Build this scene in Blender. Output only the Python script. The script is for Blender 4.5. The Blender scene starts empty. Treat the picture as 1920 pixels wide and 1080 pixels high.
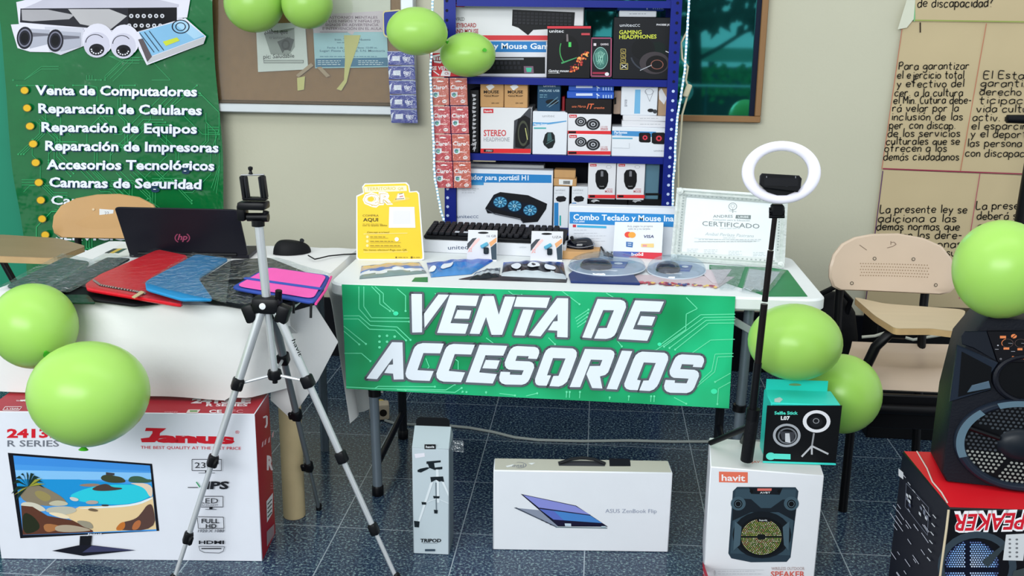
import bpy, bmesh, math, random
from mathutils import Vector as V, Matrix as MX
C = bpy.context
SC = C.scene
random.seed(7)
PI = math.pi
# ---------------------------------------------------------------- camera, light, exposure
FPX, PITCH, ROLL, YAW, EYE = 1900.0, .248, .0123, .0824, V((0, 0, 1.45))
_r = V((math.cos(YAW), math.sin(YAW), 0))
FWD = V((-math.sin(YAW)*math.cos(PITCH), math.cos(YAW)*math.cos(PITCH), -math.sin(PITCH)))
_u = _r.cross(FWD)
RGT = _r*math.cos(ROLL)+_u*math.sin(ROLL)
UPV = _u*math.cos(ROLL)-_r*math.sin(ROLL)
cd = bpy.data.cameras.new('camera')
cam = bpy.data.objects.new('camera', cd)
SC.collection.objects.link(cam)
cam.matrix_world = MX(((RGT.x, UPV.x, -FWD.x, EYE.x), (RGT.y, UPV.y, -FWD.y, EYE.y), (RGT.z, UPV.z, -FWD.z, EYE.z), (0, 0, 0, 1)))
cd.sensor_width = 36
cd.lens = 36*FPX/1920
cd.clip_start = .05
SC.camera = cam
SC.view_settings.view_transform = 'Standard'
SC.view_settings.look = 'None'
SC.view_settings.gamma = 1
SC.view_settings.use_curve_mapping = False
SC.view_settings.exposure = 0.32
w = bpy.data.worlds.new('daylight')
SC.world = w
w.use_nodes = True
bg = w.node_tree.nodes['Background']
bg.inputs[0].default_value = (.88, .95, 1, 1)
bg.inputs[1].default_value = .8


def area(name, loc, tgt, sx, sy, power, col):
    l = bpy.data.lights.new(name, 'AREA')
    l.shape = 'RECTANGLE'
    l.size, l.size_y, l.energy, l.color = sx, sy, power, col
    o = bpy.data.objects.new(name, l)
    SC.collection.objects.link(o)
    o.location = loc
    o.rotation_euler = (V(tgt)-V(loc)).to_track_quat('-Z', 'Y').to_euler()
    return o


area('open_side_daylight', (-1.9, -2.2, 2.75), (-.4, 3.4, .4), 4.2, 1.5, 170, (.95, .99, 1))
area('added_overhead_light', (-.3, 1.7, 3.1), (-.3, 2.3, 0), 3.6, .7, 15, (1, .98, .93))  # unseen light added overhead so the table shades the floor below it


def at_y(px, py, Y):
    d = FWD+RGT*((px-960)/FPX)-UPV*((py-540)/FPX)
    return EYE+d*((Y-EYE.y)/d.y)


def at_z(px, py, Z):
    d = FWD+RGT*((px-960)/FPX)-UPV*((py-540)/FPX)
    return EYE+d*((Z-EYE.z)/d.z)


# ---------------------------------------------------------------- materials
def lin(c):
    return tuple((x/255/12.92 if x/255 <= .04045 else ((x/255+.055)/1.055)**2.4) for x in c)


MATS = {}


def mat(rgb, rough=.5, metal=0., nv=.05, ns=14., bump=0., bs=60., spec=.5, coat=0., emit=0., trans=0., stretch=None):
    key = (tuple(rgb), rough, metal, nv, ns, bump, bs, spec, coat, emit, trans, stretch)
    if key in MATS:
        return MATS[key]
    m = bpy.data.materials.new('surface')
    m.use_nodes = True
    nt = m.node_tree
    b = nt.nodes['Principled BSDF']
    c = lin(rgb)
    if spec == .5:
        spec = .2 if sum(c) < .25 else .32
    if sum(c) < .12:
        c = tuple(x*.55 for x in c)
    b.inputs['Roughness'].default_value = rough
    b.inputs['Metallic'].default_value = metal
    b.inputs['Specular IOR Level'].default_value = spec
    b.inputs['Coat Weight'].default_value = coat
    b.inputs['Transmission Weight'].default_value = trans
    if emit:
        b.inputs['Emission Color'].default_value = (*c, 1)
        b.inputs['Emission Strength'].default_value = emit
    b.inputs['Base Color'].default_value = (*c, 1)
    tc = nt.nodes.new('ShaderNodeTexCoord')
    src = tc.outputs['Object']
    if stretch:
        mp = nt.nodes.new('ShaderNodeMapping')
        mp.inputs['Scale'].default_value = stretch
        nt.links.new(src, mp.inputs[0])
        src = mp.outputs[0]
    if nv:
        n = nt.nodes.new('ShaderNodeTexNoise')
        n.inputs['Scale'].default_value = ns
        n.inputs['Detail'].default_value = 4
        nt.links.new(src, n.inputs['Vector'])
        r = nt.nodes.new('ShaderNodeMapRange')
        r.inputs[3].default_value = 1-nv
        r.inputs[4].default_value = 1+nv
        nt.links.new(n.outputs['Fac'], r.inputs[0])
        x = nt.nodes.new('ShaderNodeVectorMath')
        x.operation = 'SCALE'
        x.inputs[0].default_value = c
        nt.links.new(r.outputs[0], x.inputs['Scale'])
        nt.links.new(x.outputs[0], b.inputs['Base Color'])
    if bump:
        n2 = nt.nodes.new('ShaderNodeTexNoise')
        n2.inputs['Scale'].default_value = bs
        n2.inputs['Detail'].default_value = 3
        nt.links.new(src, n2.inputs['Vector'])
        bp = nt.nodes.new('ShaderNodeBump')
        bp.inputs['Strength'].default_value = bump
        bp.inputs['Distance'].default_value = .01
        nt.links.new(n2.outputs['Fac'], bp.inputs['Height'])
        nt.links.new(bp.outputs[0], b.inputs['Normal'])
    MATS[key] = m
    return m


def ink(c):
    if isinstance(c, bpy.types.Material):
        return c
    return mat(c, .45, nv=.02)


def film(name, tint, clear=.8, rough=.12, bump=.6, bs=22.):
    m = bpy.data.materials.new(name)
    m.use_nodes = True
    nt = m.node_tree
    nt.nodes.remove(nt.nodes['Principled BSDF'])
    out = nt.nodes['Material Output']
    tr = nt.nodes.new('ShaderNodeBsdfTransparent')
    tr.inputs[0].default_value = (*lin(tint), 1)
    gl = nt.nodes.new('ShaderNodeBsdfGlossy')
    gl.inputs['Roughness'].default_value = rough
    df = nt.nodes.new('ShaderNodeBsdfDiffuse')
    df.inputs[0].default_value = (.7, .75, .76, 1)
    mx = nt.nodes.new('ShaderNodeMixShader')
    mx.inputs[0].default_value = .12
    nt.links.new(gl.outputs[0], mx.inputs[1])
    nt.links.new(df.outputs[0], mx.inputs[2])
    m2 = nt.nodes.new('ShaderNodeMixShader')
    m2.inputs[0].default_value = clear
    nt.links.new(mx.outputs[0], m2.inputs[1])
    nt.links.new(tr.outputs[0], m2.inputs[2])
    nt.links.new(m2.outputs[0], out.inputs[0])
    if bump:
        tc = nt.nodes.new('ShaderNodeTexCoord')
        n = nt.nodes.new('ShaderNodeTexNoise')
        n.inputs['Scale'].default_value = bs
        n.inputs['Distortion'].default_value = 1.2
        nt.links.new(tc.outputs['Object'], n.inputs['Vector'])
        bp = nt.nodes.new('ShaderNodeBump')
        bp.inputs['Strength'].default_value = bump
        bp.inputs['Distance'].default_value = .02
        nt.links.new(n.outputs['Fac'], bp.inputs['Height'])
        nt.links.new(bp.outputs[0], gl.inputs['Normal'])
    return m


WHITE = (232, 234, 238)
BLK = (14, 15, 20)
blackp = mat((16, 17, 22), .4)
blackm = mat((22, 23, 28), .55, bump=.15, bs=300.)
alu = mat((205, 208, 210), .35, .55)
kraft = mat((196, 152, 102), .8, nv=.08, ns=40.)
RED = (206, 22, 40)
LIME = (150, 205, 62)


# ---------------------------------------------------------------- mesh building
def frame(o, u, wv):
    u = u.normalized()
    n = u.cross(wv).normalized()
    wv = n.cross(u)
    return MX(((u.x, -n.x, wv.x, o.x), (u.y, -n.y, wv.y, o.y), (u.z, -n.z, wv.z, o.z), (0, 0, 0, 1)))


class MB:
    def __init__(s):
        s.v, s.f, s.m, s.mats = [], [], [], []

    def mi(s, m):
        if m not in s.mats:
            s.mats.append(m)
        return s.mats.index(m)

    def add(s, vs, fs, m):
        b = len(s.v)
        s.v += [V(v) for v in vs]
        k = s.mi(m) if not isinstance(m, list) else None
        for i, f in enumerate(fs):
            s.f.append(tuple(b+j for j in f))
            s.m.append(k if k is not None else s.mi(m[i]))
        return s

    def rbox(s, M, size, r, m, seg=1, pick=None):
        bm = bmesh.new()
        bmesh.ops.create_cube(bm, size=1)
        for v in bm.verts:
            v.co = V((v.co.x*size[0], v.co.y*size[1], v.co.z*size[2]))
        if r > 0:
            r = min(r, .49*min(size))
            bmesh.ops.bevel(bm, geom=bm.edges[:], offset=r, segments=seg, affect='EDGES', profile=.5)
        bm.normal_update()
        vs = [M @ v.co for v in bm.verts]
        bm.verts.index_update()
        fs = [[v.index for v in f.verts] for f in bm.faces]
        if pick:
            ms = [pick(f.normal) for f in bm.faces]
        else:
            ms = m
        s.add(vs, fs, ms)
        bm.free()
        return s

    def box(s, a, b, m, r=.0, seg=1):
        a, b = V(a), V(b)
        return s.rbox(MX.Translation((a+b)/2), tuple(abs(x) for x in (b-a)), r, m, seg)

    def tube(s, pts, r, m, seg=10, caps=True, flat=1.):
        pts = [V(p) for p in pts]
        n = len(pts)
        rs = r if isinstance(r, (list, tuple)) else [r]*n
        vs, fs = [], []
        up = None
        for i, p in enumerate(pts):
            t = (pts[min(i+1, n-1)]-pts[max(i-1, 0)]).normalized()
            if up is None:
                up = V((0, 0, 1)) if abs(t.z) < .9 else V((0, 1, 0))
            a = (up-t*up.dot(t)).normalized()
            b = t.cross(a)
            up = a
            for k in range(seg):
                q = 2*PI*k/seg
                vs.append(p+(a*math.cos(q)*flat+b*math.sin(q))*rs[i])
        for i in range(n-1):
            for k in range(seg):
                k2 = (k+1) % seg
                fs.append((i*seg+k, i*seg+k2, (i+1)*seg+k2, (i+1)*seg+k))
        if caps:
            fs.append(tuple(range(seg-1, -1, -1)))
            fs.append(tuple((n-1)*seg+k for k in range(seg)))
        return s.add(vs, fs, m)

    def lathe(s, prof, M, m, seg=24, sx=1., sy=1.):
        vs, fs = [], []
        n = len(prof)
        for r, h in prof:
            for k in range(seg):
                q = 2*PI*k/seg
                vs.append(M @ V((r*math.cos(q)*sx, r*math.sin(q)*sy, h)))
        for i in range(n-1):
            for k in range(seg):
                k2 = (k+1) % seg
                fs.append((i*seg+k, i*seg+k2, (i+1)*seg+k2, (i+1)*seg+k))
        fs.append(tuple(range(seg-1, -1, -1)))
        fs.append(tuple((n-1)*seg+k for k in range(seg)))
        return s.add(vs, fs, m)

    def ring(s, M, rx, ry, wd, th, m, seg=48, sec=10):
        vs, fs = [], []
        for i in range(seg):
            q = 2*PI*i/seg
            for k in range(sec):
                p = 2*PI*k/sec
                o = wd*math.cos(p)
                vs.append(M @ V(((rx+o)*math.cos(q), th*math.sin(p), (ry+o*ry/rx)*math.sin(q))))
        for i in range(seg):
            for k in range(sec):
                fs.append((i*sec+k, ((i+1) % seg)*sec+k, ((i+1) % seg)*sec+(k+1) % sec, i*sec+(k+1) % sec))
        return s.add(vs, fs, m)

    def grid(s, nx, ny, fn, m, th=0.):
        vs = [V(fn(i/nx, j/ny)) for j in range(ny+1) for i in range(nx+1)]
        fs = [(j*(nx+1)+i, j*(nx+1)+i+1, (j+1)*(nx+1)+i+1, (j+1)*(nx+1)+i) for j in range(ny) for i in range(nx)]
        if th:
            N = len(vs)
            nm = [V((0, 0, 0)) for _ in vs]
            for f in fs:
                k = (vs[f[1]]-vs[f[0]]).cross(vs[f[2]]-vs[f[0]])
                for i in f:
                    nm[i] += k
            vs = vs+[v-n.normalized()*th for v, n in zip(vs, nm)]
            rim = [(i, i+1) for i in range(nx)]+[((j*(nx+1)+nx), (j+1)*(nx+1)+nx) for j in range(ny)]
            rim += [(ny*(nx+1)+i+1, ny*(nx+1)+i) for i in range(nx)]+[((j+1)*(nx+1), j*(nx+1)) for j in range(ny)]
            fs = fs+[tuple(N+i for i in reversed(f)) for f in fs]+[(b, a, N+a, N+b) for a, b in rim]
        return s.add(vs, fs, m)

    def prism(s, pts, up, th, m, inset=0., dome=0.):
        """closed outline pts (3-D, coplanar-ish) extruded by th along up; softened rims"""
        pts = [V(p) for p in pts]
        n = len(pts)
        up = V(up).normalized()
        c = sum(pts, V())/n
        nn = V()
        for i in range(n):
            nn += (pts[i]-c).cross(pts[(i+1) % n]-c)
        if nn.dot(up) < 0:
            pts.reverse()

        def off(q, d):
            res = []
            for i in range(n):
                t = (q[(i+1) % n]-q[i-1])
                t = t-up*t.dot(up)
                k = up.cross(t)
                k = k.normalized() if k.length > 1e-9 else V()
                res.append(q[i]+k*d)
            return res
        if inset:
            rings = [off(pts, inset), pts, pts, off(pts, inset)]
            hs = [0, min(inset, th*.4), th-min(inset, th*.4), th]
            if dome:
                rings.append(off(pts, inset*4))
                hs.append(th+dome)
        else:
            rings, hs = [pts, pts], [0, th]
        vs = [p+up*h for rr, h in zip(rings, hs) for p in rr]
        k = len(rings)
        fs = [(i*n+j, i*n+(j+1) % n, (i+1)*n+(j+1) % n, (i+1)*n+j) for i in range(k-1) for j in range(n)]
        fs.append(tuple(range(n-1, -1, -1)))
        fs.append(tuple((k-1)*n+j for j in range(n)))
        return s.add(vs, fs, m)

    def build(s, name, parent=None, label=None, cat=None, group=None, kind=None, smooth=True, origin=None):
        me = bpy.data.meshes.new(name)
        if origin is None:
            if parent is not None:
                p, origin = parent, V()
                while p is not None:
                    origin = origin+p.location
                    p = p.parent
            else:
                lo = [min(v[i] for v in s.v) for i in range(3)]
                hi = [max(v[i] for v in s.v) for i in range(3)]
                origin = V(((lo[0]+hi[0])/2, (lo[1]+hi[1])/2, lo[2]))
        me.from_pydata([v-origin for v in s.v], [], s.f)
        for m in s.mats:
            me.materials.append(m)
        me.polygons.foreach_set('material_index', s.m)
        if smooth:
            me.polygons.foreach_set('use_smooth', [True]*len(me.polygons))
            try:
                me.set_sharp_from_angle(angle=math.radians(38))
            except Exception:
                pass
        me.update()
        o = bpy.data.objects.new(name, me)
        SC.collection.objects.link(o)
        if parent is not None:
            o.parent = parent
        else:
            o.location = origin
        return tag(o, label, cat, group, kind)


def tag(o, label=None, cat=None, group=None, kind=None):
    if label:
        o['label'] = label
    if cat:
        o['category'] = cat
    if group:
        o['group'] = group
    if kind:
        o['kind'] = kind
    return o


def empty(name, loc, label, cat, group=None):
    o = bpy.data.objects.new(name, None)
    SC.collection.objects.link(o)
    o.location = loc
    o.empty_display_size = .05
    return tag(o, label, cat, group)


def copy_tree(o, parent=None):
    c = o.copy()
    SC.collection.objects.link(c)
    if parent is not None:
        c.parent = parent
    for ch in list(o.children):
        copy_tree(ch, c)
    return c


# ---------------------------------------------------------------- lettering and print
_fc = bpy.data.curves.new('lettering_source', 'FONT')
_fo = bpy.data.objects.new('lettering_source', _fc)
TXT = {}


def glyphs(s, bold):
    k = (s, bold)
    if k not in TXT:
        _fc.body = s
        _fc.size = 1
        _fc.offset = bold
        _fc.resolution_u = 2
        SC.collection.objects.link(_fo)
        dg = C.evaluated_depsgraph_get()
        dg.update()
        me = bpy.data.meshes.new_from_object(_fo.evaluated_get(dg))
        SC.collection.objects.unlink(_fo)
        vs = [(v.co.x, v.co.y) for v in me.vertices]
        fs = [tuple(p.vertices) for p in me.polygons]
        bpy.data.meshes.remove(me)
        TXT[k] = (vs, fs, min([v[0] for v in vs] or [0]), max([v[0] for v in vs] or [1]))
    return TXT[k]


CAP = .727


class Face:
    """a flat printed side: origin, right and up directions"""

    def __init__(s, o, u, wv, disp=None):
        s.o, s.u = o, u.normalized()
        s.n = s.u.cross(wv).normalized()
        s.w = s.n.cross(s.u)
        s.disp = disp

    @staticmethod
    def lean(p0, p1, deg):
        u = (p1-p0)
        u.z = 0
        u.normalize()
        b = V((-u.y, u.x, 0))
        return Face(p0, u, V((0, 0, 1))*math.cos(math.radians(deg))+b*math.sin(math.radians(deg)))

    def px(s, x, y):
        d = FWD+RGT*((x-960)/FPX)-UPV*((y-540)/FPX)
        t = (s.o-EYE).dot(s.n)/d.dot(s.n)
        q = EYE+d*t-s.o
        return V((q.dot(s.u), q.dot(s.w)))

    def p3(s, a, b, h=0.):
        if s.disp:
            h += s.disp(a, b)
        return s.o+s.u*a+s.w*b+s.n*h

    def at(s, x, y, h=0.):
        q = s.px(x, y)
        return s.p3(q.x, q.y, h)


class Ink:
    def __init__(s, face, base=.0004, step=.00008):
        s.f, s.h, s.st = face, base, step
        s.g, s.t_ = MB(), MB()

    def _up(s):
        s.h += s.st
        return s.h

    def p(s, pts, c, mb=None):
        h = s._up()
        if s.f.disp and len(pts) > 2:
            q = [s.f.px(x, y) for x, y in pts]
            bm = bmesh.new()
            f = bm.faces.new([bm.verts.new((a.x, a.y, 0)) for a in q])
            bmesh.ops.triangulate(bm, faces=[f])
            for _ in range(5):
                e = [x for x in bm.edges if x.calc_length() > .03]
                if not e:
                    break
                bmesh.ops.subdivide_edges(bm, edges=e, cuts=1)
                bmesh.ops.triangulate(bm, faces=bm.faces[:])
            bm.verts.index_update()
            (mb or s.g).add([s.f.p3(v.co.x, v.co.y, h) for v in bm.verts], [[v.index for v in f.verts] for f in bm.faces], ink(c))
            bm.free()
            return s
        (mb or s.g).add([s.f.at(x, y, h) for x, y in pts], [tuple(range(len(pts)))], ink(c))
        return s

    def r(s, x0, y0, x1, y1, c, sl=0.):
        return s.p([(x0, y0), (x1, y0+sl), (x1, y1+sl), (x0, y1)], c)

    def e(s, cx, cy, rx, ry, c, a0=0, n=24):
        return s.p([(cx+rx*math.cos(2*PI*k/n), cy+ry*math.sin(2*PI*k/n)) for k in range(n)], c)

    def o(s, cx, cy, rx, ry, wd, c, n=28, a0=0., a1=2*PI):
        h = s._up()
        vs, fs = [], []
        for k in range(n+1):
            q = a0+(a1-a0)*k/n
            for d in (0, 1):
                vs.append(s.f.at(cx+(rx-d*wd)*math.cos(q), cy+(ry-d*wd*ry/rx)*math.sin(q), h))
        fs = [(2*k, 2*k+2, 2*k+3, 2*k+1) for k in range(n)]
        s.g.add(vs, fs, ink(c))
        return s

    def l(s, pts, wd, c, mb=None, joints=False):
        h = s._up()
        mb = mb or s.g
        m = ink(c)
        for (x0, y0), (x1, y1) in zip(pts, pts[1:]):
            d = V((x1-x0, y1-y0))
            if d.length < 1e-6:
                continue
            d.normalize()
            k = V((-d.y, d.x))*wd/2
            mb.add([s.f.at(x0+k.x, y0+k.y, h), s.f.at(x1+k.x, y1+k.y, h), s.f.at(x1-k.x, y1-k.y, h), s.f.at(x0-k.x, y0-k.y, h)], [(0, 1, 2, 3)], m)
        if joints:
            for x, y in pts:
                mb.add([s.f.at(x+wd/2*math.cos(q*PI/6), y+wd/2*math.sin(q*PI/6), h) for q in range(12)], [tuple(range(12))], m)
        return s

    def t(s, txt, x0, y, x1, hh, c, bold=.0, sh=0., y1=None, mb=None):
        vs, fs, a, b = glyphs(txt, bold)
        h = s._up()
        P0 = s.f.px(x0, y)
        P1 = s.f.px(x1, y if y1 is None else y1)
        Pu = s.f.px(x0+sh*hh, y-hh)
        ex, ey = (P1-P0)/max(b-a, 1e-6), (Pu-P0)/CAP
        out = []
        for (gx, gy) in vs:
            q = P0+ex*(gx-a)+ey*gy
            out.append(s.f.p3(q.x, q.y, h))
        (mb or s.t_).add(out, fs, ink(c))
        return s

    def fine(s, x0, y, x1, c, n=1, gap=4., wd=1.2, seed=0):
        """rows of print too small to read"""
        rnd = random.Random(seed+int(x0*7+y))
        for k in range(n):
            x = x0
            e = x1-(x1-x0)*rnd.random()*.3
            pts = []
            while x < e:
                l_ = rnd.uniform(3, 9)
                s.l([(x, y+k*gap), (min(x+l_, e), y+k*gap)], wd, c, mb=s.t_)
                s.h -= s.st
                x += l_+1.6
        s.h += s.st
        return s

    def flush(s, parent, pic='printed_picture', let='lettering'):
        s.build(parent, pic, let)
        s.g, s.t_ = MB(), MB()
        return s

    def build(s, parent, pic='printed_picture', let='lettering'):
        if s.g.v:
            s.g.build(pic, parent, smooth=False)
        if s.t_.v:
            s.t_.build(let, parent, smooth=False)


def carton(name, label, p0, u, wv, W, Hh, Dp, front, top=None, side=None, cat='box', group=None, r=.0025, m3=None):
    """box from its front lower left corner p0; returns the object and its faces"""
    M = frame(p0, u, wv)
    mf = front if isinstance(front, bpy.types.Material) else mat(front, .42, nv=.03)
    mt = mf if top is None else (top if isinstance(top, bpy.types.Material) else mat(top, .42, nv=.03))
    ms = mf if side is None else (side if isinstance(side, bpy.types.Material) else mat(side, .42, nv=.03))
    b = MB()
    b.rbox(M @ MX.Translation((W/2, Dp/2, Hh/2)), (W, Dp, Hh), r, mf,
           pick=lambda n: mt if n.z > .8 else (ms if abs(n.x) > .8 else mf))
    o = b.build(name, None, label, cat, group)
    uu, ww = M.col[0].xyz, M.col[2].xyz
    nn = -M.col[1].xyz
    F = dict(front=Face(p0, uu, ww), top=Face(p0+ww*Hh, uu, -nn), right=Face(p0+uu*W, -nn, ww), left=Face(p0-nn*Dp, nn, ww))
    return o, F


def chaikin(pts, n=2):
    for _ in range(n):
        q = []
        for i in range(len(pts)):
            a, b = V(pts[i]), V(pts[(i+1) % len(pts)])
            q += [a*.75+b*.25, a*.25+b*.75]
        pts = q
    return pts


def round_poly(pts, k=.18, n=4):
    """round the corners of a closed 2-D/3-D outline by a share k of the edges"""
    out = []
    N = len(pts)
    for i in range(N):
        p, a, b = V(pts[i]), V(pts[i-1]), V(pts[(i+1) % N])
        s0, s1 = p+(a-p)*k, p+(b-p)*k
        for j in range(n+1):
            t = j/n
            out.append(s0*(1-t)**2+p*2*t*(1-t)+s1*t*t)
    return out


X, Y_, Z = V((1, 0, 0)), V((0, 1, 0)), V((0, 0, 1))
# ---------------------------------------------------------------- the setting
WY = 4.35


def tile_material():
    m = bpy.data.materials.new('speckled floor tiles')
    m.use_nodes = True
    nt = m.node_tree
    N, L = nt.nodes, nt.links
    b = N['Principled BSDF']
    tc = N.new('ShaderNodeTexCoord')
    sp = N.new('ShaderNodeSeparateXYZ')
    L.new(tc.outputs['Object'], sp.inputs[0])

    def mth(op, a, bb=None):
        x = N.new('ShaderNodeMath')
        x.operation = op
        for i, q in enumerate((a, bb)):
            if q is None:
                continue
            if isinstance(q, (int, float)):
                x.inputs[i].default_value = q
            else:
                L.new(q, x.inputs[i])
        return x.outputs[0]

    def grout(src, off, pitch):
        f = mth('FRACT', mth('DIVIDE', mth('SUBTRACT', src, off), pitch))
        d = mth('ABSOLUTE', mth('SUBTRACT', f, .5))
        return mth('GREATER_THAN', d, .5-.0016/pitch), mth('FLOOR', mth('DIVIDE', mth('SUBTRACT', src, off), pitch))
    gx, ix = grout(sp.outputs[0], .01-3.7, .369)
    gy, iy = grout(sp.outputs[1], 2.722-3.57, .357)
    g = mth('MAXIMUM', gx, gy)
    n1 = N.new('ShaderNodeTexNoise')
    n1.inputs['Scale'].default_value = 120
    n1.inputs['Detail'].default_value = 5
    n1.inputs['Roughness'].default_value = .75
    L.new(tc.outputs['Object'], n1.inputs['Vector'])
    n2 = N.new('ShaderNodeTexNoise')
    n2.inputs['Scale'].default_value = 5
    n2.inputs['Detail'].default_value = 3
    L.new(tc.outputs['Object'], n2.inputs['Vector'])
    cr = N.new('ShaderNodeValToRGB')
    e = cr.color_ramp.elements
    e[0].position, e[0].color = .32, (*lin((9, 15, 36)), 1)
    e[1].position, e[1].color = .74, (*lin((176, 208, 200)), 1)
    x = cr.color_ramp.elements.new(.52)
    x.color = (*lin((38, 58, 84)), 1)
    L.new(n1.outputs['Fac'], cr.inputs[0])
    cb = N.new('ShaderNodeCombineXYZ')
    L.new(ix, cb.inputs[0])
    L.new(iy, cb.inputs[1])
    wn = N.new('ShaderNodeTexWhiteNoise')
    wn.noise_dimensions = '2D'
    L.new(cb.outputs[0], wn.inputs['Vector'])
    k = mth('ADD', mth('MULTIPLY', wn.outputs['Value'], .18), mth('MULTIPLY', n2.outputs['Fac'], .5))
    k = mth('ADD', k, .62)
    sc = N.new('ShaderNodeVectorMath')
    sc.operation = 'SCALE'
    L.new(cr.outputs[0], sc.inputs[0])
    L.new(k, sc.inputs['Scale'])
    mx = N.new('ShaderNodeMix')
    mx.data_type = 'RGBA'
    L.new(g, mx.inputs['Factor'])
    L.new(sc.outputs[0], mx.inputs['A'])
    mx.inputs['B'].default_value = (*lin((150, 162, 170)), 1)
    L.new(mx.outputs['Result'], b.inputs['Base Color'])
    b.inputs['Roughness'].default_value = .2
    b.inputs['Specular IOR Level'].default_value = .4
    bp = N.new('ShaderNodeBump')
    bp.inputs['Strength'].default_value = .05
    bp.inputs['Distance'].default_value = .002
    L.new(n1.outputs['Fac'], bp.inputs['Height'])
    L.new(bp.outputs[0], b.inputs['Normal'])
    return m


MB().box((-4, -3, -.06), (3.2, WY+.1, 0), tile_material()).build('floor', kind='structure', smooth=False, origin=V())
wallm = mat((199, 197, 175), .7, nv=.04, ns=3., bump=.06, bs=90.)
MB().box((-4, WY, 0), (3.2, WY+.1, 3.1), wallm).build('wall_back', kind='structure', smooth=False)
greenwall = mat((30, 136, 104), .5, nv=.05, ns=5.)
MB().box((-4, WY-.035, 0), (-2.5, WY-.002, 3.1), greenwall).build('wall_left', kind='structure', smooth=False)
MB().box((-2.495, WY-.014, 0), (3.2, WY-.001, .275), mat((20, 23, 30), .3), .002).build('baseboard_back', kind='structure')

# window with tinted glass that mirrors the yard
wood = mat((150, 112, 72), .55, nv=.22, ns=9., stretch=(1, 1, .12))
x0, x1, z0, z1, fw = -.40, .668, 1.095, 2.15, .026
b = MB()
for a, c in (((x0, 0, z0), (x1, 0, z0+fw)), ((x0, 0, z1-fw), (x1, 0, z1)), ((x0, 0, z0+fw), (x0+fw, 0, z1-fw)), ((x1-fw, 0, z0+fw), (x1, 0, z1-fw))):
    b.box((a[0], WY-.04, a[2]), (c[0], WY-.001, c[2]), wood, .003)
win = b.build('window_1', kind='structure')
gl = mat((58, 150, 150), .03, .92, nv=0)
MB().box((x0+fw-.004, WY-.018, z0+fw-.004), (x1-fw+.004, WY-.008, z1-fw+.004), gl).build('glass_pane', win)
b = MB()
b.box((x1-fw-.02, WY-.03, z0+fw), (x1-fw, WY-.018, z1-fw), mat((14, 30, 60), .4))
b.build('dark_gasket', win)

# the yard on the open side, seen only mirrored in the glass
tree = empty('garden_tree', (1.15, -4.2, 0), 'broad tree mirrored in the tinted window glass', 'tree')
bark = mat((52, 46, 38), .9, nv=.2)
leafm = mat((24, 62, 44), .6, nv=.3, ns=3.)
b = MB()
b.tube([(1.2, -4.2, 0), (1.16, -4.2, 1.0), (1.12, -4.2, 1.6), (1.1, -4.2, 2.2)], [.1, .085, .075, .06], bark)
b.tube([(1.16, -4.2, 1.13), (1.45, -4.15, 1.3), (1.7, -4.1, 1.47), (2.0, -4.0, 1.62)], [.03, .025, .022, .015], bark)
b.build('trunk', tree)
b = MB()
for k in range(1500):
    px_, py_ = random.uniform(-.9, 3.1), random.uniform(-4.9, -3.7)
    pz = 1.56+random.random()**1.1*1.3+.05*math.sin(px_*5)
    q = V((px_, py_, pz))
    a = V((random.uniform(-1, 1), random.uniform(-.4, .4), random.uniform(-1, .1))).normalized()*random.uniform(.12, .26)
    s_ = a.cross(V((0, 1, .3))).normalized()*.05
    b.add([q, q+a*.5+s_, q+a, q+a*.5-s_], [(0, 1, 2, 3)], leafm)
b.build('crown', tree, smooth=False)
b = MB()
b.box((-3, -9.4, -.3), (7, -9, .9), mat((30, 70, 78), .8), .02)
b.box((-3, -9.8, 1.0), (7, -8.7, 1.22), mat((120, 160, 140), .8), .02)
for k in range(9):
    b.box((-2.6+k*1.1, -8.95, .9), (-2.5+k*1.1, -8.85, 1.0), mat((60, 80, 80), .8))
o = b.build('garden_building', label='low flat-roofed building mirrored in the tinted window glass', cat='building')
b = MB()
for k in range(700):
    q = V((random.uniform(.6, 3.2), random.uniform(-5.9, -5.5), random.uniform(.55, .98)))
    a = V((random.uniform(-1, 1), random.uniform(-.5, .5), random.uniform(-.2, 1))).normalized()*.13
    s_ = a.cross(V((0, 1, .2))).normalized()*.035
    b.add([q, q+a*.5+s_, q+a, q+a*.5-s_], [(0, 1, 2, 3)], mat((40, 150, 70), .6, nv=.3))
b.box((.6, -5.85, 0), (3.2, -5.6, .62), mat((22, 60, 60), .8))
b.build('garden_hedge', label='leafy green hedge mirrored in the tinted window glass', cat='hedge', smooth=False)
b = MB()
b.tube([(.5, -3.6, .86), (2.6, -3.6, .86)], .012, mat((220, 225, 225), .4))
for k in range(4):
    b.tube([(.7+k*.55, -3.6, 0), (.7+k*.55, -3.6, .86)], .01, mat((60, 80, 90), .4))
b.build('garden_railing', label='pale handrail mirrored in the tinted window glass', cat='railing')

# ---------------------------------------------------------------- green service banner on the left
BY = 4.27


def bdisp(a, c):
    return .006*math.sin(a*5.3+c*2.1)+.004*math.sin(a*11-c*7+1)+.003*math.sin(c*13+a*3)+.0016*math.sin(a*31+c*17)*math.sin(c*9-a*4)


bf = Face(V((-2.56, BY, .2)), X, Z, bdisp)


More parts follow.
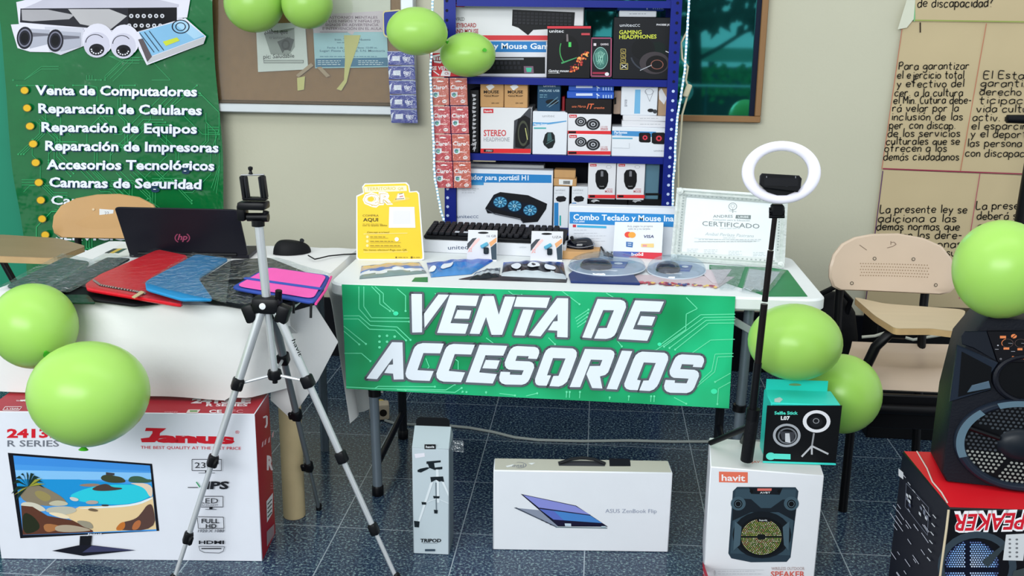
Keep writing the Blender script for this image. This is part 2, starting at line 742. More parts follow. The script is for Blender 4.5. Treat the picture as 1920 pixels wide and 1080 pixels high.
def circuits(k, reg, n, col, wd, seed):
    """printed circuit tracks: runs that bend at 45 degrees and end in pads"""
    rnd = random.Random(seed)
    xa, ya, xb, yb = reg
    for _ in range(n):
        x, y = rnd.uniform(xa, xb), rnd.uniform(ya, yb)
        lanes = rnd.choice((1, 1, 2, 3))
        d = rnd.choice(((1, 0), (0, 1), (1, 1), (1, -1), (-1, 0), (0, -1)))
        seq = [(rnd.uniform(15, 50), d)]
        for _ in range(rnd.choice((1, 2, 2))):
            q = seq[-1][1]
            ang = math.atan2(q[1], q[0])+rnd.choice((-1, 1))*PI/4
            seq.append((rnd.uniform(12, 45), (round(math.cos(ang)*1.2), round(math.sin(ang)*1.2))))
        h0 = k.h
        for ln in range(lanes):
            pts = [(x-ln*5*d[1], y+ln*5*d[0])]
            for L_, q in seq:
                pts.append((min(max(pts[-1][0]+q[0]*L_, xa), xb), min(max(pts[-1][1]+q[1]*L_, ya), yb)))
            k.h = h0
            k.l(pts, wd, col)
            if rnd.random() < .6:
                k.h = h0
                k.e(pts[-1][0], pts[-1][1], wd*1.6, wd*1.6, col, n=8)
    return k


ban = empty('printed_banner', bf.o+X*.47, 'tall glossy green banner listing computer services hanging at the left', 'banner')
E0 = [bf.px(*q) for q in ((0, 0), (400, 0), (419, 390), (52, 520))]
topz, botz = 2.2, .35


def bsheet(u_, v_):
    zz = topz+(botz-topz)*v_-.2
    la = -.004+.006*math.sin(zz*7)
    ra = .94+.006*math.sin(zz*9+1)
    a = la+(ra-la)*u_
    return bf.p3(a, zz)


gban = mat((8, 106, 52), .14, nv=.3, ns=4., bump=.9, bs=8., spec=.55)
MB().grid(46, 90, bsheet, gban, .0015).build('vinyl_sheet', ban)
k = Ink(bf, .0035, .00003)
circuits(k, (20, 105, 405, 150), 6, (52, 150, 92), 1.1, 3)
circuits(k, (35, 160, 412, 395), 40, (50, 165, 98), 1.1, 5)
circuits(k, (60, 380, 412, 560), 16, (60, 190, 115), 1.2, 8)
k.flush(ban, 'circuit_print')
k.st = .0002
# recorder, cameras and power unit in the picture
wht, gry = (226, 224, 236), (176, 178, 192)
k.p([(30, 4), (95, -12), (345, -60), (345, 45), (300, 60), (60, 60), (36, 45)], wht)
k.p([(40, 17), (80, 0), (170, -30), (345, 10), (334, 14)], (196, 194, 208))
k.p([(38, 16), (334, 14), (334, 50), (258, 64), (200, 55), (38, 42)], (52, 52, 62))
k.p([(40, 18), (90, 18), (140, 28), (130, 36), (60, 40), (42, 38)], (170, 168, 172))
k.p([(128, 17), (205, 17), (238, 30), (205, 56), (150, 45)], (186, 184, 186))
k.p([(240, 15), (334, 15), (334, 42), (240, 60)], (20, 18, 26))
for r_ in range(2):
    for q in range(6):
        k.o(246+q*12-r_*4, 30+r_*18, 4.2, 4, 2.6, (205, 205, 212), n=10)
k.p([(340, -5), (360, 0), (354, 33), (336, 34)], wht)
k.flush(ban, 'recorder_picture')
k.p([(22, 46), (60, 44), (158, 56), (156, 86), (112, 98), (60, 97), (36, 90), (26, 60)], wht)
k.p([(85, 50), (156, 52), (158, 86), (116, 103), (95, 96), (88, 70)], (206, 206, 218))
for cx, cy in ((49, 71), (106, 76)):
    k.p([(cx, cy-18), (cx+46, cy-15), (cx+46, cy+11), (cx+10, cy+20)], gry)
    k.p([(cx+12, cy-10), (cx+44, cy-8), (cx+44, cy-4), (cx+14, cy-2)], (110, 110, 122))
    k.e(cx, cy, 15, 21, (44, 44, 58))
    k.o(cx, cy, 12, 17, 2, (120, 120, 138))
    k.e(cx, cy, 7, 10, (16, 16, 24))
k.flush(ban, 'tube_camera_picture')
for cx, cy in ((182, 88), (232, 90)):
    k.e(cx+2, cy-14, 29, 30, wht)
    k.e(cx, cy-4, 24, 24, (206, 204, 220))
    k.o(cx-3, cy-8, 18, 16, 1.5, (50, 50, 62), a0=PI, a1=1.8*PI)
    k.e(cx, cy+5, 14, 11, (34, 34, 44))
    k.e(cx, cy+4, 5.5, 4.6, (12, 12, 18))
    for q in range(7):
        k.e(cx+9.5*math.cos(q*.5+.2), cy+5+7.5*math.sin(q*.5+.2), 1.6, 1.5, (225, 225, 230), n=8)
    k.flush(ban, 'dome_camera_picture')
k.p([(258, 60), (352, 34), (390, 68), (385, 82), (278, 122), (262, 92)], wht)
k.p([(262, 60), (350, 37), (388, 68), (284, 106)], (132, 186, 222))
k.p([(330, 43), (350, 37), (386, 66), (368, 73)], (168, 208, 234))
k.p([(284, 107), (388, 69), (385, 81), (279, 119)], (190, 190, 194))
k.p([(261, 74), (270, 72), (288, 106), (279, 116)], (90, 80, 84))
k.o(343, 50, 17, 13, 2.2, (24, 34, 54))
k.o(343, 50, 10, 8, 1.8, (24, 34, 54))
k.p([(308, 78), (336, 70), (341, 76), (314, 86)], (204, 216, 60))
for q in range(3):
    k.l([(264+q*9, 62-q*2), (292+q*9, 98-q*2)], 1.3, (30, 40, 60))
k.flush(ban, 'power_unit_picture')
k.h, k.st = .0075, .0003
for sx, sy, ex, ey, s_ in ((70, 177, 371, 180, 'Venta de Computadores'), (75, 211, 380, 215, 'Reparación de Celulares'), (80, 246, 370, 250, 'Reparación de Equipos'),
                           (87, 281, 411, 285, 'Reparación de Impresoras'), (90, 316, 403, 319, 'Accesorios Tecnológicos'), (95, 349, 378, 354, 'Camaras de Seguridad')):
    k.t(s_, sx+1.5, sy+1.5, ex+1.5, 18, (30, 60, 90), .045, y1=ey+1.5)
    k.t(s_, sx, sy, ex, 18, (240, 244, 252), .032, y1=ey)
    k.flush(ban)
k.t('Cargadores', 99, 382, 260, 17, (240, 244, 252), .02, y1=385).flush(ban)
k.t('SERVICIOS', 108, 448, 256, 15, (240, 244, 252), .03, y1=450).flush(ban)
k.t('Internet', 118, 476, 212, 15, (240, 244, 252), .03, y1=479).flush(ban)
for x_, y_ in ((51, 169), (55, 202), (60, 236), (66, 269), (71, 304), (77, 341), (81, 374), (83, 409), (89, 439)):
    k.e(x_, y_, 8.4, 7.4, (120, 110, 40))
    k.e(x_, y_, 7, 6.2, (240, 190, 40))
    k.flush(ban, 'bullet_point')
k.build(ban)

# ---------------------------------------------------------------- cork board with its papers
CY = 4.30
cork = empty('cork_noticeboard', (-1.25, CY+.02, 1.1), 'brown cork noticeboard in a silver frame beside the green banner', 'noticeboard')
corkm = mat((150, 112, 72), .75, nv=.14, ns=35., bump=.1, bs=200.)
MB().box((-1.75, CY+.012, 1.13), (-.81, CY+.022, 2.1), corkm).build('cork_panel', cork)
b = MB()
fr = mat((206, 212, 214), .4, .2)
b.box((-1.78, CY-.02, 1.10), (-.775, CY+.045, 1.136), fr, .004)
b.box((-.83, CY-.02, 1.137), (-.775, CY+.045, 2.13), fr, .004)
b.box((-1.78, CY-.02, 1.137), (-1.73, CY+.045, 2.13), fr, .004)
b.box((-1.729, CY-.004, 1.137), (-.831, CY+.011, 1.15), mat((96, 84, 70), .5), .002)
b.build('frame', cork)
clear = film('clear pane', (246, 248, 246), .94, .04, 0)
MB().box((-1.729, CY-.012, 1.15), (-.831, CY-.008, 2.13), clear).build('glass_pane', cork)
pf = Face(V((-1.6, CY+.006, 1.3)), X, Z)


def sheet(name, pts, th, m, face, label, cat, group=None):
    """a sheet of paper or card cut to an outline on a face"""
    return MB().prism([face.at(*q) for q in pts], face.n, th, m).build(name, None, label, cat, group, smooth=False)


pap = mat((226, 230, 226), .8)
fl = sheet('photocopied_flyer', [(480, 45), (572, 42), (578, 130), (484, 135)], .001, pap, pf, 'photocopied black and white flyer pinned under two balloons on the cork board', 'flyer')
k = Ink(pf, .0014)
k.p([(495, 62), (552, 52), (553, 88), (542, 104), (508, 102)], (150, 156, 150))
k.p([(520, 78), (540, 70), (552, 74), (545, 96), (535, 92), (530, 100)], (70, 76, 72))
k.o(536, 84, 8, 10, 3, (46, 50, 48))
k.t('¿Sabes que', 496, 63, 540, 9, (30, 34, 32), .02)
k.t('trastornos', 505, 73, 545, 6, (60, 64, 62))
k.t('pic: Saludable', 494, 110, 552, 8, (70, 74, 72), .01, y1=108)
k.r(495, 113, 569, 118, (190, 194, 190))
k.l([(495, 113), (569, 113), (569, 118), (495, 118), (495, 113)], .8, (70, 74, 72))
k.build(fl)
po = sheet('event_poster', [(586, 28), (724, 20), (728, 126), (591, 128)], .001, mat((176, 216, 226), .7), pf, 'pale blue event poster with a pink heading and dark blue foot on the cork board', 'poster')
k = Ink(pf, .0014)
k.p([(587, 28), (724, 20), (724, 60), (665, 60), (660, 66), (653, 61), (588, 62)], (222, 206, 216))
k.p([(592, 110), (727, 108), (727, 124), (592, 126)], (48, 118, 156))
for j, s_ in enumerate(('TRASTORNOS MENTALES', 'EN LOS NIÑOS Y NIÑAS (PJ)', 'SIGNOS DE ADVERTENCIA', 'E INTERVENCIÓN EN EL AULA')):
    k.t(s_, (606, 603, 610, 605)[j], 35+j*7, (708, 712, 710, 716)[j], 5, (132, 104, 124), .012)
k.l([(600, 60), (652, 60)], .8, (120, 90, 110))
k.t('Inst. Técnica Nuevo', 628, 76, 695, 4, (70, 110, 130), .01)
k.fine(632, 80, 690, (80, 130, 150), 1)
k.t('Fecha: 5 de octubre Hora: 12:00 m.', 614, 91, 708, 3.5, (60, 110, 140), .005)
k.t('Lugar: Fiesta Comunal, S.N. Monitoria', 600, 97, 722, 4, (60, 110, 140), .005)
k.fine(600, 106, 724, (70, 130, 160), 1)
k.fine(596, 114, 650, (220, 236, 242), 3, 3.4, 1.2, 3)
k.fine(672, 114, 722, (220, 236, 242), 3, 3.4, 1.2, 4)
k.build(po)
sheet('white_notice', [(622, -30), (732, -30), (732, 22), (622, 27)], .001, mat((226, 224, 212), .7), pf, 'blank white notice above the pale blue poster on the cork board', 'notice')
yl = mat((214, 206, 130), .6)
sheet('yellow_tape', [(645, 66), (676, 66), (671, 84), (664, 104), (656, 128), (650, 154), (640, 170), (631, 167), (645, 150), (647, 110)], .0006, yl, Face(V((-1.6, CY+.0035, 1.3)), X, Z), 'long strip of yellowed tape over the pale blue poster', 'tape')
sheet('yellow_tape', [(557, 146), (572, 143), (570, 168), (558, 170)], .0006, yl, pf, 'short patch of yellowed tape below the photocopied flyer', 'tape')
tp = mat((178, 152, 122), .4)
sheet('clear_tape', [(555, 141), (583, 118), (588, 123), (560, 145)], .0006, tp, Face(V((-1.6, CY+.0035, 1.3)), X, Z), 'clear tape slanting off the lower right corner of the photocopied flyer', 'tape')
sheet('clear_tape', [(594, 126), (602, 125), (619, 142), (612, 145)], .0006, tp, Face(V((-1.6, CY+.0035, 1.3)), X, Z), 'clear tape at the lower left corner of the pale blue poster', 'tape')

# ---------------------------------------------------------------- hand-written posters on the right
SG = dict(a='5,5 3,6 1,5 0,3 1,0 3,0 5,2|5,6 5,0', b='0,11 0,0|0,4 2,6 4,5 5,3 4,0 2,0 0,1', c='5,5 3,6 1,5 0,3 1,0 3,0 5,1', d='5,5 3,6 1,5 0,3 1,0 3,0 5,2|5,11 5,0',
          e='0,3 5,3.4 4.4,5.6 2.5,6 .5,4.6 0,2.4 2,0 5,1', f='5,10 3.4,11 2,9 2,0|0,6 4,6', g='5,5 3,6 1,5 0,3 1,1 3,1 5,3|5,6 5,-2 3,-4 0,-3', h='0,11 0,0|0,4 2,6 4,5 4,0',
          i='1,6 1,0|1,8.2 1,9', j='3,6 3,-2 1.4,-4 0,-3|3,8.2 3,9', l='1,11 1,0', m='0,6 0,0|0,4 1.6,6 3,5 3,0|3,4 4.8,6 6,5 6,0', n='0,6 0,0|0,4 2,6 4,5 4,0',
          o='2.5,6 .6,5 0,3 .6,1 2.5,0 4.4,1 5,3 4.4,5 2.5,6', p='0,6 0,-4|0,4 2,6 4,5 5,3 4,0 2,0 0,1', q='5,5 3,6 1,5 0,3 1,1 3,1 5,3|5,6 5,-4', r='0,6 0,0|0,4 2,6 4,5.4',
          s='4,5 2,6 0,5 1,3.6 3,2.6 4,1.2 2,0 0,.8', t='2,10 2,1 4,0|0,6.4 4.4,6.4', u='0,6 0,2 2,0 4,1.4 4.4,6|4.4,6 4.4,0', v='0,6 2.5,0 5,6', y='0,6 2.4,1|5,6 1,-4', z='0,6 4,6 0,0 4,0',
          P='0,10 0,0|0,9 3,10.4 5,8 3,5 0,5', L='0,11 0,0 5,.4', E='5,10 0,10 0,0 5,0|0,5.4 4,5.4', M='0,0 0,10 3,4 6,10 6,0', C='5,9 3,10.4 .6,8 0,4 2,0 5,1', S='4.5,9 2.5,10 .4,8.6 1.4,6 3.6,4.6 4.4,2 2.4,0 0,1')
for ch, base in zip('áéíóú', 'aeiou'):
    SG[ch] = SG[base].split('|1,8')[0]+'|3,8 4.4,10'
SG['.'], SG['-'], SG['?'], SG[','] = '0.5,0 1,0.5', '0,4 3.4,4', '0,9 2,11 4,9 2,5.4 2,4|2,.4 2,0', '.6,1 0,-1.6'


def smooth_line(p):
    if len(p) < 3:
        return p
    out = []
    for i in range(len(p)-1):
        a, b_, c_, d_ = p[max(i-1, 0)], p[i], p[i+1], p[min(i+2, len(p)-1)]
        for t in (0, .25, .5, .75):
            out.append(tuple(.5*(2*b_[q]+(c_[q]-a[q])*t+(2*a[q]-5*b_[q]+4*c_[q]-d_[q])*t*t+(3*b_[q]-a[q]-3*c_[q]+d_[q])*t**3) for q in (0, 1)))
    return out+[p[-1]]


def handwrite(k, txt, x0, y0, x1, hx, c, wd=1.5, y1=None, slant=.08):
    strokes, x = [], 0.
    rnd = random.Random(hash(len(txt))+int(x0))
    for ch in txt:
        if ch == ' ':
            x += 4.5
            continue
        g = [[tuple(float(q) for q in p.split(',')) for p in st.split()] for st in SG[ch].split('|')]
        wdt = max(p[0] for st in g for p in st)
        jy = rnd.uniform(-.5, .5)
        for st in g:
            strokes.append([(x+p[0], p[1]+jy) for p in st])
        x += wdt+2.1
    sx = (x1-x0)/max(x-2, 1)
    y1 = y0 if y1 is None else y1
    h0 = k.h
    for st in strokes:
        pts = [(x0+(p[0]+p[1]*slant)*sx, y0+(y1-y0)*p[0]/x-p[1]*hx/6) for p in st]
        k.h = h0
        k.l(smooth_line(pts), wd, c, mb=k.t_, joints=False)


HY = WY-.012
krf = mat((198, 180, 142), .85, nv=.07, ns=4., bump=.08, bs=8.)
hf = Face(V((1.2, HY, .9)), X, Z)


def paper(name, pts, label, dz=0.):
    f = Face(V((1.2, HY-dz, .9)), X, Z)
    c4 = [f.px(*q) for q in pts]

    def fn(u_, v_):
        p = (c4[0]*(1-u_)+c4[1]*u_)*(1-v_)+(c4[3]*(1-u_)+c4[2]*u_)*v_
        return f.p3(p.x, p.y, .0015*math.sin(p.x*17+p.y*9)+.001*math.sin(p.y*31))
    return MB().grid(16, 16, fn, krf, .0008).build(name, None, label, 'poster'), Ink(f, .0032)


ph, k = paper('handwritten_poster', [(1714, -50), (1990, -50), (1990, 44), (1714, 40)], 'upper kraft paper poster ending with the line about disability', .004)
k.l([(1714, -50), (1714, 40)], 3, (120, 186, 130))
k.l([(1714, 38), (1990, 42)], 2.4, (150, 164, 84))
handwrite(k, 'de discapacidad?', 1720, 13, 1860, 9.4, (32, 28, 22), 2.1)
k.build(ph, 'border_lines', 'handwriting')
pm, k = paper('handwritten_poster', [(1693, 40), (1990, 44), (1968, 330), (1653, 317)], 'middle kraft paper poster about guaranteeing access to culture, with two handwritten columns')
k.l([(1693, 40), (1653, 317)], 1.5, (190, 120, 96))
k.l([(1849, 44), (1800, 322)], 1.5, (190, 118, 92))
k.l([(1655, 316), (1968, 328)], 2.4, (150, 50, 74))
k.l([(1725, 42), (1725, 61)], 2.4, (60, 42, 28))
for j, (a, y, e_, s_) in enumerate(((1685, 130, 1816, 'Para garantizar'), (1682, 147, 1806, 'el ejercicio total'), (1681, 163, 1806, 'y efectivo del'), (1677, 180, 1804, 'cer. a la cultura'), (1675, 194, 1820, 'el Min. Cutura debe-'), (1673, 209, 1796, 'rá velar por la'), (1671, 225, 1804, 'inclusión de las'),
                                     (1667, 241, 1790, 'per. con discap.'), (1664, 256, 1799, 'de los servicios'), (1661, 271, 1798, 'culturales que se'), (1658, 284, 1774, 'ofrecen a los'), (1656, 300, 1797, 'demás ciudadanos'))):
    handwrite(k, s_, a, y, e_, 8.2, (30, 27, 22), 1.9)
for j, (a, y, e_, s_) in enumerate(((1844, 147, 1945, 'El Estado'), (1838, 162, 1940, 'garantiza'), (1836, 178, 1958, 'derecho a la'), (1835, 194, 1950, 'ticipación'), (1830, 210, 1952, 'vida cultural'), (1823, 226, 1890, 'activ. r'), (1821, 242, 1975, 'el esparcimiento'), (1819, 257, 1935, 'y el deporte'), (1813, 274, 1914, 'las persona'), (1809, 293, 1955, 'con discapacidad'))):
    handwrite(k, s_, a, y, e_, 8.2, (30, 27, 22), 1.9, y1=y+1)
k.build(pm, 'border_lines', 'handwriting')
pl, k = paper('handwritten_poster', [(1654, 318), (1968, 331), (1945, 600), (1618, 590)], 'lower kraft paper poster about the present law, behind the wooden chair', .0)
k.l([(1655, 320), (1640, 440), (1622, 570)], 1.8, (92, 60, 100))
k.l([(1837, 325), (1817, 448), (1798, 560)], 1.5, (176, 84, 100))
for j, (a, y, e_, s_) in enumerate(((1650, 399, 1812, 'La presente ley se'), (1646, 416, 1792, 'adiciona a las'), (1643, 431, 1798, 'demás normas que'), (1643, 447, 1802, 'regulan los dere-'), (1650, 464, 1802, 'chos personas'), (1652, 480, 1790, 'con discap. y su'))):
    handwrite(k, s_, a, y, e_, 8.4, (30, 27, 22), 2.0)
for j, (a, y, e_, s_) in enumerate(((1830, 392, 1940, 'La presente'), (1831, 411, 1925, 'deberá ser'), (1832, 429, 1905, 'en los'))):
    handwrite(k, s_, a, y, e_, 8.4, (30, 27, 22), 2.0)
k.build(pl, 'border_lines', 'handwriting')
sheet('clear_tape', [(1700, 0), (1716, 0), (1713, 36), (1700, 52), (1683, 55)], .0008, mat((214, 216, 196), .25), Face(V((1.2, HY-.008, .9)), X, Z), 'crinkled clear tape where the upper and middle kraft posters meet', 'tape')
# black stand at the right edge
st = empty('black_stand', (at_y(1934, 330, 3.9).x, 3.9, 0), 'black pole with a short rounded arm at the right edge, before the kraft posters', 'stand')
pt = at_y(1934, 330, 3.9)
b = MB()
b.tube([(pt.x-.03, 3.9, 0), (pt.x-.012, 3.9, .5), (pt.x+.012, 3.9, 1.3)], .034, blackp, 14)
b.build('pole', st)
b = MB()
q = at_y(1888, 223, 3.9)
b.tube([q-X*.004, q, q+X*.06, (pt.x+.012, 3.9, q.z)], [.008, .0155, .0165, .017], blackp, 12)
b.build('arm', st)
b = MB()
b.lathe([(.08, 0), (.08, .012), (.05, .03), (.03, .05)], MX.Translation((pt.x-.03, 3.9, 0)), blackp)
b.build('base', st)
# ---------------------------------------------------------------- blue metal rack
RY, RB = 3.97, 4.28
blue = mat((17, 33, 124), .38, .1, nv=.1, ns=6.)
rack = empty('metal_rack', (-.15, 4.13, 0), 'blue slotted metal rack full of boxes against the wall', 'rack')
hole = mat((190, 205, 235), .5)
holed = mat((10, 14, 50), .6)
for px0, px1, side in ((-.602, -.556, 1), (.256, .297, -1)):
    for yy, sg in ((RY, 1), (RB, -1)):
        b = MB()
        b.box((px0, yy, 0), (px1, yy+.003*sg, 1.9), blue)
        xx = px0 if side > 0 else px1
        b.box((xx, yy+.003*sg, 0), (xx+.003*side, yy+.035*sg, 1.9), blue)
        p_ = b.build('post', rack, smooth=False)
        if sg > 0:
            b = MB()
            for j in range(34):
                z = .66+j*.036
                b.add([(px0+.012+.006*math.cos(q*PI/4)+(.012 if side < 0 else 0), yy-.0006, z+.006*math.sin(q*PI/4)) for q in range(8)], [tuple(range(8))], hole if z < 1.24 else holed)
            b.build('slot_holes', p_, smooth=False)
BZ = [.10, .39, .69, .982, 1.277, 1.567]
for z in BZ:
    b = MB()
    b.box((-.553, RY+.004, z-.026), (.2555, RY+.007, z), blue)
    b.box((-.597, RY+.0075, z-.003), (.2925, RB-.004, z-.0005), blue)
    b.box((-.597, RB-.007, z-.026), (.2925, RB-.0045, z-.0035), blue)
    b.build('shelf_board', rack, smooth=False)


MB().box((-.553, RB-.012, .1), (.2555, RB-.0095, 1.2505), mat((24, 28, 50), .5)).build('shade_backing', rack, smooth=False)  # dark sheet added in place of the deep shade between the boxes


def sb(name, label, x0, y0, x1, z, Y, Dp, front, top=None, side=None, y1=None, cat='box', group=None, ylift=0.):
    """a box on the rack: left, top and right picture edges on the plane Y, bottom on height z"""
    a, c = at_y(x0, y0, Y), at_y(x1, y0, Y)
    ym = y1 if y1 else y0+40
    a.x = (at_y(x0, y0, Y).x+at_y(x0, ym, Y).x)/2
    c.x = (at_y(x1, y0, Y).x+at_y(x1, ym, Y).x)/2
    h = (at_y((x0+x1)/2, y0, Y).z)-z
    o, F = carton(name, label, V((a.x, Y, z)), X, Z, c.x-a.x, h, Dp, front, top, side, cat, group)
    o['top'] = z+h
    return o, Ink(F['front'])


def topz_(o):
    t = o['top']
    del o['top']
    return t


def havit(k, x0, y0, x1, y1, bgc=RED, fg=(240, 240, 240)):
    k.r(x0, y0, x1, y1, bgc)
    k.t('havit', x0+(x1-x0)*.12, y1-(y1-y0)*.25, x1-(x1-x0)*.12, (y1-y0)*.5, fg, .02)


G1, G2, G3 = 'boxes on the upper rack shelf', 'boxes on the middle rack shelf', 'boxes on the lower rack shelf'
Y0 = 3.985
# ---- upper shelf
o, k = sb('keyboard_box', 'white box showing a black keyboard on a blue-banded front, under the red-striped keyboard box', 852, 76.5, 1026, BZ[4], 4.02, .2, (224, 224, 230), group=G1, y1=143)
zt = topz_(o)
k.r(853, 77, 1024, 97, (30, 122, 190), 1)
k.t('Teclado y Mouse Gamer', 862, 91, 1046-0, 11, (240, 244, 250), .02, y1=92)
k.r(860, 107, 1022, 138, (20, 22, 28))
k.r(862, 109, 982, 112, (150, 154, 160))
for q in range(14):
    k.r(866+q*8, 115, 871+q*8, 121, (52, 54, 62))
    k.r(868+q*8, 124, 873+q*8, 130, (44, 46, 54))
k.p([(982, 124), (1000, 124), (1001, 137), (983, 137)], (120, 90, 110))
k.p([(986, 127), (997, 127), (996, 135), (988, 135)], (60, 190, 150))
k.build(o)
o, k = sb('keyboard_box', 'long white box with a black keyboard above a red stripe, top left of the rack', 848, 5, 1094, zt, 4.03, .18, (226, 226, 228), group=G1, y1=70)
topz_(o)
k.r(848, 66, 1030, 75, (206, 44, 52), .5)
havit(k, 851, 5, 871, 13)
k.t('WIRED', 851, 39, 871, 7, (70, 70, 76), 0)
k.t('KEYBOARD', 851, 51, 893, 8, (170, 40, 46), .02)
k.t('AND MOUSE', 851, 62, 897, 8, (170, 40, 46), .02)
k.p([(961, 18), (1078, 23), (1076, 52), (1000, 56), (990, 66), (972, 52), (960, 48)], (26, 27, 32))
for q in range(4):
    for j in range(14):
        k.r(964+j*7.8, 22+q*6.2+j*.3, 970+j*7.8, 26.4+q*6.2+j*.3, (52, 53, 60))
k.build(o)
o, k = sb('mouse_box', 'black box with a red top edge showing a gaming mouse amid sparks', 1026, 48, 1108, BZ[4], Y0, .026, (24, 23, 28), (190, 50, 60), (40, 30, 34), group=G1, y1=143)
topz_(o)
k.r(1026, 49, 1108, 53.5, (206, 48, 62))
k.t('unitec', 1030, 61, 1057, 6, (236, 236, 240), .01)
k.e(1068, 92, 17, 25, (10, 10, 13))
k.p([(1062, 64), (1065, 64), (1066, 78), (1062, 78)], (120, 110, 112))
k.p([(1066, 79), (1071, 79), (1071, 88), (1066, 88)], (70, 200, 90))
k.o(1070, 94, 21, 30, 1.6, (60, 160, 80), a0=2.2, a1=3.6)
k.p([(1052, 117), (1082, 107), (1081, 109), (1053, 120)], (60, 150, 90))
for q in range(46):
    t = random.random()
    a_, r_ = 1104-t*34+random.gauss(0, 3), 96+t*38+random.gauss(0, 4)
    if a_ < 1105 and r_ < 141:
        k.e(a_, r_, random.uniform(.8, 3.4), random.uniform(.8, 3), random.choice(((236, 120, 60), (190, 60, 50), (245, 170, 90), (120, 36, 44))), n=7)
k.t('Gaming mouse', 1028, 135, 1066, 5, (232, 232, 236), .015, sh=.25)
k.r(1090, 62, 1106, 66, (190, 60, 70))
k.l([(1028, 137), (1050, 137)], .8, (200, 200, 200))
k.build(o)
o, k = sb('mouse_box', 'small dark box with a pink border and a green patterned mouse', 1108, 70, 1147, BZ[4], Y0+.004, .04, (30, 26, 36), (150, 80, 100), (40, 30, 44), group=G1, y1=143)
topz_(o)
k.l([(1109, 71.5), (1146, 66.5+5), (1145.5, 143), (1108.5, 142.5), (1109, 71.5)], 2, (176, 84, 116))
k.o(1126, 109, 14, 21, 1.4, (120, 170, 160))
k.e(1126, 109, 11.6, 18, (58, 116, 106))
for q in range(9):
    k.l([(1117+q*2.2, 95+abs(q-4)*1.2), (1119+(q*5) % 13, 122-abs(q-4)*1.5)], .8, (150, 206, 186))
k.t('GAMING', 1126, 85, 1141, 4, (220, 210, 215), .02)
k.r(1113, 81, 1118, 86, (220, 210, 215))
k.r(1111, 135, 1140, 139, (150, 30, 60))
k.e(1138, 139, 4, 3.4, (226, 222, 226), n=12)
k.build(o)
o, k = sb('headphone_box', 'large black box lettered for gaming headphones at the right of the upper shelf', 1149, 32, 1256, BZ[4], Y0+.012, .2, (30, 32, 38), (34, 36, 42), (24, 60, 50), group=G1, y1=143)
zt = topz_(o)
k.t('unitec', 1162, 50, 1190, 6.4, (222, 224, 230), .0)
k.t('CC', 1190, 50, 1200, 5, (222, 224, 230), .0)
k.t('PHOEBE JK', 1231, 48, 1256, 3.4, (230, 230, 234), .02)
k.t('GAMING', 1161, 64, 1203, 7.6, (204, 212, 70), .02)
k.t('HEADPHONES', 1161, 73, 1231, 7.6, (204, 212, 70), .02, y1=72)
k.o(1219, 100, 38, 34, 3, (58, 62, 72), a0=.5, a1=2.9)
k.e(1233, 92, 16, 14, (20, 40, 36))
k.e(1206, 92, 22, 20, (22, 24, 28))
k.e(1227, 118, 28, 21, (64, 58, 62))
k.e(1231, 120, 20, 16, (24, 20, 24))
k.o(1232, 121, 12, 9, 1.6, (140, 84, 70))
k.l([(1200, 132), (1222, 122)], 1.4, (170, 172, 178))
k.l([(1248, 96), (1258-3, 99)], 1.6, (226, 226, 230))
for q in range(3):
    k.l([(1164, 92+q*9), (1173, 92+q*9), (1173, 99+q*9), (1164, 99+q*9), (1164, 92+q*9)], .9, (190, 170, 90))
    k.l([(1166, 95+q*9), (1171, 97+q*9)], 1, (190, 170, 90))
k.l([(1163, 119), (1177, 119), (1177, 130), (1163, 130), (1163, 119)], 1, (196, 180, 100))
k.l([(1165, 121), (1175, 128)], 1.6, (200, 196, 180))
k.l([(1175, 121), (1165, 128)], 1.6, (200, 196, 180))
k.build(o)
o, k = sb('flat_box', 'flat white box lying on the black headphone box', 1161, 20, 1231, zt, 4.02, .16, (222, 226, 232), group=G1, y1=30)
zt = topz_(o)
k.fine(1180, 26, 1215, (150, 156, 166), 1)
k.build(o)
o, k = sb('flat_box', 'flat bright blue box topmost on the headphone box', 1158, 9, 1245, zt, 4.03, .16, (32, 74, 170), group=G1, y1=18)
topz_(o)
k.r(1170, 10, 1203, 12.5, (224, 230, 240))
k.r(1212, 10, 1214.5, 18, (210, 220, 240))
for q in range(5):
    k.r(1224+q*4, 12+q % 2, 1226+q*4, 17.5, (180, 200, 236))
k.build(o)

# ---- middle shelf
o, k = sb('keyboard_box', 'narrow black box on edge with white vertical lettering, far left of the middle shelf', 881, 168, 898, BZ[3], Y0+.01, .2, (20, 21, 26), group=G2, y1=290)
topz_(o)
for q in range(14):
    k.p([(885+(q*3) % 4, 176+q*7.6), (893-(q*5) % 5, 178+q*7.6), (891, 181+q*7.6), (886, 182+q*7.6)], (206, 208, 212))
k.l([(883, 272), (893, 266), (889, 284)], 1.6, (210, 212, 216))
k.build(o)
o, k = sb('headphone_box', 'white and black stereo headphone box with a red foot stripe on the middle shelf', 901, 202, 996, BZ[3], Y0, .24, (226, 226, 228), group=G2, y1=286)
zt = topz_(o)
k.p([(992, 203), (996, 203), (995, 287), (962, 287), (964, 226), (976, 220)], (66, 68, 74))
k.p([(971, 224), (984, 216), (994, 222), (993, 270), (982, 279), (966, 276), (966, 252)], (24, 24, 28))
k.o(981, 250, 10, 24, 2, (70, 74, 60))
k.l([(985, 240), (989, 262)], 1.6, (190, 190, 120))
havit(k, 906.5, 204, 925, 212)
k.t('STEREO', 907, 255, 949, 12, (206, 52, 56), .015)
k.t('HEADPHONE', 907, 265, 955.5, 8, (170, 172, 178), .01)
k.r(901, 278.5, 995, 286.8, (222, 36, 42), .5)
k.r(907, 280, 925, 285, (30, 24, 26), .3)
k.t('STEREO', 911, 284, 923, 3, (220, 220, 220), .01)
k.build(o)
G4 = 'plain kraft mouse boxes'
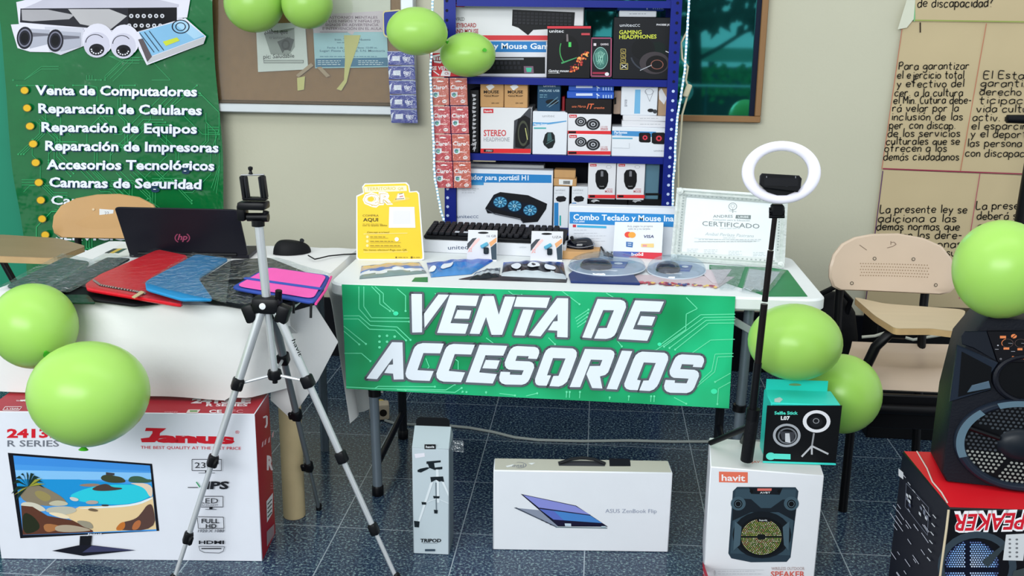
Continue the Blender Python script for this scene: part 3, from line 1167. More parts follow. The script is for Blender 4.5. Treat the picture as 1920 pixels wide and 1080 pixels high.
for j, (x0_, x1_) in enumerate(((900.5, 944.5), (945.5, 989.5))):
    o, k = sb('kraft_mouse_box', ('left', 'right')[j]+' one of the two brown mouse boxes on top of the headphone box', x0_, 154.5, x1_, zt, Y0+.01, .1, kraft, group=G4, y1=200)
    topz_(o)
    k.p([(x0_+10.5, 162), (x0_+21, 157), (x0_+27, 163), (x0_+17, 170)], (232, 232, 230))
    k.t('MOUSE', x0_+6.5, 175, x0_+35, 5.6, (50, 34, 22), .03)
    k.o(x0_+21, 179.5, 14, 2.4, 1, (70, 50, 34))
    k.t('Optical Mouse', x0_+8, 181, x0_+33, 3.2, (60, 44, 30), .01)
    k.t('200-1600', x0_+21, 194.5, x0_+35, 2.4, (70, 52, 36), .01)
    k.build(o)
o, k = sb('mouse_box', 'white box with a black gaming mouse on the middle shelf beside the headphone box', 998.5, 209, 1063.5, BZ[3], Y0+.002, .16, (224, 228, 234), group=G2, y1=288)
zt = topz_(o)
k.t('unitec', 1017, 219.5, 1040, 5, (160, 164, 172), 0)
k.p([(999, 229), (1028, 230), (1062, 226), (1062, 228), (1032, 233), (999, 236)], (90, 160, 210))
k.t('Mouse Gamer', 1001, 235, 1026, 4, (240, 244, 250), .02)
k.r(1001, 239, 1024, 241.5, (60, 170, 170))
k.p([(1022, 252), (1026, 248), (1036, 248), (1040, 254), (1041, 266), (1036, 277), (1028, 279), (1020, 272), (1018, 266)], (34, 44, 48))
k.p([(1027, 250), (1033, 249), (1035, 262), (1026, 266)], (58, 96, 98))
k.l([(1024, 270), (1038, 262)], 1, (90, 130, 130))
k.build(o)
o, k = sb('mouse_box', 'small dark teal mouse box standing on the white gaming mouse box', 1007.5, 157, 1051, zt, Y0+.012, .12, (26, 66, 96), group=G2, y1=205)
topz_(o)
k.t('unitec', 1019, 163, 1042, 5, (206, 216, 226), 0)
k.t('MOUSE USB', 1012, 172, 1049, 4, (176, 206, 222), .01)
k.e(1035, 191, 12, 5, (14, 22, 30))
k.l([(1025, 199), (1046, 182)], 1.6, (90, 130, 150))
k.l([(1029, 201), (1048, 188)], 1, (130, 160, 176))
k.fine(1012, 178, 1030, (120, 170, 190), 2)
k.build(o)
zt = BZ[3]
for j in range(2):
    o, k = sb('speaker_box', ('lower', 'upper')[j]+' of the two white boxes each showing a pair of round black speakers', 1064.5, (251.5, 213.5)[j], 1146, zt, Y0+.004*j, .14, (226, 226, 230), group='stacked speaker boxes', y1=(288, 250)[j])
    zt = topz_(o)
    yy = (252, 214)[j]
    havit(k, 1067.5, yy+1, 1081.5, yy+6.5)
    for cx, cy, rr in ((1089, yy+14, 11), (1112, yy+19, 13)):
        k.e(cx, cy, rr, rr*.82, (46, 48, 54))
        k.o(cx, cy, rr*.72, rr*.6, 1.6, (150, 152, 158))
        k.e(cx, cy, rr*.32, rr*.26, (204, 206, 212))
        k.e(cx, cy, rr*.2, rr*.16, (70, 72, 80))
    k.t('2.0 USB', 1126, yy+25, 1139, 3, (190, 130, 132), 0)
    k.t('SPEAKER', 1126, yy+30, 1140, 4.4, (200, 110, 114), .01)
    if j == 0:
        k.r(1064.5, 283, 1145, 289.5, (222, 40, 46), .5)
        k.r(1066, 284.5, 1081, 288.5, (40, 24, 26))
    else:
        k.r(1064.5, 245, 1145.5, 251, (222, 40, 46), .5)
        k.r(1066, 246, 1080, 250, (40, 24, 26))
    k.build(o)
o, k = sb('cable_box', 'black box with orange script lying on the stacked speaker boxes', 1060, 185, 1147, zt, Y0+.002, .14, (34, 26, 26), group=G2, y1=212)
zt = topz_(o)
k.t('una Marca', 1072, 201.5, 1098, 4.4, (214, 110, 70), .01, sh=.3)
k.t('IT', 1100, 204, 1111, 10, (224, 104, 64), .02, sh=.3)
k.t('creativa', 1113, 204, 1133, 4.4, (214, 110, 70), .01, sh=.3)
k.build(o)
G5 = 'shrink-wrapped blue boxes'
for j in range(2):
    o, k = sb('blue_cable_box', ('lower', 'upper')[j]+' of two shrink-wrapped bright blue boxes on the black scripted box', (1063, 1066)[j], (171.5, 157)[j], 1151, zt, Y0+.006+.006*j, .1, (32, 84, 184), (40, 90, 190), group=G5, y1=(187, 170)[j])
    zt = topz_(o)
    yy = (172, 157.5)[j]
    k.r(1080, yy+3, 1111, yy+7.5, (206, 216, 236))
    k.r(1119, yy+3, 1121, yy+13, (150, 180, 226))
    k.l([(1118, yy+4), (1124, yy+8)], 1.6, (220, 230, 245))
    for q in range(4):
        k.r(1130+q*5, yy+6, 1132.4+q*5, yy+12, (160, 190, 232))
    k.build(o)
o, k = sb('thin_box', 'narrow red box edge standing between the teal mouse box and the black scripted box', 1053.5, 181, 1059, BZ[3]+.0872, 4.03, .1, (176, 36, 50), group=G2, y1=205)
topz_(o)
b = MB()
b.box((o.location.x-.006, 4.03, BZ[3]), (o.location.x+.006, 4.12, BZ[3]+.0868), blackp, .002)
b.build('thin_box', label='dark narrow carton hidden under the red box edge on the middle shelf', cat='box', group=G2)
o, k = sb('desktop_speaker_box', 'white box with blue band and two square black speakers with red cones', 1147, 239, 1250, BZ[3], Y0, .14, (226, 230, 236), group=G2, y1=290)
zt = topz_(o)
k.p([(1147.5, 245), (1230, 247), (1230, 257), (1147.5, 254)], (66, 142, 200))
k.t('Parlantes', 1152, 250.5, 1176, 5, (240, 244, 250), .02)
k.t('S20-15W', 1152, 254.5, 1166, 3, (240, 244, 250), .01)
k.l([(1148, 259), (1186, 259.6)], 2.4, (90, 170, 200))
for cx, cy, rr in ((1209, 258, 11), (1235, 259.5, 13)):
    k.p([(cx-rr, cy-rr*.7), (cx-rr*.75, cy-rr*.85), (cx+rr*.75, cy-rr*.85), (cx+rr, cy-rr*.6), (cx+rr, cy+rr*.7), (cx+rr*.7, cy+rr*.85), (cx-rr*.7, cy+rr*.8), (cx-rr, cy+rr*.6)], (24, 24, 28))
    k.o(cx+.4, cy, rr*.66, rr*.6, 1.2, (60, 30, 36))
    k.e(cx+.4, cy, rr*.42, rr*.4, (214, 58, 74))
    k.e(cx+.4, cy, rr*.2, rr*.2, (70, 20, 30))
k.l([(1149, 277), (1180, 278), (1180, 268)], .7, (190, 194, 200))
k.t('unitec', 1226, 284, 1246, 3.6, (150, 154, 162), 0)
k.build(o)
for j in range(2):
    o, k = sb('flat_box', ('lower', 'upper')[j]+' of two flat white boxes lying on the speaker box with red cones', (1166, 1168)[j], (227.5, 217)[j], 1251, zt, Y0+.008, .12, (222, 222, 226), group='flat white boxes on the middle shelf', y1=(237, 226)[j])
    zt = topz_(o)
    k.fine(1200, (233, 222)[j], 1246, (170, 172, 178), 1, wd=.8)
    k.build(o)
o, k = sb('adapter_box', 'brown and white upright box showing a cable adapter above the flat white boxes', 1164.5, 162, 1233, zt, Y0+.012, .08, (222, 226, 232), group=G2, y1=214)
zb = topz_(o)
k.p([(1191, 168), (1201, 168), (1200, 213), (1189, 213)], (112, 176, 216))
k.t('unitec', 1171, 200, 1176, 22, (150, 154, 164), 0)
k.o(1217, 172, 8, 6, 1, (150, 152, 160))
k.l([(1210, 170), (1218, 190), (1226, 170)], .9, (160, 162, 170))
k.e(1220, 207, 6, 3.4, (40, 42, 46))
k.e(1228, 209, 4, 4, (60, 62, 66), n=9)
k.build(o)
o, k = sb('adapter_box', 'tilted brown card box with a white flap beside the blue rack post', 1234, 164, 1251, zt, Y0+.02, .07, (176, 146, 116), group=G2, y1=214)
topz_(o)
k.p([(1235, 172), (1240, 165), (1250.5, 184), (1245, 196), (1236, 186)], (226, 226, 230))
k.build(o)
o, k = sb('adapter_box', 'pale brown box standing behind the left edge of the adapter box', 1150.5, 170, 1164, zt, Y0+.06, .06, (186, 160, 140), group=G2, y1=214)
topz_(o)
k.p([(1151.5, 184), (1155.5, 182), (1155.5, 195), (1151.5, 196)], (24, 22, 24))
k.build(o)

# ---- lower shelf
o, k = sb('cooler_box', 'large white box with blue band showing a three-fan laptop cooler', 856, 318, 1036, BZ[2], Y0, .07, (224, 228, 236), group=G3, y1=426)
topz_(o)
k.p([(857, 324), (1034, 328), (1034, 343), (857, 342)], (34, 128, 196))
k.t('Enfriador para portátil H1', 858, 336.5, 991, 9.6, (236, 242, 250), .02, y1=338)
k.r(858, 342, 907, 347, (60, 150, 206))
k.fine(866, 354, 900, (170, 174, 184), 3, 3.6, .8)
k.t('unitec', 857, 409, 886, 7, (70, 90, 130), 0)
k.t('CC', 887, 409, 897, 5.4, (70, 90, 130), 0)
k.p([(938, 360), (990, 366), (1026, 382), (1024, 392), (1008, 416), (980, 418), (976, 410), (928, 400), (914, 400), (910, 390), (926, 365)], (26, 28, 36))
k.p([(925, 366), (1000, 384), (1008, 388), (996, 408), (918, 388)], (16, 30, 52))
for cx, cy in ((938, 379), (965, 386), (994, 394)):
    k.e(cx, cy, 13, 10.4, (32, 92, 130))
    for q in range(9):
        a_ = q*2*PI/9
        k.p([(cx+3*math.cos(a_), cy+2.4*math.sin(a_)), (cx+12*math.cos(a_+.2), cy+9.6*math.sin(a_+.2)), (cx+12*math.cos(a_+.52), cy+9.6*math.sin(a_+.52))], (96, 180, 220))
    k.e(cx, cy, 3.4, 2.8, (160, 214, 236))
    k.e(cx, cy, 1.6, 1.3, (20, 60, 90), n=10)
k.l([(910, 391), (928, 401), (976, 411), (982, 418)], 1.6, (70, 74, 84))
k.build(o)
o, k = sb('flat_box', 'grey-white box whose top shows behind the laptop cooler box', 870, 308, 1020, BZ[2], Y0+.078, .08, (206, 208, 208), group=G3, y1=318)
topz_(o)
G6 = 'narrow white mouse boxes'
for j, (x0_, x1_) in enumerate(((1038, 1066.5), (1071.5, 1101))):
    o, k = sb('slim_mouse_box', ('left', 'right')[j]+' one of two slim white mouse boxes beside the cooler box', x0_, 350, x1_, BZ[2], Y0+.004, .1, (224, 228, 234), group=G6, y1=420)
    zt = topz_(o)
    k.t('unitec', x0_+4, 358, x0_+22, 4, (150, 154, 160), 0)
    k.p([(x0_+4, 372), (x0_+8, 368), (x0_+19, 367.5), (x0_+24, 371), (x0_+22, 377), (x0_+12, 379), (x0_+6, 377)], (34, 34, 40))
    k.r(x0_+1, 380, x0_+9, 423, (40, 130, 196))
    k.r(x0_+11, 404, x0_+14, 423, (50, 170, 170))
    k.fine(x0_+2, 362, x0_+22, (180, 184, 190), 1, wd=.7)
    k.build(o)
for j in range(2):
    o, k = sb('kraft_carton', ('lower small brown carton with a barcode sticker, on the slim mouse boxes', 'upper small brown carton topmost on the slim mouse boxes')[j], (1038, 1039)[j], (334.5, 319)[j], (1081, 1079)[j], zt, Y0+.006, .07, kraft, group='small kraft cartons', y1=(348, 333)[j])
    zt = topz_(o)
    if j == 0:
        k.p([(1048, 336), (1074, 337), (1073, 347.5), (1048, 346)], (230, 230, 228))
        for q in range(10):
            k.r(1056+q*1.3, 339, 1056.7+q*1.3+.3*(q % 2), 345, (40, 40, 40))
    k.build(o)
zt = BZ[2]+.0
o, k = sb('black_box', 'black box with a white swirl mark under the left of the two white mouse boxes', 1102.5, 373.5, 1176, BZ[2], Y0+.01, .14, (20, 20, 24), group='black boxes on the lower shelf', y1=420)
za = topz_(o)
for q in range(3):
    k.o(1116+q*2, 380+q, 9, 6, 1.6, (214, 216, 220), a0=3.6, a1=5.2)
k.e(1153, 388, 7, 4, (70, 76, 82))
k.build(o)
o, k = sb('black_box', 'black box with a white swirl mark under the right of the two white mouse boxes', 1177, 373.5, 1245, BZ[2], Y0+.01, .14, (20, 20, 24), group='black boxes on the lower shelf', y1=420)
topz_(o)
for q in range(3):
    k.o(1194+q*2, 380+q, 9, 6, 1.6, (214, 216, 220), a0=3.6, a1=5.2)
k.e(1205, 389, 7, 4, (70, 76, 82))
k.e(1232, 389, 8, 4, (80, 92, 98))
k.build(o)
G7 = 'white boxes each with a black mouse'
for j, (x0_, x1_) in enumerate(((1102.5, 1154.5), (1156, 1209))):
    o, k = sb('white_mouse_box', ('left', 'right')[j]+' one of two white boxes each picturing one black mouse above a red stripe', x0_, 304.5, x1_, za, Y0+.004, .1, (226, 226, 230), group=G7, y1=370)
    topz_(o)
    havit(k, x0_+4, 307.5, x0_+16, 312)
    cx = x0_+26
    k.p([(cx+x_, y_) for x_, y_ in ((-12, 326), (-8, 319), (0, 317.5), (8, 319), (12, 326), (12, 340), (9, 350), (4, 355), (-4, 355), (-9, 350), (-12, 340))], (20, 20, 24))
    k.l([(cx, 318), (cx, 331)], 1, (70, 70, 76))
    k.r(cx-2, 321, cx+2.6, 331, (120, 120, 126))
    k.t('havit', cx-4, 350, cx+4, 2, (200, 200, 204), 0)
    k.t('WIRELESS', cx+9, 355.5, cx+20, 2.4, (190, 120, 124), 0)
    k.t('MOUSE', cx+6, 361, cx+20, 4.6, (200, 90, 96), .01)
    k.o(cx+13, 313, 5, 3, .7, (170, 170, 176))
    k.r(x0_+.5, 365, x1_-.5, 371.5, (222, 40, 46), .3)
    k.r(x0_+3, 366, x0_+13, 370, (50, 26, 28))
    k.build(o)
o, k = sb('phone_box', 'grey-blue slab box behind the right-hand white mouse box', 1209.5, 303, 1236, za, Y0+.02, .1, (84, 122, 140), group=G3, y1=366)
topz_(o)
k.r(1210, 362, 1236, 366.5, (18, 20, 24))
k.build(o)
b = MB().box((-.49, RY+.012, BZ[3]-.0265-.0), (-.40, RY+.02, BZ[3]-.0265-.006), mat((196, 188, 160), .6)).build('shelf_label_strip', rack)

# ---------------------------------------------------------------- strips of phone-card packs
rp = Face(V((-.6, 3.945, .9)), X, Z)
cardred = mat((206, 54, 62), .3, nv=.12, ns=30.)
cardor = mat((214, 92, 66), .3, nv=.12, ns=30.)
shiny = film('clear sleeve', (248, 250, 250), .86, .08, .5, 60.)
RN = ('top', 'second', 'third', 'bottom')
for r_ in range(4):
    for c_ in range(2):
        x_, y_ = 808.5+r_*2.4+c_*(34.5-r_*.1), (146, 199, 251.5, 303)[r_]
        w_, h_ = 32.5, (51, 51, 50, 49)[r_]
        f_ = rp
        pts = [(x_, y_), (x_+w_, y_), (x_+w_+1.4, y_+h_), (x_+1.4, y_+h_)]
        mm = cardor if (r_, c_) in ((0, 1), (2, 1), (3, 1), (0, 0)) else cardred
        o = sheet('red_card_pack', pts, .003, mm, f_, 'red phone card pack, %s row of the %s column, on the left rack post' % (RN[r_], ('left', 'right')[c_]), 'card pack', 'red phone card packs')
        k = Ink(f_, .0034)
        k.p([(x_, y_), (x_+w_, y_), (x_+w_, y_+1), (x_, y_+1)], (236, 170, 160))
        k.p([(x_+11, y_+6), (x_+16, y_+4.6), (x_+23, y_+6), (x_+23, y_+7.6), (x_+11, y_+7.6)], (238, 232, 228))
        k.t('Claro', x_+2, y_+21, x_+26, 7.4, (245, 240, 240), .03)
        k.l([(x_+26.5, y_+17), (x_+29, y_+14)], 1, (245, 240, 240))
        k.l([(x_+28, y_+19), (x_+31, y_+18)], 1, (245, 240, 240))
        k.p([(x_+3, y_+27), (x_+15, y_+26), (x_+15, y_+35), (x_+9, y_+38), (x_+3, y_+35)], (228, 234, 238))
        k.e(x_+8.5, y_+31.5, 4, 3.8, (44, 120, 140), n=12)
        k.e(x_+9.5, y_+32.5, 2, 2, (80, 180, 120), n=10)
        k.r(x_+15, y_+32.5, x_+28, y_+34.6, (236, 190, 180))
        k.e(x_+25, y_+44, 4.6, 3.4, (240, 226, 222), n=14)
        k.t('4G', x_+22.6, y_+45.4, x_+27.6, 3, (190, 50, 60), .01)
        k.build(o)
        b = MB()
        b.add([f_.at(x, y, .0062) for x, y in pts], [(0, 1, 2, 3)], shiny)
        b.build('clear_sleeve', o, smooth=False)
hd = sheet('chip_sale_sign', [(806, 100), (880, 97), (881, 143), (807, 144)], .003, mat((208, 34, 44), .4), rp, 'red and white sign for phone chips above the red card packs', 'sign')
k = Ink(rp, .0034)
k.p([(811, 104), (826, 101), (830, 110), (827, 119), (814, 117)], (240, 236, 238))
k.p([(814, 107), (825, 105), (826, 115), (816, 114)], (150, 24, 36))
for q in range(3):
    k.r(815+q*4, 107, 817+q*4, 114, (245, 245, 245))
k.r(807, 113, 880, 114, (120, 10, 30))
k.t('SE VENDE', 810, 131, 852, 7, (244, 240, 240), .03)
k.t('CHIP', 856, 131, 876, 7, (244, 240, 240), .03)
k.l([(813, 133), (824, 141)], 2, (240, 236, 236))
k.p([(830, 132), (846, 133), (844, 143), (826, 142)], (240, 236, 240))
k.t('Ch', 834, 140, 842, 5, (190, 40, 60), .02)
k.build(hd)
tf = Face(V((-.9, CY-.026, 1.0)), X, Z)
cardblue = mat((26, 48, 150), .3, nv=.1, ns=30.)
for r_ in range(5):
    x_, y_ = 726.5+r_*1.5, 96+r_*27.2
    pts = [(x_, y_), (x_+49.5, y_+.5), (x_+51, y_+26), (x_+1.5, y_+25.5)]
    o = sheet('blue_card_pack', pts, .003, cardblue, tf, 'blue phone card pack, %s of the five hanging on the silver frame' % ('first from the top', 'second from the top', 'third from the top', 'fourth from the top', 'lowest')[r_], 'card pack', 'blue phone card packs')
    k = Ink(tf, .0034)
    k.r(x_+9.5, y_+9, x_+23.5, y_+18, (226, 230, 240), .3)
    k.r(x_+.5, y_+.3, x_+49, y_+1.2, (190, 200, 226), .4)
    k.t('tigo', x_+28, y_+15.5, x_+43, 7, (236, 240, 250), .02, sh=.1)
    k.o(x_+36, y_+16, 6, 3.4, 1, (236, 240, 250), a0=.3, a1=2.8)
    k.p([(x_+.5, y_+10), (x_+6, y_+5), (x_+2, y_+23)], (206, 214, 232))
    k.l([(x_+40, y_+4), (x_+48, y_+8)], 1, (170, 186, 226))
    k.build(o)
    b = MB()
    b.add([tf.at(x, y, .0062) for x, y in pts], [(0, 1, 2, 3)], shiny)
    b.build('clear_sleeve', o, smooth=False)
o = sheet('blue_sign', round_poly([(718, 21), (752, 17), (752, 82), (719, 67)], .15), .003, mat((206, 196, 140), .5), tf, 'blue sign with a pale yellow rim behind the balloon on the silver frame', 'sign')
k = Ink(tf, .0034)
k.p([tuple(q) for q in round_poly([(720, 23), (751, 20), (751, 78), (721, 65)], .12)], (28, 52, 140))
k.build(o)

# ---------------------------------------------------------------- strings of LED light
ledm = mat((196, 232, 255), .4, nv=0, emit=1.5)
tubem = mat((170, 200, 220), .3)


def led(name, label, pts, Y):
    P = [at_y(*q, Y) for q in pts]
    e = empty(name, P[-1], label, 'light string')
    b = MB()
    b.tube(P, .0045, tubem, 6)
    b.build('strip', e)
    b = MB()
    for a, c in zip(P, P[1:]):
        n = max(1, int((c-a).length/.0125))
        for j in range(n):
            q = a.lerp(c, j/n)+V((random.uniform(-.002, .002), -.004, 0))
            b.rbox(MX.Translation(q), (.0065, .004, .0055), 0, ledm)
    b.build('lamp_beads', e, smooth=False)


led('light_string', 'string of white lights down the left post of the rack', [(811, -40), (811, 60), (807, 140), (810, 200), (813, 260), (815, 330), (820, 360), (826, 390), (833, 417)], 3.93)
led('light_string', 'string of white lights down the right post of the rack', [(1293, -40), (1291, 20), (1287, 80), (1284, 130), (1277, 180), (1270, 220), (1266, 270), (1266, 300), (1262, 340), (1261, 400), (1258, 430)], 3.945)
cordm = mat((196, 190, 160), .5)
b = MB()
b.tube([at_y(x, y, 3.99) for x, y in ((1288, 60), (1277, 80), (1279, 110), (1290, 125), (1286, 150), (1292, 168), (1286, 190), (1279, 215), (1276, 260), (1272, 300), (1271, 440), (1271, 740))], .004, cordm, 8)
b.build('cream_cable', label='thin cream cord looping beside the right post of the rack', cat='cable')
b = MB()
q = at_y(1289, 170, 3.985)
b.rbox(MX.Translation(q) @ MX.Rotation(.3, 4, 'Y'), (.022, .012, .05), .004, cordm)
b.build('cord_plug', label='small cream plug tied against the right post of the rack', cat='plug')
# ---------------------------------------------------------------- tables
TZ = .715
plastic = mat((226, 230, 230), .45, nv=.02, bump=.04, bs=250.)
legm = mat((112, 124, 134), .4, .4)


def rrect(x0, y0, x1, y1, z, r, n=6):
    out = []
    for cx, cy, a in ((x1-r, y1-r, 0), (x0+r, y1-r, PI/2), (x0+r, y0+r, PI), (x1-r, y0+r, 1.5*PI)):
        out += [V((cx+r*math.cos(a+q*PI/2/n), cy+r*math.sin(a+q*PI/2/n), z)) for q in range(n+1)]
    return out


ft = empty('folding_table', (-.06, 3.16, 0), 'white plastic folding table behind the green sale sign', 'table')
MB().prism(rrect(-.79, 2.872, .672, 3.46, TZ-.04, .06), Z, .04, plastic, .006).build('tabletop', ft)
for sx, lab in ((-.668, 1), (.452, -1)):
    b = MB()
    b.tube([(sx, 2.95, 0.012), (sx-.012*lab, 2.95, .67)], .0155, legm, 12)
    lg = b.build('leg', ft)
    MB().lathe([(.017, 0), (.019, .004), (.019, .03), (.0165, .034)], MX.Translation((sx, 2.95, 0)), blackp, 14).build('foot_cap', lg)
    b = MB().tube([(sx-.008*lab, 3.42, .012), (sx-.014*lab, 3.42, .67)], .0155, mat((40, 44, 52), .4, .3), 12)
    lg = b.build('leg', ft)
    MB().lathe([(.017, 0), (.019, .004), (.019, .03), (.0165, .034)], MX.Translation((sx-.008*lab, 3.42, 0)), blackp, 14).build('foot_cap', lg)
    MB().tube([(sx-.003*lab, 2.964, .10), (sx-.008*lab, 3.406, .10)], .011, mat((40, 44, 52), .4, .3), 10).build('crossbar', ft)
    MB().tube([(sx-.002*lab, 2.945, .34), (sx-.0025*lab, 2.945, .36)], .02, blackp, 12).build('lock_collar', ft)
    MB().rbox(frame(V(((sx+.11 if lab > 0 else sx-.02), 2.93, .62)), V((1, 0, .55 if lab > 0 else -.55)), Z), (.18, .006, .022), .002, alu).build('brace', ft)

# white cloth over the left-hand table
lt = empty('side_table', (-1.26, 2.98, 0), 'table hidden under the white cloth at the left', 'table')
MB().prism(rrect(-1.69, 2.625, -.845, 3.36, .675, .03), Z, .036, plastic, .004).build('tabletop', lt)
for x_, y_ in ((-1.6, 2.8), (-1.6, 3.28), (-.93, 2.92), (-.93, 3.28)):
    MB().tube([(x_, y_, 0), (x_, y_, .673)], .015, legm, 10).build('leg', lt)
clothm = mat((226, 226, 224), .85, nv=.03, ns=6., bump=.12, bs=26.)
b = MB()
CT = TZ+.001
XL, XR, YF, YB = -1.705, -.815, 2.585, 3.37


def hem(x):
    px_ = 960+1900*(x+.0)/2.9
    return .450+.004*math.sin(x*9)+(.01 if x > -1.0 else 0)


b.grid(40, 18, lambda u_, v_: (XL+(XR-XL)*u_, YF+(YB-YF)*v_, CT+.0012*math.sin(u_*50+v_*9)*math.sin(v_*23)), clothm, .0015)


def front(u_, v_):
    x = XL+(XR-XL)*u_
    h = hem(x)
    z = CT+(h-CT)*v_
    e = max(0, min(1, (v_)*3))
    y = YF-.012*math.sin(min(1, v_*6)*PI/2)-e*(.010*math.sin(x*8.3)+.006*math.sin(x*19+2))-.006*v_
    y += .13*max(0, min(1, (x+.94)/.12))*max(0, min(1, (v_-.18)*3))
    return (x, y, z)


b.grid(60, 16, lambda u_, v_: front(u_, 1-v_), clothm, .0012)
# loose corner flap: a fold that sticks out to the right and hangs to a point
P = [at_y(590, 572, 2.64), at_y(634, 641, 2.69), at_y(597, 712, 2.70), at_y(546, 786, 2.70), at_y(507, 750, 2.69), at_y(512, 660, 2.66), at_y(545, 585, 2.62)]
cen = sum(P, V())/len(P)+V((0, -.012, 0))
vs = [cen]+P
for i in range(len(P)):
    vs.append(P[i].lerp(cen, .5)+V((0, .007*math.sin(i*2.1), 0)))
n = len(P)
fs = []
for i in range(n):
    j = (i+1) % n
    fs += [(0, 1+n+i, 1+n+j), (1+n+i, 1+i, 1+j, 1+n+j)]
b.add(vs, fs, clothm)
b.add([v+V((0, .0015, 0)) for v in vs], [tuple(reversed(f)) for f in fs], clothm)
# side drop at the right end, gathered towards the back


def side(u_, v_):
    y = 2.93+(YB-2.93)*u_
    bot = .25-.04*u_+.015*math.sin(u_*11)
    z = CT+(bot-CT)*v_
    x = XR+.012*math.sin(min(1, v_*5)*PI/2)+v_*(.016*math.sin(u_*15)+.055)
    return (x, y, z)


b.grid(26, 14, side, clothm, .0012)
cl = b.build('white_tablecloth', label='white cloth draped over the left-hand table down to the monitor box', cat='tablecloth')

# ---------------------------------------------------------------- the green sale sign
SYY = 2.866
sf = Face(V((-.75, SYY, .4)), X, Z, lambda a, c: .004*math.sin(a*4.1+1)*(.72-c))
sg = empty('sale_sign', (-.17, SYY, .42), 'green printed sign reading VENTA DE ACCESORIOS on the table front', 'sign')
cor = [sf.px(*q) for q in ((641, 533), (1379, 556), (1367, 766), (650, 728))]


def signs(u_, v_):
    p = (cor[0]*(1-u_)+cor[1]*u_)*(1-v_)+(cor[3]*(1-u_)+cor[2]*u_)*v_
    return sf.p3(p.x, p.y)


sm = bpy.data.materials.new('printed green vinyl')
sm.use_nodes = True
nt = sm.node_tree
bs_ = nt.nodes['Principled BSDF']
tc = nt.nodes.new('ShaderNodeTexCoord')
nz = nt.nodes.new('ShaderNodeTexNoise')
nz.inputs['Scale'].default_value = 3.2
nt.links.new(tc.outputs['Object'], nz.inputs['Vector'])
cr = nt.nodes.new('ShaderNodeValToRGB')
cr.color_ramp.elements[0].position = .36
cr.color_ramp.elements[0].color = (*lin((14, 138, 78)), 1)
cr.color_ramp.elements[1].position = .68
cr.color_ramp.elements[1].color = (*lin((40, 206, 140)), 1)
nt.links.new(nz.outputs['Fac'], cr.inputs[0])
nt.links.new(cr.outputs[0], bs_.inputs['Base Color'])
bs_.inputs['Roughness'].default_value = .3
MB().grid(40, 8, signs, sm, .0012).build('vinyl_sheet', sg)
k = Ink(sf, .0012, .00003)
trk = (112, 232, 178)
T_ = lambda L_: [(620+x/2.4, 520+min(y, 491+(x-70)*.0505)/2.4) for x, y in L_]
for L_ in ([(60, 172), (130, 172), (180, 215), (300, 222), (350, 270), (360, 280)], [(60, 186), (126, 186), (176, 232), (292, 236), (340, 282)], [(150, 40), (150, 130), (185, 180), (360, 182)], [(128, 40), (128, 140), (178, 196), (355, 198)],
           [(185, 40), (222, 78), (222, 118), (268, 150)], [(200, 40), (238, 72), (238, 110), (282, 150)], [(300, 50), (338, 82), (338, 150)], [(60, 218), (160, 298)], [(60, 240), (130, 300)], [(62, 340), (140, 340), (180, 375)],
           [(70, 500), (200, 500), (215, 488), (470, 490)], [(70, 514), (205, 514), (225, 500), (520, 505), (560, 480)], [(330, 512), (560, 518), (590, 496)], [(1100, 185), (1160, 145)], [(1104, 198), (1158, 160)], [(1108, 211), (1154, 178)], [(1110, 224), (1148, 198)],
           [(1820, 178), (1680, 180), (1500, 312)], [(1820, 190), (1690, 193), (1525, 318)], [(1818, 205), (1700, 206), (1550, 325)], [(1820, 165), (1665, 168), (1480, 306)], [(1818, 278), (1710, 282), (1620, 345)], [(1812, 342), (1730, 345), (1715, 420), (1660, 470)], [(1812, 355), (1742, 358), (1728, 425), (1650, 490)],
           [(1600, 90), (1650, 140), (1600, 165), (1598, 235), (1460, 330)], [(1800, 470), (1745, 500), (1740, 570)], [(1800, 430), (1730, 470)], [(590, 540), (595, 512)], [(610, 540), (612, 514)], [(700, 545), (700, 515)], [(1060, 555), (1062, 515)], [(1075, 556), (1076, 515)], [(1120, 560), (1122, 515)],
           [(1255, 565), (1256, 540)], [(1340, 570), (1342, 535)], [(1440, 572), (1442, 535)], [(1455, 572), (1456, 535)], [(1545, 540), (1600, 575)], [(800, 60), (820, 75), (860, 78)], [(1040, 60), (1120, 120)], [(1240, 70), (1290, 100)], [(700, 270), (740, 300)], [(980, 270), (1010, 300)], [(1290, 285), (1310, 310)],
           [(430, 362), (445, 400), (430, 415)], [(560, 365), (575, 375), (575, 415)], [(760, 520), (830, 550)], [(880, 555), (930, 520)], [(300, 512), (340, 545)], [(470, 70), (500, 90)]):
    k.l(T_(L_), 1.5, trk)
    q = T_(L_)[-1]
    k.e(q[0], q[1], 2, 2, trk, n=10)
for x_, y_ in ((222, 262), (256, 260), (290, 264), (222, 287), (256, 287), (222, 312), (300, 290)):
    q = T_([(x_, y_)])[0]
    k.e(q[0], q[1], 2.6, 2.4, trk, n=10)
gl1 = (70, 240, 180)
for x_, y_, r_ in ((295, 160, 5), (1725, 512, 6), (1480, 300, 4)):
    q = T_([(x_, y_)])[0]
    k.e(q[0], q[1], r_, r_*.8, gl1)
LET = []


def L(ox, oy, *polys):
    for p in polys:
        LET.append([(ox+x*.13021, oy+y*.13021) for x, y in p])


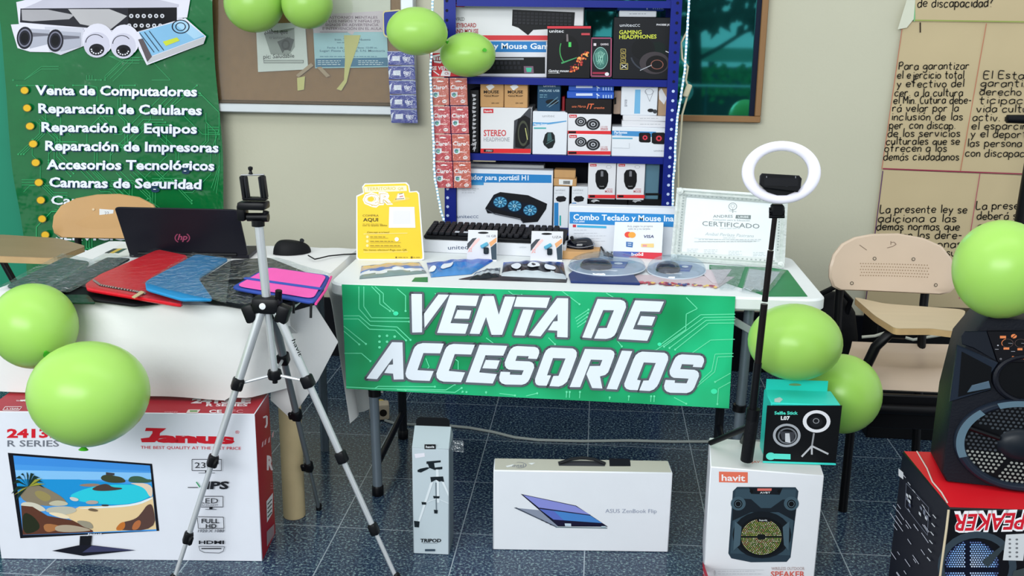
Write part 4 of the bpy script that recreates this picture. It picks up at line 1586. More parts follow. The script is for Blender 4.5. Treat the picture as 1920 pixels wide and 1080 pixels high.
L(760, 535, [(92, 115), (245, 118), (247, 667), (105, 670), (98, 400)], [(275, 400), (480, 125), (632, 128), (282, 605)],
  [(645, 130), (1065, 143), (1020, 292), (740, 280), (655, 535), (915, 548), (868, 688), (462, 675)], [(755, 345), (955, 355), (920, 475), (705, 470)],
  [(1120, 148), (1275, 148), (1348, 415), (1437, 155), (1588, 160), (1395, 705), (1245, 705), (1165, 450), (1070, 692), (930, 688)], [(1700, 342), (1850, 348), (1718, 718), (1565, 712)])
L(1000, 535, [(-238, 160), (240, 172), (190, 320), (-278, 300)], [(-63, 715), (345, 178), (502, 182), (495, 745), (343, 738), (345, 648), (212, 640), (290, 515), (350, 510), (350, 405), (105, 730)],
  [(705, 745), (925, 192), (1255, 203), (1305, 222), (1328, 250), (1335, 310), (1190, 680), (1165, 720), (1120, 750), (1050, 768), (875, 762), (940, 612), (1057, 610), (1160, 355), (1007, 352), (835, 757)],
  [(1465, 212), (1880, 230), (1815, 378), (1540, 370), (1435, 628), (1700, 650), (1640, 795), (1225, 770)], [(1550, 438), (1755, 450), (1705, 575), (1495, 565)])
L(680, 630, [(62, 600), (430, 78), (580, 82), (597, 612), (455, 615), (445, 530), (318, 520), (385, 405), (445, 398), (440, 310), (215, 610)],
  [(1172, 100), (1120, 240), (880, 235), (795, 480), (1028, 495), (970, 635), (720, 625), (665, 608), (633, 575), (622, 530), (640, 460), (740, 180), (760, 145), (800, 110), (870, 92)],
  [(1620, 118), (1565, 258), (1330, 250), (1245, 492), (1478, 515), (1420, 655), (1165, 645), (1110, 625), (1075, 590), (1065, 530), (1190, 190), (1210, 155), (1250, 120), (1310, 105)])
S_ = [(975, 325), (845, 318), (855, 285), (690, 278), (665, 350), (870, 360), (910, 378), (930, 405), (935, 450), (870, 610), (845, 650), (810, 678), (760, 695), (520, 690), (470, 672), (440, 640), (432, 590), (455, 505), (590, 512), (585, 548), (755, 555), (785, 487), (570, 475), (535, 455), (515, 420), (512, 370), (575, 220), (600, 180), (640, 150), (690, 138), (950, 152), (985, 168), (1005, 200), (1008, 240)]
L(880, 630, [(150, 118), (548, 135), (490, 275), (235, 268), (145, 515), (400, 540), (340, 675), (-50, 655)], [(240, 335), (440, 345), (395, 465), (190, 455)], S_,
  [(1115, 710), (1000, 706), (965, 690), (948, 655), (948, 610), (1080, 250), (1105, 205), (1140, 175), (1180, 160), (1490, 175), (1530, 200), (1548, 235), (1545, 285), (1430, 600), (1405, 655), (1350, 700), (1290, 722), (1155, 715), (1210, 570), (1285, 568), (1385, 318), (1205, 312), (1120, 560), (1178, 562)])
L(1080, 640, [(-91, 653), (130, 105), (500, 118), (540, 140), (555, 175), (548, 215), (480, 400), (460, 445), (420, 480), (345, 500), (380, 675), (232, 668), (150, 470), (200, 352), (345, 350), (380, 265), (215, 258), (60, 655)],
  [(660, 130), (810, 138), (590, 690), (440, 682)],
  [(890, 700), (775, 696), (725, 680), (698, 645), (695, 605), (830, 250), (860, 195), (900, 162), (950, 145), (1270, 160), (1305, 178), (1325, 215), (1325, 265), (1200, 580), (1170, 640), (1120, 690), (1060, 712), (910, 703), (970, 562), (1045, 560), (1148, 308), (975, 300), (880, 550), (932, 560)],
  [(x+835, y+46) for x, y in S_])
og = (96, 102, 110)
ho = k.h+.0001
ko = Ink(sf, ho, 0)
for p in LET:
    ko.l(p+[p[0]], 8.6, og, mb=k.g, joints=True)
    ko.p(p, og, mb=k.g)
k.flush(sg, 'circuit_print')
ko.h = ho+.00025
for i, p in enumerate(LET):
    ko.p(p, (234, 242, 250), mb=k.t_)
    if i in (8, 10):
        k.flush(sg)
k.build(sg, 'circuit_print', 'lettering')
gm = mat((24, 122, 70), .5, nv=.15)
MB().prism([at_z(*q, TZ+.0005) for q in ((1438, 556), (1514, 556), (1477, 507), (1448, 503), (1330, 497), (1330, 520))], Z, .0012, gm).build('green_sheet', label='dark green sheet lying on the right end of the white table', cat='sheet')
MB().prism([at_z(*q, TZ+.0005) for q in ((772, 528), (802, 529), (802, 520), (778, 521))], Z, .0012, gm).build('green_sheet', label='small corner of green sheet under the blue pouches at the table front', cat='sheet')

# ---------------------------------------------------------------- things at the back of the white table
kp = V((-.585, 3.352, TZ))
o, F = carton('keyboard_carton', 'long white keyboard box lying on the white table under the black keyboard', kp, V((.476, -.03, 0)), Z, .49, .044, .085, (220, 222, 226), cat='box')
kk = Ink(F['front'])
kk.t('unitec', 840, 468, 877, 8, (40, 60, 100), .0, y1=467)
kk.t('unitec', 974, 465, 987, 4, (190, 194, 200), 0)
kk.build(o)
zk = TZ+.044
kb = empty('black_keyboard', (-.34, 3.38, zk), 'black mechanical keyboard resting on the long white box', 'keyboard')
kM = frame(kp+V((0, 0, .0445)), V((.476, -.03, 0)), Z)
tilt = MX.Rotation(.13, 4, 'X')
b = MB()
b.rbox(kM @ tilt @ MX.Translation((.245, .066, .008)), (.482, .132, .014), .004, mat((20, 21, 26), .4))
b.build('case', kb)
b = MB()
keym = mat((30, 31, 38), .45)
for r_ in range(6):
    x = .012
    while x < .455:
        wk = .0185
        if r_ == 0 and .12 < x < .22:
            wk = .1
        b.rbox(kM @ tilt @ MX.Translation((x+wk/2, .012+r_*.0212, .021)), (wk, .0185, .012), .003, keym)
        x += wk+.0035+(.008 if (.31 < x < .33 or .395 < x < .41) else 0)
b.build('keycaps', kb)
b = MB()
for x in (.119, .149):
    b.rbox(kM @ tilt @ MX.Translation((x, .0125, .0275)), (.015, .013, .0012), 0, mat((190, 196, 204), .4))
b.build('bright_keycaps', kb)

# combo box
cb0 = at_y(1066, 428, 3.40)
o, F = carton('keyboard_mouse_box', 'wide white box with blue band for a keyboard and mouse set on the white table', V((cb0.x, 3.402, TZ)), X, Z, at_y(1268, 420, 3.40).x-cb0.x, at_y(1160, 388.5, 3.40).z-TZ, .05, (222, 226, 234))
k = Ink(F['front'])
k.p([(1068, 397), (1268, 402), (1268, 426), (1068, 419)], (44, 136, 204))
k.t('Combo Teclado y Mouse Ina', 1075, 412, 1263, 11, (240, 244, 250), .022, y1=415)
k.t('CO-2000', 1075, 417, 1096, 3.4, (236, 242, 250), .01)
k.r(1074, 421, 1080, 426, (200, 50, 70))
k.p([(1082, 422), (1137, 424), (1137, 428), (1082, 426)], (60, 170, 214))
k.fine(1076, 431, 1100, (190, 194, 204), 3, 7, .9)
k.fine(1076, 437, 1138, (196, 200, 208), 4, 5, .9)
k.build(o)

# yellow pay sign
qp0, qp1 = V((-.778, 3.205, TZ)), V((-.559, 3.222, TZ))
qf = Face.lean(qp0, qp1, 7)
qs = empty('yellow_pay_sign', (qp0+qp1)/2, 'yellow cut-out payment sign with a white rim standing on the table', 'sign')
outl = [(668, 367), (681, 361), (679, 350), (684, 344), (762, 342), (767, 347), (769, 359), (782, 358), (786, 362), (795, 478), (795, 486), (790, 488), (672, 488), (668, 484)]
bmk = [qf.at(*q) for q in outl]
MB().prism([p-qf.n*.004 for p in bmk], qf.n, .004, mat((230, 232, 232), .4)).build('board', qs, smooth=False)
b = MB()
bc = (qp0+qp1)/2
b.add([bc+V((-.03, .022, .1)), bc+V((.03, .022, .1)), bc+V((.03, .075, .001)), bc+V((-.03, .075, .001))], [(0, 1, 2, 3)], mat((220, 222, 222), .5))
b.build('rear_strut', qs, smooth=False)
k = Ink(qf)
yel = (232, 200, 44)
k.p([(670, 369), (683, 363), (681, 351), (685, 346), (760, 344), (765, 348), (767, 361), (781, 360), (784, 364), (792, 478), (792, 484), (789, 485.5), (674, 485.5), (670.5, 482)], yel)
k.p([(682, 350), (762, 348), (763, 358), (684, 361)], (240, 232, 190))
k.t('TERRITORIO', 688, 357, 742, 6, (206, 186, 90), .02, y1=356)
k.t('QR', 746, 356, 757, 5, (206, 186, 90), .02)
k.t('QR', 680, 384, 737, 21, (246, 246, 242), .085, y1=381)
k.t('QR', 682, 382.5, 735, 18, (206, 172, 60), .055, y1=380)
k.t('QR', 683, 382, 734, 17, (250, 250, 246), .025, y1=379.5)
k.p([(735, 380), (768, 374), (768, 371), (745, 364)], (240, 200, 90))
k.p([(746, 363), (757, 362), (760, 374), (743, 375)], (232, 226, 214))
k.l([(748, 364), (755, 362.5)], 1, (40, 40, 60))
k.l([(749, 369), (756, 367.5)], 1.4, (200, 60, 60))
k.l([(741, 373.5), (758, 372)], 1, (70, 60, 40))
k.p([(730, 388), (777, 388), (779, 427), (729, 427)], (232, 234, 238))
k.p([(737, 395), (769, 395), (770, 420), (737, 420)], (222, 220, 222))
k.t('COMPRA', 680, 406, 710, 4, (120, 96, 30), 0)
k.t('AQUI', 681, 415, 709, 6.6, (84, 70, 30), .02)
k.fine(680, 420, 726, (150, 116, 40), 1, wd=.7)
k.t('con tu tarjeta débito', 680, 424, 726, 3.4, (100, 80, 30), .0)
k.t('¿Cómo pagar en tu banco?', 688, 437, 730, 3.6, (110, 88, 30), 0)
k.l([(682, 438.5), (764, 437)], 1, (240, 222, 150))
for j in range(3):
    k.e(689, 444+j*8.2, 2.6, 2.8, (244, 220, 150), n=12)
    k.fine(694, 444+j*8.2, (728, 745, 760)[j], (120, 96, 34), 1, wd=1)
    k.l([(694, 447+j*8.2), ((728, 752, 752)[j], 446.5+j*8.2)], .6, (150, 118, 40))
k.e(744, 448.5, 4, 4, (244, 240, 226), n=14)
k.t('No tienes efectivo? Paga con QR', 682, 470, 763, 3.4, (110, 88, 30), 0)
k.l([(682, 472.5), (765, 472)], .8, (240, 220, 150))
k.e(743, 482.5, 1.6, 1.6, (110, 88, 30), n=10)
k.e(772, 482.5, 2, 2, (110, 88, 30), n=10)
k.fine(747, 482.5, 766, (130, 102, 36), 1, wd=1)
k.fine(775, 482.5, 790, (130, 102, 36), 1, wd=1)
k.build(qs)

# memory-card packs
for j, (x0_, y0_, x1_, y1_, yy) in enumerate(((878, 431, 933, 490, 3.27), (997, 433, 1056, 490, 3.255))):
    a, c = at_z(x0_-2, y1_, TZ), at_z(x1_-3, y1_, TZ)
    a.z = c.z = TZ
    f_ = Face.lean(a, c, 12)
    e = empty('memory_card_pack', (a+c)/2, ('memory card pack with a round hang slot leaning before the keyboard, nearer the yellow sign', 'memory card pack leaning before the keyboard, next to the mouse on the kraft box')[j], 'card pack', 'memory card packs')
    pts = [(x0_, y0_), (x1_, y0_+1), (x1_-2, y1_), (x0_-3, y1_)]
    MB().prism([f_.at(*q)-f_.n*.001 for q in pts], f_.n, .0012, mat((222, 222, 224), .5)).build('card', e, smooth=False)
    k = Ink(f_)
    k.e(x0_+28, y0_+5.5, 10, 2, (24, 24, 28))
    k.p([(x0_-2, y0_+26), (x0_+8, y0_+16), (x0_+16, y0_+15), (x0_-2, y0_+38)], (70, 74, 80))
    k.p([(x0_+12, y0_+20), (x0_+20, y0_+15), (x0_+22, y0_+18), (x0_-2, y0_+44)], (244, 196, 190))
    k.p([(x1_-16, y0_+24), (x1_-2, y0_+14), (x1_-2, y0_+22), (x1_-13, y0_+32)], (228, 164, 110))
    k.p([(x1_-13, y0_+33), (x1_-2, y0_+24), (x1_-2, y1_-3), (x1_-11, y1_-3)], (60, 76, 88))
    k.t('16 GB' if j == 0 else 'UZA', x1_-20, y0_+13.6, x1_-3, 4.4, (110, 112, 118), .0)
    k.t('32', x0_, y0_+41, x0_+7, 7, (236, 150, 140), 0)
    k.build(e)
    b = MB()
    q0 = f_.px(x0_+30, y0_+30)
    M_ = frame(f_.p3(q0.x, q0.y, .005), f_.u, f_.w)
    b.rbox(M_ @ MX.Translation((.0, -.0, .002)) @ MX.Rotation(-.5, 4, 'Y'), (.026, .007, .012), .002, mat((90, 170, 196), .25))
    b.rbox(M_ @ MX.Translation((.006, -.0, -.016)), (.017, .007, .022), .003, mat((40, 56, 66), .3))
    b.build('card_reader', e)

# mouse on its kraft box
o, F = carton('kraft_carton', 'kraft carton on the white table with a black mouse on top', at_z(1052, 486, TZ), V((1, -.06, 0)), Z, .125, .026, .1, kraft, cat='box')


def mouse(name, label, loc, rz, s, shell, band):
    e = empty(name, loc, label, 'mouse')
    e.rotation_euler = (0, 0, 0)
    M_ = MX.Rotation(rz, 4, 'Z')
    b = MB()
    vs, fs = [], []
    nx, ny = 16, 9
    for j in range(ny+1):
        for i in range(nx):
            q = 2*PI*i/nx
            t = j/ny
            rr = math.cos(t*PI/2*.98)**.55
            x, y = .034*math.cos(q)*rr*(1+.08*math.cos(2*q)), .056*math.sin(q)*rr
            z = .037*math.sin(t*PI/2)*(1-.25*(y/.056))
            vs.append(M_ @ V((x*s, y*s, z*s)))
    fs = [(j*nx+i, j*nx+(i+1) % nx, (j+1)*nx+(i+1) % nx, (j+1)*nx+i) for j in range(ny) for i in range(nx)]
    fs.append(tuple(range(nx-1, -1, -1)))
    fs.append(tuple(ny*nx+i for i in range(nx)))
    MBs = MB()
    MBs.v, MBs.f, MBs.m, MBs.mats = vs, fs, [0]*len(fs), [shell]
    me = MBs.build('shell', e, origin=V())
    if band:
        b = MB()
        pts = [M_ @ V((.036*s*math.cos(q*PI/12), .058*s*math.sin(q*PI/12), (.013+.006*math.sin(q*PI/8))*s)) for q in range(25)]
        b.tube(pts, .0016*s, band, 6)
        b.build('trim_band', e, origin=V())
    b = MB()
    b.tube([M_ @ V((-.004*s, .03*s, .0345*s)), M_ @ V((.004*s, .03*s, .0345*s))], .006*s, mat((50, 52, 58), .4), 12)
    b.build('scroll_wheel', e, origin=V())
    return e


mp = at_z(1086, 464, TZ+.0265)
mouse('black_mouse', 'glossy black mouse with a silver line on the kraft carton', mp, 1.25, .92, mat((16, 20, 34), .12, coat=.5), mat((150, 156, 168), .2, .7))
ms = at_z(548, 474, TZ+.0022)
mouse('black_mouse', 'matt black mouse on the white cloth beside the laptop', ms, -1.05, 1.15, mat((20, 21, 25), .6), None)
b = MB()
b.tube([at_z(*q, TZ+.011) for q in ((578, 479), (590, 486), (600, 484), (616, 480))]+[at_z(*q, TZ+.006) for q in ((645, 477), (672, 476), (700, 474))], .0022, blackp, 8)
b.build('mouse_cable', label='thin black cable from the mouse running behind the yellow sign', cat='cable')
b = MB()
random.seed(4)
pts = [at_z(1128+random.uniform(0, 22), 478+random.uniform(-6, 6), TZ+.006+random.uniform(0, .024)) for _ in range(14)]
pts = [at_z(1118, 462, TZ+.018), at_z(1124, 458, TZ+.03)]+pts
b.tube(pts, .0032, blackp, 7)
b.build('coiled_cable', label='bundled black cable between the kraft carton and the card sign', cat='cable')

# card payment sign
a, c = at_z(1149, 481, TZ), at_z(1239, 487, TZ)
a.z = c.z = TZ
f_ = Face.lean(a, c, 6)
e = empty('card_payment_sign', (a+c)/2, 'white card payment sign with a red and blue foot standing on the table', 'sign')
MB().prism([f_.at(*q)-f_.n*.003 for q in ((1153, 416), (1244, 417), (1240, 488), (1149, 481.5))], f_.n, .003, mat((226, 230, 234), .4)).build('board', e, smooth=False)
k = Ink(f_)
k.p([(1150, 471), (1241.5, 474), (1240.5, 487), (1149.5, 480.5)], (206, 44, 62))
k.p([(1150, 471), (1200, 472.5), (1176, 484), (1149.5, 480.5)], (54, 84, 170))
k.t('bold', 1184, 479.5, 1206, 6, (236, 236, 240), .02)
k.t('Acá, pagas tu propina', 1176, 425.5, 1224, 3.4, (130, 130, 138), 0)
k.t('solo tú y tu tarjeta', 1178, 430.5, 1219, 3.4, (130, 130, 138), 0)
k.e(1178, 440, 7, 5.6, (226, 70, 52))
k.e(1185, 440.5, 7, 5.6, (238, 160, 60))
k.t('VISA', 1206, 446, 1226, 5.6, (60, 66, 110), .02, sh=.2)
k.p([(1174, 453), (1187, 454), (1186, 464), (1174, 462.5)], (60, 110, 170))
k.l([(1177, 456), (1184, 456.5)], 1, (226, 230, 236))
k.l([(1177, 459.5), (1184, 460)], 1, (226, 230, 236))
k.p([(1202, 457), (1226, 456.5), (1226, 464), (1202, 463)], (236, 200, 130))
k.r(1205, 458.5, 1213, 462.5, (220, 150, 150))
k.build(e)
b = MB()
m_ = (a+c)/2
b.add([m_+V((-.02, .014, .07)), m_+V((.02, .014, .07)), m_+V((.02, .04, 0.001)), m_+V((-.02, .04, .001))], [(0, 1, 2, 3)], mat((220, 222, 222), .5))
b.build('rear_strut', e, smooth=False)

# framed certificate
a, c = at_z(1259, 487, TZ), at_z(1470, 502, TZ)
a.z = c.z = TZ
f_ = Face.lean(a, c, 9)
e = empty('certificate_frame', (a+c)/2, 'ornate silver-white frame holding a certificate at the right of the table', 'picture frame')
q = [f_.px(*p) for p in ((1270, 352), (1478, 366), (1471, 503), (1258, 487))]
frm = mat((214, 220, 216), .35, .15, bump=.5, bs=70.)
prof = [(0, 0), (.0, .016), (.008, .020), (.014, .012), (.020, .017), (.028, .010), (.033, .004)]
b = MB()
ctr = sum(q, V((0, 0)))/4
for i in range(4):
    A_, B_ = q[i], q[(i+1) % 4]
    vs = []
    for d, h in prof:
        def ins(p):
            v = ctr-p
            return p+V((math.copysign(min(d, abs(v.x)), v.x), math.copysign(min(d*.9, abs(v.y)), v.y)))
        vs += [f_.p3(*ins(A_), h), f_.p3(*ins(B_), h)]
    b.add(vs, [(2*j, 2*j+2, 2*j+3, 2*j+1) for j in range(len(prof)-1)], frm)
b.add([f_.p3(*p, 0) for p in q], [(3, 2, 1, 0)], frm)
b.build('moulding', e, smooth=False)
b = MB()
for i in range(4):
    A_, B_ = q[i], q[(i+1) % 4]
    n = 26
    for j in range(n):
        p = A_.lerp(B_, (j+.5)/n)
        v = ctr-p
        dd = .024
        p = p+(V((0, math.copysign(dd*.9, v.y))) if i % 2 == 0 else V((math.copysign(dd, v.x), 0)))
        if abs((p-ctr).x) < abs((q[0]-ctr).x)-.02 and abs((p-ctr).y) < abs((q[0]-ctr).y)-.016:
            b.rbox(MX.Translation(f_.p3(p.x, p.y, .014)), (.006, .004, .005), .0015, mat((176, 184, 182), .35, .3))
    p = A_
    v = ctr-p
    p = p+V((math.copysign(.012, v.x), math.copysign(.011, v.y)))
    b.lathe([(.013, 0), (.011, .006), (.004, .009), (.002, .012)], frame(f_.p3(p.x, p.y, .016), f_.u, f_.w) @ MX.Rotation(PI/2, 4, 'X'), frm, 10)
b.build('corner_ornament', e)
b = MB()
ip = [p+V((math.copysign(.031, (ctr-p).x), math.copysign(.028, (ctr-p).y))) for p in q]
b.add([f_.p3(*p, .003) for p in ip], [(0, 1, 2, 3)], mat((228, 234, 236), .35))
b.build('certificate_paper', e, smooth=False)
k = Ink(f_, .0034)
k.o(1374, 387, 8, 7, 1.2, (140, 146, 146))
k.o(1374, 386, 4, 3.4, .8, (160, 166, 166))
k.l([(1374, 391), (1374, 399)], 1.4, (150, 156, 156))
k.l([(1367, 395), (1381, 397)], .8, (160, 166, 166))
k.t('ANDRES', 1337, 408, 1374, 5.4, (140, 146, 146), .01)
k.p([(1380, 403), (1408, 403.5), (1407.5, 411), (1379, 409.5)], (120, 130, 130))
k.t('URIBE', 1384, 408.6, 1404, 4, (224, 230, 230), .01)
k.t('Institución para la Educación', 1337, 413, 1406, 3, (150, 156, 156), .0, y1=415)
k.t('CERTIFICADO', 1317, 423, 1424, 9, (120, 128, 128), 0, y1=428.5)
k.fine(1350, 428, 1390, (180, 186, 186), 1, wd=.8)
k.t('Anibal Perlaza Pastrana', 1322, 441, 1413, 6, (176, 182, 184), -.008, sh=.35, y1=445)
k.fine(1356, 446, 1380, (180, 186, 186), 1, wd=.8)
k.l([(1302, 446.5), (1424, 452)], .6, (190, 196, 196))
k.fine(1310, 449, 1428, (170, 176, 178), 2, 3.6, .9)
k.fine(1302, 453, 1432, (170, 176, 178), 1, 3.6, .9)
for x_ in (1288, 1320, 1366, 1412):
    k.fine(x_, 467+(x_-1288)*.05, x_+26, (186, 192, 194), 3, 3, .8, x_)
k.build(e)
b = MB()
m_ = (a+c)/2
b.add([m_+V((-.05, .034, .15)), m_+V((.05, .034, .15)), m_+V((.05, .11, .001)), m_+V((-.05, .11, .001))], [(0, 1, 2, 3)], mat((60, 50, 44), .6))
b.build('rear_strut', e, smooth=False)

# ---------------------------------------------------------------- pouches and packs along the table front
bagf = film('clear bag film', (240, 246, 248), .72, .1, .8, 30.)


def wavy(pts, z0, amp, n=14, seed=0, z1=None):
    """a crumpled sheet between four table-top corners given in the picture"""
    c4 = [at_z(x, y, z0) for x, y in pts]
    rnd = random.Random(seed)
    ph_ = [rnd.uniform(0, 6) for _ in range(6)]

    def fn(u_, v_):
        p = (c4[0]*(1-u_)+c4[1]*u_)*(1-v_)+(c4[3]*(1-u_)+c4[2]*u_)*v_
        e_ = math.sin(PI*min(1, max(0, u_)))*math.sin(PI*v_)
        h = amp*(.55+.45*e_)*(1+.5*math.sin(u_*9+ph_[0]+v_*3)*math.sin(v_*7+ph_[1])+.35*math.sin(u_*19+ph_[2]-v_*8)+.25*math.sin(v_*23+ph_[3]+u_*12))
        return p+Z*max(.0006, h)
    return fn


def pouch(name, label, pts, cols, z, amp, seed, cat='pouch', group=None, ovals=None):
    """a printed foil pouch: bands of colour over a crumpled body"""
    c4 = [at_z(x, y, z) for x, y in pts]

    def fn(u_, v_):
        p = (c4[0]*(1-u_)+c4[1]*u_)*(1-v_)+(c4[3]*(1-u_)+c4[2]*u_)*v_
        e_ = (max(0, math.sin(PI*u_))*max(0, math.sin(PI*v_)))**.5
        return p+Z*(.0008+amp*e_*(1+.22*math.sin(u_*13+seed+v_*4)*math.sin(v_*5+seed)+.12*math.sin(u_*31-v_*9+seed*2)))
    b = MB()
    nx, ny = 34, 16
    vs = [V(fn(i/nx, j/ny)) for j in range(ny+1) for i in range(nx+1)]
    fs, ms_ = [], []
    mm = [mat(c_, .25, nv=.1, ns=30.) for c_ in cols]
    for j in range(ny):
        for i in range(nx):
            fs.append((j*(nx+1)+i, (j+1)*(nx+1)+i, (j+1)*(nx+1)+i+1, j*(nx+1)+i+1))
            t = (j+.5)/ny+.02*math.sin(i*.35+seed)
            ms_.append(mm[min(len(cols)-1, max(0, int(t*len(cols))))])
    b.add(vs, fs, ms_)
    N_ = len(vs)
    base = [V((v.x, v.y, z)) for v in vs]
    rim = [i for i in range(nx+1)]+[j*(nx+1)+nx for j in range(1, ny+1)]+[ny*(nx+1)+i for i in range(nx-1, -1, -1)]+[j*(nx+1) for j in range(ny-1, 0, -1)]
    b.add([vs[i] for i in rim]+[base[i] for i in rim], [(i, (i+1) % len(rim), len(rim)+(i+1) % len(rim), len(rim)+i) for i in range(len(rim))]+[tuple(len(rim)+i for i in range(len(rim)))], mm[-1])
    o = b.build(name, None, label, cat, group, origin=None)
    if ovals:
        b = MB()
        for (u0, v0, ru, rv) in ovals:
            b.add([V(fn(u0+ru*math.cos(q*PI/9), v0+rv*math.sin(q*PI/9)))+Z*.0035 for q in range(18)], [tuple(range(18))], mat((224, 230, 238), .4))
        b.build('white_badge', o)
    return o


pouch('printed_pouch', 'flat pouch in tan, blue and white stripes at the left front of the table', [(678, 499), (786, 492), (800, 512), (674, 523)], [(60, 90, 150), (206, 176, 140), (190, 170, 160), (48, 110, 190), (214, 222, 232), (120, 140, 140)], TZ+.0012, .012, 1, group='foil pouches')
pouch('printed_pouch', 'bright blue pouch with two white badges in front of the yellow sign', [(800, 493), (930, 486), (884, 514), (808, 520)], [(30, 76, 176), (60, 106, 190), (40, 120, 196), (70, 130, 190)], TZ+.0012, .018, 2, group='foil pouches', ovals=[(.06, .68, .07, .14), (.34, .66, .12, .16)])
pouch('printed_pouch', 'black and blue pouch with three white badges at the middle of the table front', [(944, 492), (1056, 492), (1062, 524), (940, 518)], [(36, 80, 170), (40, 60, 110), (34, 40, 56), (26, 28, 36), (190, 200, 206)], TZ+.0012, .017, 5, group='foil pouches', ovals=[(.22, .58, .08, .15), (.5, .58, .1, .15), (.76, .6, .09, .15)])
pouch('silver_pouch', 'crumpled silver-grey pouch between the two badge-printed pouches', [(892, 512), (938, 502), (936, 520), (880, 525)], [(120, 136, 150), (60, 72, 84), (170, 180, 186), (40, 48, 56)], TZ+.0012, .011, 7, group='foil pouches')
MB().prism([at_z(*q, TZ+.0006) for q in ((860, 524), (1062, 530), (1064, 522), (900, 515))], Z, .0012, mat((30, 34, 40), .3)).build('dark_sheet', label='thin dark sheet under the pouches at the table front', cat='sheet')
MB().prism([at_z(*q, TZ+.0006) for q in ((1066, 518), (1082, 505), (1175, 500), (1200, 535), (1070, 531))], Z, .008, mat((28, 46, 100), .35, nv=.2, ns=40.), .002).build('flat_blue_pack', label='flat dark blue pack under the clear mouse shells', cat='pack')


shellf = film('clear shell plastic', (240, 246, 250), .84, .08, .12, 9.)


def clamshell(label, cx, cy, rx, ry, z, rot, seed):
    o = at_z(cx, cy, z)
    ax = at_z(cx+rx*math.cos(rot), cy+rx*math.sin(rot), z)-o
    ay = at_z(cx-ry*math.sin(rot)*.3, cy-ry, z)-o
    e = empty('clear_mouse_pack', o, label, 'blister pack', 'clear mouse packs')
    n = 36
    ring = [o+ax*math.cos(2*PI*q/n)+ay*math.sin(2*PI*q/n) for q in range(n)]
    MB().prism(ring, Z, .002, mat((150, 166, 186), .3, nv=.2, ns=25.), .0).build('backing_card', e)
    b = MB()
    vs, fs = [], []
    for j in range(6):
        t = j/5
        s_ = math.cos(t*PI/2*.9)**.6
        vs += [o+(p-o)*s_+Z*(.0025+.034*math.sin(t*PI/2)) for p in ring]
    fs = [(j*n+i, j*n+(i+1) % n, (j+1)*n+(i+1) % n, (j+1)*n+i) for j in range(5) for i in range(n)]+[tuple(5*n+i for i in range(n))]
    b.add(vs, fs, shellf)
    b.build('clear_shell', e)
    b = MB()
    b.tube(ring+[ring[0]], .0022, mat((196, 206, 216), .15), 6, caps=False)
    b.build('shell_rim', e)
    c0 = o-ax*.28-ay*.12
    b = MB()
    vs = []
    for j in range(6):
        t = j/5
        s_ = math.cos(t*PI/2*.95)**.6
        vs += [c0+ax*.42*s_*math.cos(2*PI*q/20)+ay*.42*s_*math.sin(2*PI*q/20)+Z*(.003+.024*math.sin(t*PI/2)) for q in range(20)]
    b.add(vs, [(j*20+i, j*20+(i+1) % 20, (j+1)*20+(i+1) % 20, (j+1)*20+i) for j in range(5) for i in range(20)]+[tuple(100+i for i in range(20))], mat((26, 36, 70), .25))
    b.build('packed_mouse', e)
    b = MB()
    c1 = o+ax*.25+ay*.1
    b.prism([c1+ax*.3+ay*.3, c1-ax*.25+ay*.35, c1-ax*.3-ay*.3, c1+ax*.2-ay*.3], Z, .0055, mat((44, 84, 156), .4))
    b.add([c1+ax*(.05+.12*math.cos(q*PI/4))+ay*(.1+.12*math.sin(q*PI/4))+Z*.006 for q in range(8)], [tuple(range(8))], mat((222, 226, 234), .4))
    b.build('printed_insert', e, smooth=False)
    return e


clamshell('clear shell pack holding a dark blue mouse, in front of the card sign', 1138, 500, 72, 16, TZ+.0095, .02, 1)
clamshell('clear shell pack holding a dark mouse, between the card sign and the certificate', 1268, 506, 55, 16, TZ+.0040, .03, 2)
